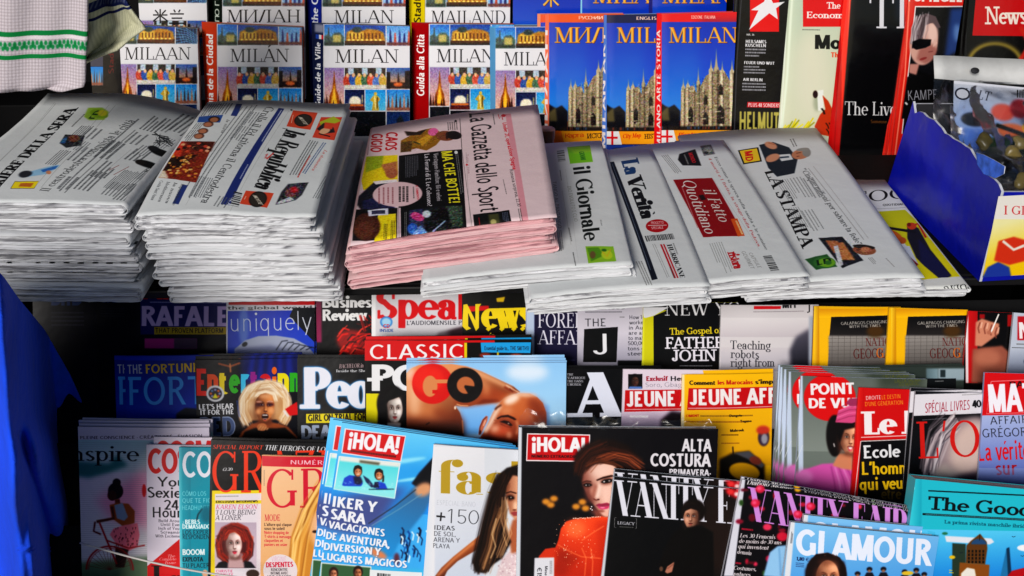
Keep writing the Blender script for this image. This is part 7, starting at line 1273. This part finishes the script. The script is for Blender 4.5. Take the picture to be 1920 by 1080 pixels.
def p(A):
    A.view(1440, 780, 3.6); A.R(0, 500, 1700, 2000, '#6aa0d0'); A.G([(150, 700), (1300, 800), (1300, 1500), (100, 1500)], '#7aacd8', '#5a94cc', (600, 740), (600, 1080)); A.P([(150, 705), (182, 712), (150, 1100), (112, 1100)], '#c8ccd4', 2); A.TX((150, 860), (12, -130), (14, 0), 2, '#26262c', .6)
    A.T('GLAMOUR', 186, 936, 1106, 1014, 190, '#d0d8ec', 'k', up=(8, -178), edge=('#d0d8ec', 1)); A.T('1,80 €', 190, 974, 274, 980, 24, '#1c2c50', 'k'); A.TX((188, 986), (56, 4), (0, 34), 3, '#2c3c60')
    A.P([(250, 1100), (265, 1000), (320, 930), (400, 918), (480, 950), (520, 1020), (530, 1100)], '#1c1010', 4); A.L([(380, 935), (400, 985)], 10, '#8a5a48', 3); A.HAIR([(300, 960), (280, 1030), (280, 1090)], ['#4a2a1c', '#140a0a'], 10, 6, 20, 2); A.HAIR([(440, 945), (490, 1010), (510, 1080)], ['#4a2a1c', '#140a0a'], 10, 6, 20, 2); A.P([(345, 1150), (455, 1150), (470, 1240), (640, 1290), (700, 1500), (690, 1900), (110, 1900), (100, 1500), (170, 1290), (330, 1240)], '#b87c5c', 6); A.P([(190, 1330), (620, 1330), (690, 1500), (680, 2000), (110, 2000), (110, 1500)], '#d8d4dc', 6); A.P([(250, 1040), (290, 960), (400, 930), (510, 980), (540, 1180), (520, 1320), (450, 1250), (330, 1250), (270, 1320), (250, 1180)], '#1c1010', 8); A.F(400, 1090, 190, 240, 0, '#c48a6c', None, '#b04048', .2)
    for (x, y) in ((600, 1060), (680, 1030), (775, 1030), (920, 1050), (1000, 1040), (1055, 1070)): A.E(x, y, 20, 16, '#1a1a22', 3); A.P([(x - 44, 1100), (x - 20, y + 22), (x + 20, y + 22), (x + 44, 1100)], '#1c1a24', 3); A.E(x, y + 12, 12, 9, '#8a6450', 2)
    A.E(940, 1060, 40, 14, '#c8a838', 4)
mag('small sky blue magazine with big pale capitals at the front', (1483, 979), (1760, 1013), (1472, 1078), 3, .160, '#6aa0d0', p, t=.006, tilt=.015, copies=[(.0168, -.008, -.0075)], clabel=['second small sky blue magazine behind the front copy'], sp='#b8c0cc')
def p(A):
    A.view(1440, 780, 3.6); A.R(800, 300, 2400, 1900, '#30a4b4'); A.G([(900, 760), (2300, 780), (2300, 1500), (900, 1500)], '#5ab0d8', '#2a7cc0', (1500, 780), (1500, 1080)); A.GR(944, 420, 1034, 1200, '#50bcc8', '#2896a8', True, 3); A.T('GOOD', 968, 590, 990, 470, 1, '#8ad4dc', 'B', up=(-18, -4))
    A.L([(1078, 502), (2300, 556)], 9, '#0c1418'); A.T('The Good Life', 1074, 628, 2090, 696, 90, '#0c1418', 'B'); A.P([(1040, 652), (2300, 718), (2300, 732), (1040, 666)], '#0c1418'); A.TX((1060, 653), (900, 47), (0, 14), 1, '#4a8a94', .5); A.T('La prima rivista maschile ibrida, business & lifestyle', 1184, 722, 2100, 770, 24, '#0e5060', 'B')
    A.P([(1190, 806), (1500, 822), (1520, 846), (1490, 862), (1200, 846)], '#c8ccd8', 2); A.E(1730, 885, 56, 22, '#d8dce4', 2); A.E(1190, 790, 20, 10, '#2a6c50', 3); A.TX((1075, 770), (50, 10), (0, 24), 4, '#2a8ca0', .3)
    # an illustrated skyline
    A.P([(1240, 855), (1240, 1200), (1330, 1200), (1330, 860)], '#2a3a30', 3); A.P([(1335, 870), (1362, 840), (1425, 790), (1470, 845), (1475, 890), (1460, 1000), (1330, 990)], '#5a3a18', 1); A.E(1418, 862, 52, 38, '#2a4a6c', 1.5, 0, 1, 180, 360); A.L([(1424, 795), (1422, 835)], 5, '#20180c'); A.P([(1290, 985), (1490, 1000), (1480, 1200), (1280, 1200)], '#7a4c1c', 1)
    for r in range(4):
        for c in range(5): A.R(1345 + c * 24, 900 + r * 24, 1358 + c * 24, 918 + r * 24, '#1c140c', .6)
    A.P([(1300, 1060), (1340, 1020), (1390, 1030), (1400, 1080), (1300, 1090)], '#d0ccc4', 2); A.P([(1560, 1090), (1602, 890), (1615, 880), (1630, 1090)], '#2a6c94', 1); A.P([(1602, 890), (1622, 880), (1640, 1090), (1615, 1090)], '#14344c', 1); A.P([(1590, 1100), (1640, 1040), (1760, 1010), (1800, 1200), (1560, 1200)], '#9a1420', 1)
    for x, y in ((1300, 920), (1650, 810), (1710, 940)): A.L([(x - 12, y - 3), (x, y + 2), (x + 12, y - 4)], 3.5, '#16202c')
    A.E(1240, 950, 20, 12, '#c8a828', 3); A.TX((1220, 1030), (30, 4), (0, 30), 2, '#c8b430')
mag('thick turquoise magazine with black slab lettering', (1716, 897), (2010, 918), (1700, 1000), 3, .150, '#30a4b4', p, t=.022, tilt=.0, sp='#38acbc')
# ================================================================== blue display box with toy bags
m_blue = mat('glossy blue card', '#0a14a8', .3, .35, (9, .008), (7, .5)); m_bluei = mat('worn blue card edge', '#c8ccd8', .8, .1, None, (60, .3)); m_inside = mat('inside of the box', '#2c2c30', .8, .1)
zb = .002
FB = hit(1836, 528, (0, 0, zb), (0, 0, 1)); BB = hit(1662, 352, (0, 0, zb), (0, 0, 1))
dy = BB - FB; Dp = np.linalg.norm(dy); ey = dy / Dp; ex = np.array([ey[1], -ey[0], 0])
MB = Matrix([[ex[i], ey[i], (0, 0, 1)[i], FB[i]] for i in range(3)] + [[0, 0, 0, 1]])
ptB = hit(1712, 190, BB, (ex[0], ex[1], 0)); ptF = hit(1872, 345, FB, (ex[0], ex[1], 0)); HB = ptB[2] - zb; HF = ptF[2] - zb
yF = float((ptF - FB) @ ey); yB = float((ptB - FB) @ ey)
BX = empty('display_box', MB, 'bright blue cardboard display box with torn cut-down side', 'box')
WB_ = .26
def panel(name, pts, th, nrm, m, sub=1):
    """a card panel: outline in local coordinates, given a thickness along nrm"""
    pts = [np.array(p, float) for p in pts]; q = [p + np.array(nrm) * th for p in pts]; n = len(pts)
    f = [tuple(range(n))[::-1], tuple(range(n, 2 * n))] + [(i, (i + 1) % n, n + (i + 1) % n, n + i) for i in range(n)]
    return mesh_obj(name, pts + q, f, [m, m_bluei], BX, [0, 0] + [1] * n, smooth=False)
rg = random.Random(4)
tops = []
for k in range(23):
    t = k / 22; y = yB + (yF - yB) * t; z = HB * (1 - t) ** 1.1 + HF * (1 - (1 - t) ** 1.1) + rg.uniform(-.0025, .0025) + (-.012 * math.exp(-((t - .06) / .03) ** 2)) + .008 * math.exp(-((t - .62) / .12) ** 2)
    tops.append((-.0, y, z))
panel('side_panel', [(0, 0, 0), (0, Dp, 0), (0, yB, HB)] + tops[1:-1] + [(0, yF, HF), (0, 0, HF * .96)], .003, (1, 0, 0), m_blue)
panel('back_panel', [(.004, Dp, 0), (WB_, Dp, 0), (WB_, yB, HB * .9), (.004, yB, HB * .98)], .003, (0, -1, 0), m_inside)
panel('side_panel', [(WB_, 0, 0), (WB_, Dp, 0), (WB_, yB, HB), (WB_, 0, HF)], .003, (1, 0, 0), m_blue)
panel('front_panel', [(.0035, 0, 0), (WB_, 0, 0), (WB_, 0, HF * .93), (.16, 0, HF * .9), (.05, 0, HF * .93), (.0035, 0, HF * .95)], .003, (0, 1, 0), m_blue)
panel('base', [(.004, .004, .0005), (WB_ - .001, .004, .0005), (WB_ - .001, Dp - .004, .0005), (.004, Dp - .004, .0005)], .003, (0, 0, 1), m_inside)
def onside(x, y):
    p = hit(x, y, FB, ex) - np.array(FB); return (-.0012, float(p @ ey), float(p[2]))
mt = mat('torn light blue card', '#3a6ae0', .5, .3, (60, .001), (90, .5))
panel('torn_patch', [onside(*k) for k in ((1832, 286), (1846, 290), (1866, 300), (1886, 312), (1884, 326), (1868, 334), (1846, 326), (1834, 308))], .0008, (1, 0, 0), mt)
# the printed label on the front (its cartoon character left out)
lp = np.array(FB) - ey * .0006; ln = -ey
c0 = hit(1872, 368, lp, ln) - lp; c1 = hit(1842, 520, lp, ln) - lp
lx0, lx1, lz0, lz1 = float(c1 @ ex), .21, float(c1[2]), float(c0[2])
def tl_(x, y):
    p = hit(x, y, lp, ln) - lp; return np.stack([p @ ex, -p[..., 2]], -1)
A = Art(tl_, lx0, lx1, -lz1, -lz0, '#d6d2cc', 2300, 3); A.cx0, A.cy0 = 1880, 400
A.view(1440, 150, 2.454); A.G([(1000, 640), (1300, 640), (1300, 960), (960, 960)], '#dcd6a0', '#d8b018', (1150, 640), (1150, 860)); A.T('I GIOCHI', 1086, 618, 1330, 622, 40, '#b01824', 'r')
A.P([(960, 960), (1010, 860), (1060, 835), (1110, 860), (1130, 960)], '#28408c', 3); A.P([(1040, 830), (1060, 740), (1130, 720), (1200, 740), (1190, 830), (1110, 850)], '#b83c24', 3); A.L([(1080, 740), (1130, 780), (1180, 760)], 12, '#d8d4cc', 2)
lm = print_mat(A, 'box label print', .25, .35)
sh = (c0 @ ex - c1 @ ex)
mesh_obj('label', [(lx0, -.0008, lz0), (lx1, -.0008, lz0), (lx1, -.0008, lz1), (lx0 + float(sh), -.0008, lz1)], [(0, 1, 2, 3)], lm, BX, uv=[(0, 0), (1, 0), (1, 1), (float(sh) / (lx1 - lx0), 1)], smooth=False)

m_film = bpy.data.materials.new('clear plastic film'); m_film.use_nodes = True
n = m_film.node_tree.nodes; l = m_film.node_tree.links; n.clear()
ou = n.new('ShaderNodeOutputMaterial'); tr_ = n.new('ShaderNodeBsdfTransparent'); tr_.inputs[0].default_value = (.93, .94, .95, 1); gl = n.new('ShaderNodeBsdfGlossy'); gl.inputs['Roughness'].default_value = .2; gl.inputs[0].default_value = (1, 1, 1, 1)
mx = n.new('ShaderNodeMixShader'); fr_ = n.new('ShaderNodeFresnel'); fr_.inputs[0].default_value = 1.4; tc = n.new('ShaderNodeTexCoord'); nz = n.new('ShaderNodeTexNoise'); nz.inputs['Scale'].default_value = 26; nz.inputs['Detail'].default_value = 1.5; bp = n.new('ShaderNodeBump'); bp.inputs['Distance'].default_value = .012; bp.inputs['Strength'].default_value = 1
l.new(tc.outputs['Object'], nz.inputs[0]); l.new(nz.outputs[0], bp.inputs['Height']); l.new(bp.outputs[0], gl.inputs['Normal']); l.new(bp.outputs[0], fr_.inputs['Normal']); l.new(fr_.outputs[0], mx.inputs[0]); l.new(tr_.outputs[0], mx.inputs[1]); l.new(gl.outputs[0], mx.inputs[2]); l.new(mx.outputs[0], ou.inputs[0])
m_white = mat('white card', '#c4c6c8', .5, .2, None, (40, .15))
def bag(label, x0, y0, z0, w, h, lean, rz, seed, header, card):
    """a clear bag with a header strip, a printed card and small toy pieces inside; it leans on the back of the box"""
    M = MB @ Matrix.Translation((x0, y0, z0)) @ Matrix.Rotation(rz, 4, 'Y') @ Matrix.Rotation(R(lean), 4, 'X')
    e = empty('toy_bag', M, label, 'toy bag', 'bags of toys in the blue box'); rg = random.Random(seed)
    nu, nv = 15, 15; v = []
    ph = [rg.uniform(0, 6) for _ in range(4)]
    for s_ in (-1, 1):
        for i in range(nu):
            for j in range(nv):
                u = i / (nu - 1); q = j / (nv - 1); puff = .016 * (math.sin(math.pi * u) * math.sin(math.pi * min(1, q * 1.02))) ** .6 + .003 * math.sin(u * 17 + ph[0] + q * 9) + .003 * math.sin(q * 15 + ph[1] - u * 8)
                edge = 0 if 0 < i < nu - 1 and 0 < j < nv - 1 else 1
                v.append(((u - .5) * w, s_ * (puff if not edge else .0004), q * h))
    mesh_obj('film', v, gridf(nu, nv) + gridf(nu, nv, nu * nv, True), m_film, e)
    if header:
        hv = []; hn = 13
        for i in range(hn):
            u = i / (hn - 1); zz = .005 * math.sin(u * 7 + ph[2]); hv += [((u - .5) * w * 1.02, zz, h - .002), ((u - .5) * w * 1.02, zz + .004, h + .028 + .004 * math.sin(u * 3))]
        ho = mesh_obj('header_strip', hv, [(2 * i, 2 * i + 2, 2 * i + 3, 2 * i + 1) for i in range(hn - 1)], m_white, e); md = ho.modifiers.new('s', 'SOLIDIFY'); md.thickness = .001
        t = np.linspace(0, 2 * math.pi, 14)[:-1]; hl = mesh_obj('hang_hole', [(.006 * math.cos(a) - w * .18, -.006, h + .011 + .004 * math.sin(a)) for a in t] , [tuple(range(13))], m_inside, e); md = hl.modifiers.new('s', 'SOLIDIFY'); md.thickness = .0006
    if card:
        A = Art(lambda x, y: np.stack([np.asarray(x, float), np.asarray(y, float)], -1), 0, .1, 0, .09, '#b8bcc8', 3000, seed); A.cx0, A.cy0 = 0, 0; A.view(0, 0, 1000)
        A.GR(0, 0, 100, 90, '#c0c2cc', '#6a8ac8'); A.T('WALT', 8, 20, 44, 22, 12, '#16182c', 'i'); A.E(10, 16, 9, 8, '#16182c'); A.E(10, 16, 7, 6, '#c0c2cc'); A.E(58, 35, 14, 11, '#c05a4c', 2); A.E(78, 28, 12, 12, '#8a2430', 2); A.E(24, 48, 15, 9, '#20242c', 1.5); A.E(70, 58, 18, 10, '#c8704c', 2); A.R(0, 60, 40, 90, '#5a78b8', 3); A.P([(40, 70), (98, 60), (100, 90), (38, 90)], '#1c3a20', 2); A.L([(50, 52), (88, 62)], 5, '#141a10', 1); A.E(88, 52, 7, 7, '#d8a040', 1); A.BAR((74, 4), (22, 0), (0, 10), 14)
        cm = print_mat(A, 'toy card ' + str(seed), .4, .3)
        cv = [(-.062, -.0125, .042), (.055, -.0125, .036), (.055, -.0125, .126), (-.062, -.0125, .13)]; co = mesh_obj('card', cv, [(0, 1, 2, 3)], cm, e, uv=[(0, 0), (1, 0), (1, 1), (0, 1)], smooth=False); md = co.modifiers.new('s', 'SOLIDIFY'); md.thickness = .0008
    import bmesh
    for k in range(4 if card else 6):
        bm = bmesh.new(); bmesh.ops.create_icosphere(bm, subdivisions=2, radius=rg.uniform(.009, .015))
        sx, sy, sz = rg.uniform(.7, 1.4), .55, rg.uniform(.7, 1.3)
        for vt in bm.verts: k2 = 1 + .35 * math.sin(vt.co.x * 260 + k) * math.sin(vt.co.z * 310 + k * 2); vt.co.x *= sx * k2; vt.co.y *= sy * k2; vt.co.z *= sz * k2
        me = bpy.data.meshes.new('toy_piece'); bm.to_mesh(me); bm.free(); me.polygons.foreach_set('use_smooth', np.ones(len(me.polygons), bool))
        me.materials.append(mat('toy plastic %d %d' % (seed, k), rg.choice(['#6a5c30', '#4a4224', '#3a3a2c', '#8a7c4a', '#4a3420', '#5a5238'] if not card else ['#a83a2c', '#c06a48', '#243c24', '#2a3c6a', '#c8a040']), .35, .4))
        o = bpy.data.objects.new('toy_piece', me); COL.objects.link(o); o.parent = e; o.location = (rg.uniform(-.36, .36) * w, -.007, rg.uniform(.12, .5 if not card else .4) * h)
bag('clear toy bag with white header strip and printed card', .098, .175, .035, .165, .135, -30, .10, 5, True, True)
bag('clear toy bag of brown pieces lying low at the front of the box', .125, .085, .035, .2, .10, -52, -.05, 9, False, False)
bag('crumpled clear toy bag of dark pieces under the printed card', .118, .13, .05, .2, .13, -38, .12, 13, False, False)

# ================================================================== the hanging towels
def waffle(name, col, c2):
    m = mat(name, col, .95, .05); return m
def towel(label, pts, Y0, art, cols, seed, amp):
    """a cloth hanging from the roof edge: outline rows (y pixel, left x, right x), on the upright plane Y = Y0"""
    P0 = (0, Y0, 0); N0 = (0, -1, 0); v = []; uv = []; nu = 40
    rows = np.array(pts, float); ys = np.linspace(rows[0, 0], rows[-1, 0], 46)
    L = np.interp(ys, rows[:, 0], rows[:, 1]); Rr = np.interp(ys, rows[:, 0], rows[:, 2])
    xm, xM, ym, yM = L.min(), Rr.max(), ys[0], ys[-1]
    c = hit(xm, ym, P0, N0); dd = hit(xM, yM, P0, N0)
    def tl(x, y):
        p = hit(x, y, P0, N0); return np.stack([p[..., 0] - c[0], c[2] - p[..., 2]], -1)
    A = Art(tl, -.02, dd[0] - c[0] + .02, -.02, c[2] - dd[2] + .02, cols[0], 2600, seed); A.cx0, A.cy0 = xm, ym; art(A)
    m = print_mat(A, 'towel weave %d' % seed, .95, .05, (300, .0006), .25)
    for j, y in enumerate(ys):
        for i in range(nu):
            u = i / (nu - 1); p = hit(L[j] + (Rr[j] - L[j]) * u, y, P0, N0); q = (p[0] - c[0] + .02) / A_w(A), 1 - (c[2] - p[2] + .02) / A_h(A)
            v.append((p[0], Y0 + amp * math.sin(u * 9 + seed) * (.5 + .5 * j / 45) + amp * .5 * math.sin(u * 21 + j * .08), p[2])); uv.append(q)
    base = v[0]
    o = mesh_obj('towel', [np.array(k) - np.array(base) for k in v], [(j * nu + i, j * nu + i + 1, (j + 1) * nu + i + 1, (j + 1) * nu + i) for j in range(45) for i in range(nu - 1)], m, None, uv=uv, M=Matrix.Translation(base))
    tag(o, label, 'towel', 'towels hanging at the stand'); md = o.modifiers.new('cloth', 'SOLIDIFY'); md.thickness = .003; md.offset = 0
def A_w(A): return A.W / A.res
def A_h(A): return A.H / A.res
def t1(A):
    # waffle weave and woven green bands
    for k in range(-90, 175, 6): A.R(k, -260, k + 1.8, 180, '#8c8488', .4, .55)
    for k in range(-250, 180, 6): A.R(-90, k, 175, k + 1.8, '#8c8488', .4, .5)
    for y in (-190, 0):
        A.R(-90, 57 + y, 175, 66 + y, '#1c7a48'); A.R(-90, 101 + y, 175, 109 + y, '#1c7a48'); A.R(-90, 67 + y, 175, 73 + y, '#d8d0d6')
        for k in range(-90, 175, 8): A.E(k, 80 + y, 3, 4.5, '#2a8454', .6); A.E(k + 4, 88 + y, 3, 4.5, '#2a8454', .6)
        for k in range(-90, 175, 16): A.E(k + 8, 84 + y, 3, 6, '#1c7a48', .8)
def t2(A):
    for k in range(100, 300, 5): A.L([(k, -260), (k + 25, 140)], 1.2, '#6a6c60', .4, .4)
    for y, w_, c in ((0, 16, '#1c2648'),):
        A.L([(150, 14), (180, 10), (250, -4), (300, -16)], 17, '#262e58'); A.L([(150, 36), (180, 32), (210, 24), (252, 8), (300, -10)], 5, '#232b55')
        for k in range(24): A.L([(160 + k * 6, 18 - k * 1.3), (163 + k * 6, 4 - k * 1.3)], 2, '#8a8c94', .5, .8)
    A.L([(150, 110), (200, 92), (270, 55)], 2, '#a0a290', .6)
towel('white waffle towel with green woven bands hanging in front', [(-250, -80, 166), (60, -80, 166), (110, -80, 163), (150, -80, 162), (163, -80, 158), (170, -70, 120)], .13, t1, ['#ccc4cc'], 1, .004)
towel('cream towel with navy stripes hanging behind the green banded one', [(-250, 100, 200), (-10, 110, 238), (10, 115, 250), (48, 125, 279), (62, 130, 258), (78, 135, 236), (84, 140, 236), (100, 145, 190), (112, 150, 165)], .17, t2, ['#c4c4ac'], 2, .008)
# a line the towels hang from
tag(tube('towel_rail', [(-.97, .15, .62), (-.3, .15, .62)], .006, m_steel), 'dark rail under the roof holding the towels', 'rail')

# ================================================================== blue garment at the left
def garment():
    P0 = np.array((0, -.17, 0)); N0 = (0, -1, 0)
    rows = [(470, -300, -40), (520, -300, 6), (560, -300, 34), (620, -300, 84), (700, -300, 130), (780, -300, 165), (828, -300, 190), (850, -300, 172), (872, -300, 148), (930, -300, 142), (985, -300, 150), (1026, -300, 155), (1034, -300, 132), (1080, -300, 126), (1180, -300, 120), (1400, -300, 112)]
    rows = np.array(rows, float); ys = np.concatenate([np.linspace(470, 1080, 110), np.linspace(1090, 1400, 20)]); nu = 170; v = []
    Rr = np.interp(ys, rows[:, 0], rows[:, 2])
    for j, y in enumerate(ys):
        for i in range(nu):
            u = i / (nu - 1); x = -300 + (Rr[j] + 300) * u; p = hit(x, y, P0, N0)
            x1 = 4 + (y - 560) * .10; x2 = 80 + (y - 840) * .27; up = min(1, max(0, (y - 770) / 90)); up = up * up * (3 - 2 * up)
            a = .075 * math.exp(-((x - x1) / 42) ** 2) + .08 * up * math.exp(-((x - x2) / 26) ** 2) - min(.24, .0032 * max(0, x - x1 - 6)) - .05 * up * math.exp(-((x - x2 + 34) / 11) ** 2) + .02 * math.sin((x - x1) * .12 + 1.2 + y * .003) * math.exp(-((x - x1) / 70) ** 2) + .006 * math.sin(y * .035 + x * .05) - min(.06, .0008 * max(0, x1 - x)) + .006 * math.sin(y * .021 + x * .06)
            k = min(1, max(0, (y - 450) / 140)); v.append(tuple(hit(x, y, P0 - np.array((0, a * k, 0)), N0)))
    m = mat('blue cotton', '#164cf0', .8, .12, (34, .006), (8, .2)); b = m.node_tree.nodes['Principled BSDF']; b.inputs['Sheen Weight'].default_value = .05
    base = v[nu * 60 + 85]
    o = mesh_obj('shirt', [np.array(k) - np.array(base) for k in v], [(j * nu + i, j * nu + i + 1, (j + 1) * nu + i + 1, (j + 1) * nu + i) for j in range(len(ys) - 1) for i in range(nu - 1)], m, None, M=Matrix.Translation(base))
    md = o.modifiers.new('cloth', 'SOLIDIFY'); md.thickness = .0015; md.offset = 0
    tag(o, 'royal blue cotton shirt hanging in deep folds beside the racks', 'shirt')
garment()
wrapper()

# ================================================================== small things
pts = []
for k in range(21):
    t = k / 20; x = 150 + 350 * t; y = 1018 + 70 * t + 10 * math.sin(t * 3.1)
    pts.append(hit(x, y, RACK.at(.150), RACK.n))
tag(tube('elastic_cord', [p for p in pts], .0011, mat('white elastic', '#c8c4c0', .8, .1)), 'thin white elastic cord stretched across the lowest magazines', 'cord')
Z = hit(1024, 315, (0, 0, .02), (0, 0, 1))
c = mat('pinkish card tube', '#c89080', .7, .2, None, (50, .2)); b = hit(1022, 242, (0, .382, 0), (0, -1, 0)); TZ = float(b[2])
t_ = empty('poster_tube', Matrix.Translation((b[0], .37, .0)), 'brown rolled tube with pale cap standing behind the pink papers', 'tube')
tube('body', [(0, 0, 0), (0, .005, .05), (0, .012, b[2] * .0 + TZ - .014)], .0125, mat('brown tube', '#6a4434', .5, .3, None, (30, .3)), t_, 16)
tube('cap', [(0, .012, TZ - .0135), (0, .0125, TZ)], .0142, c, t_, 16)
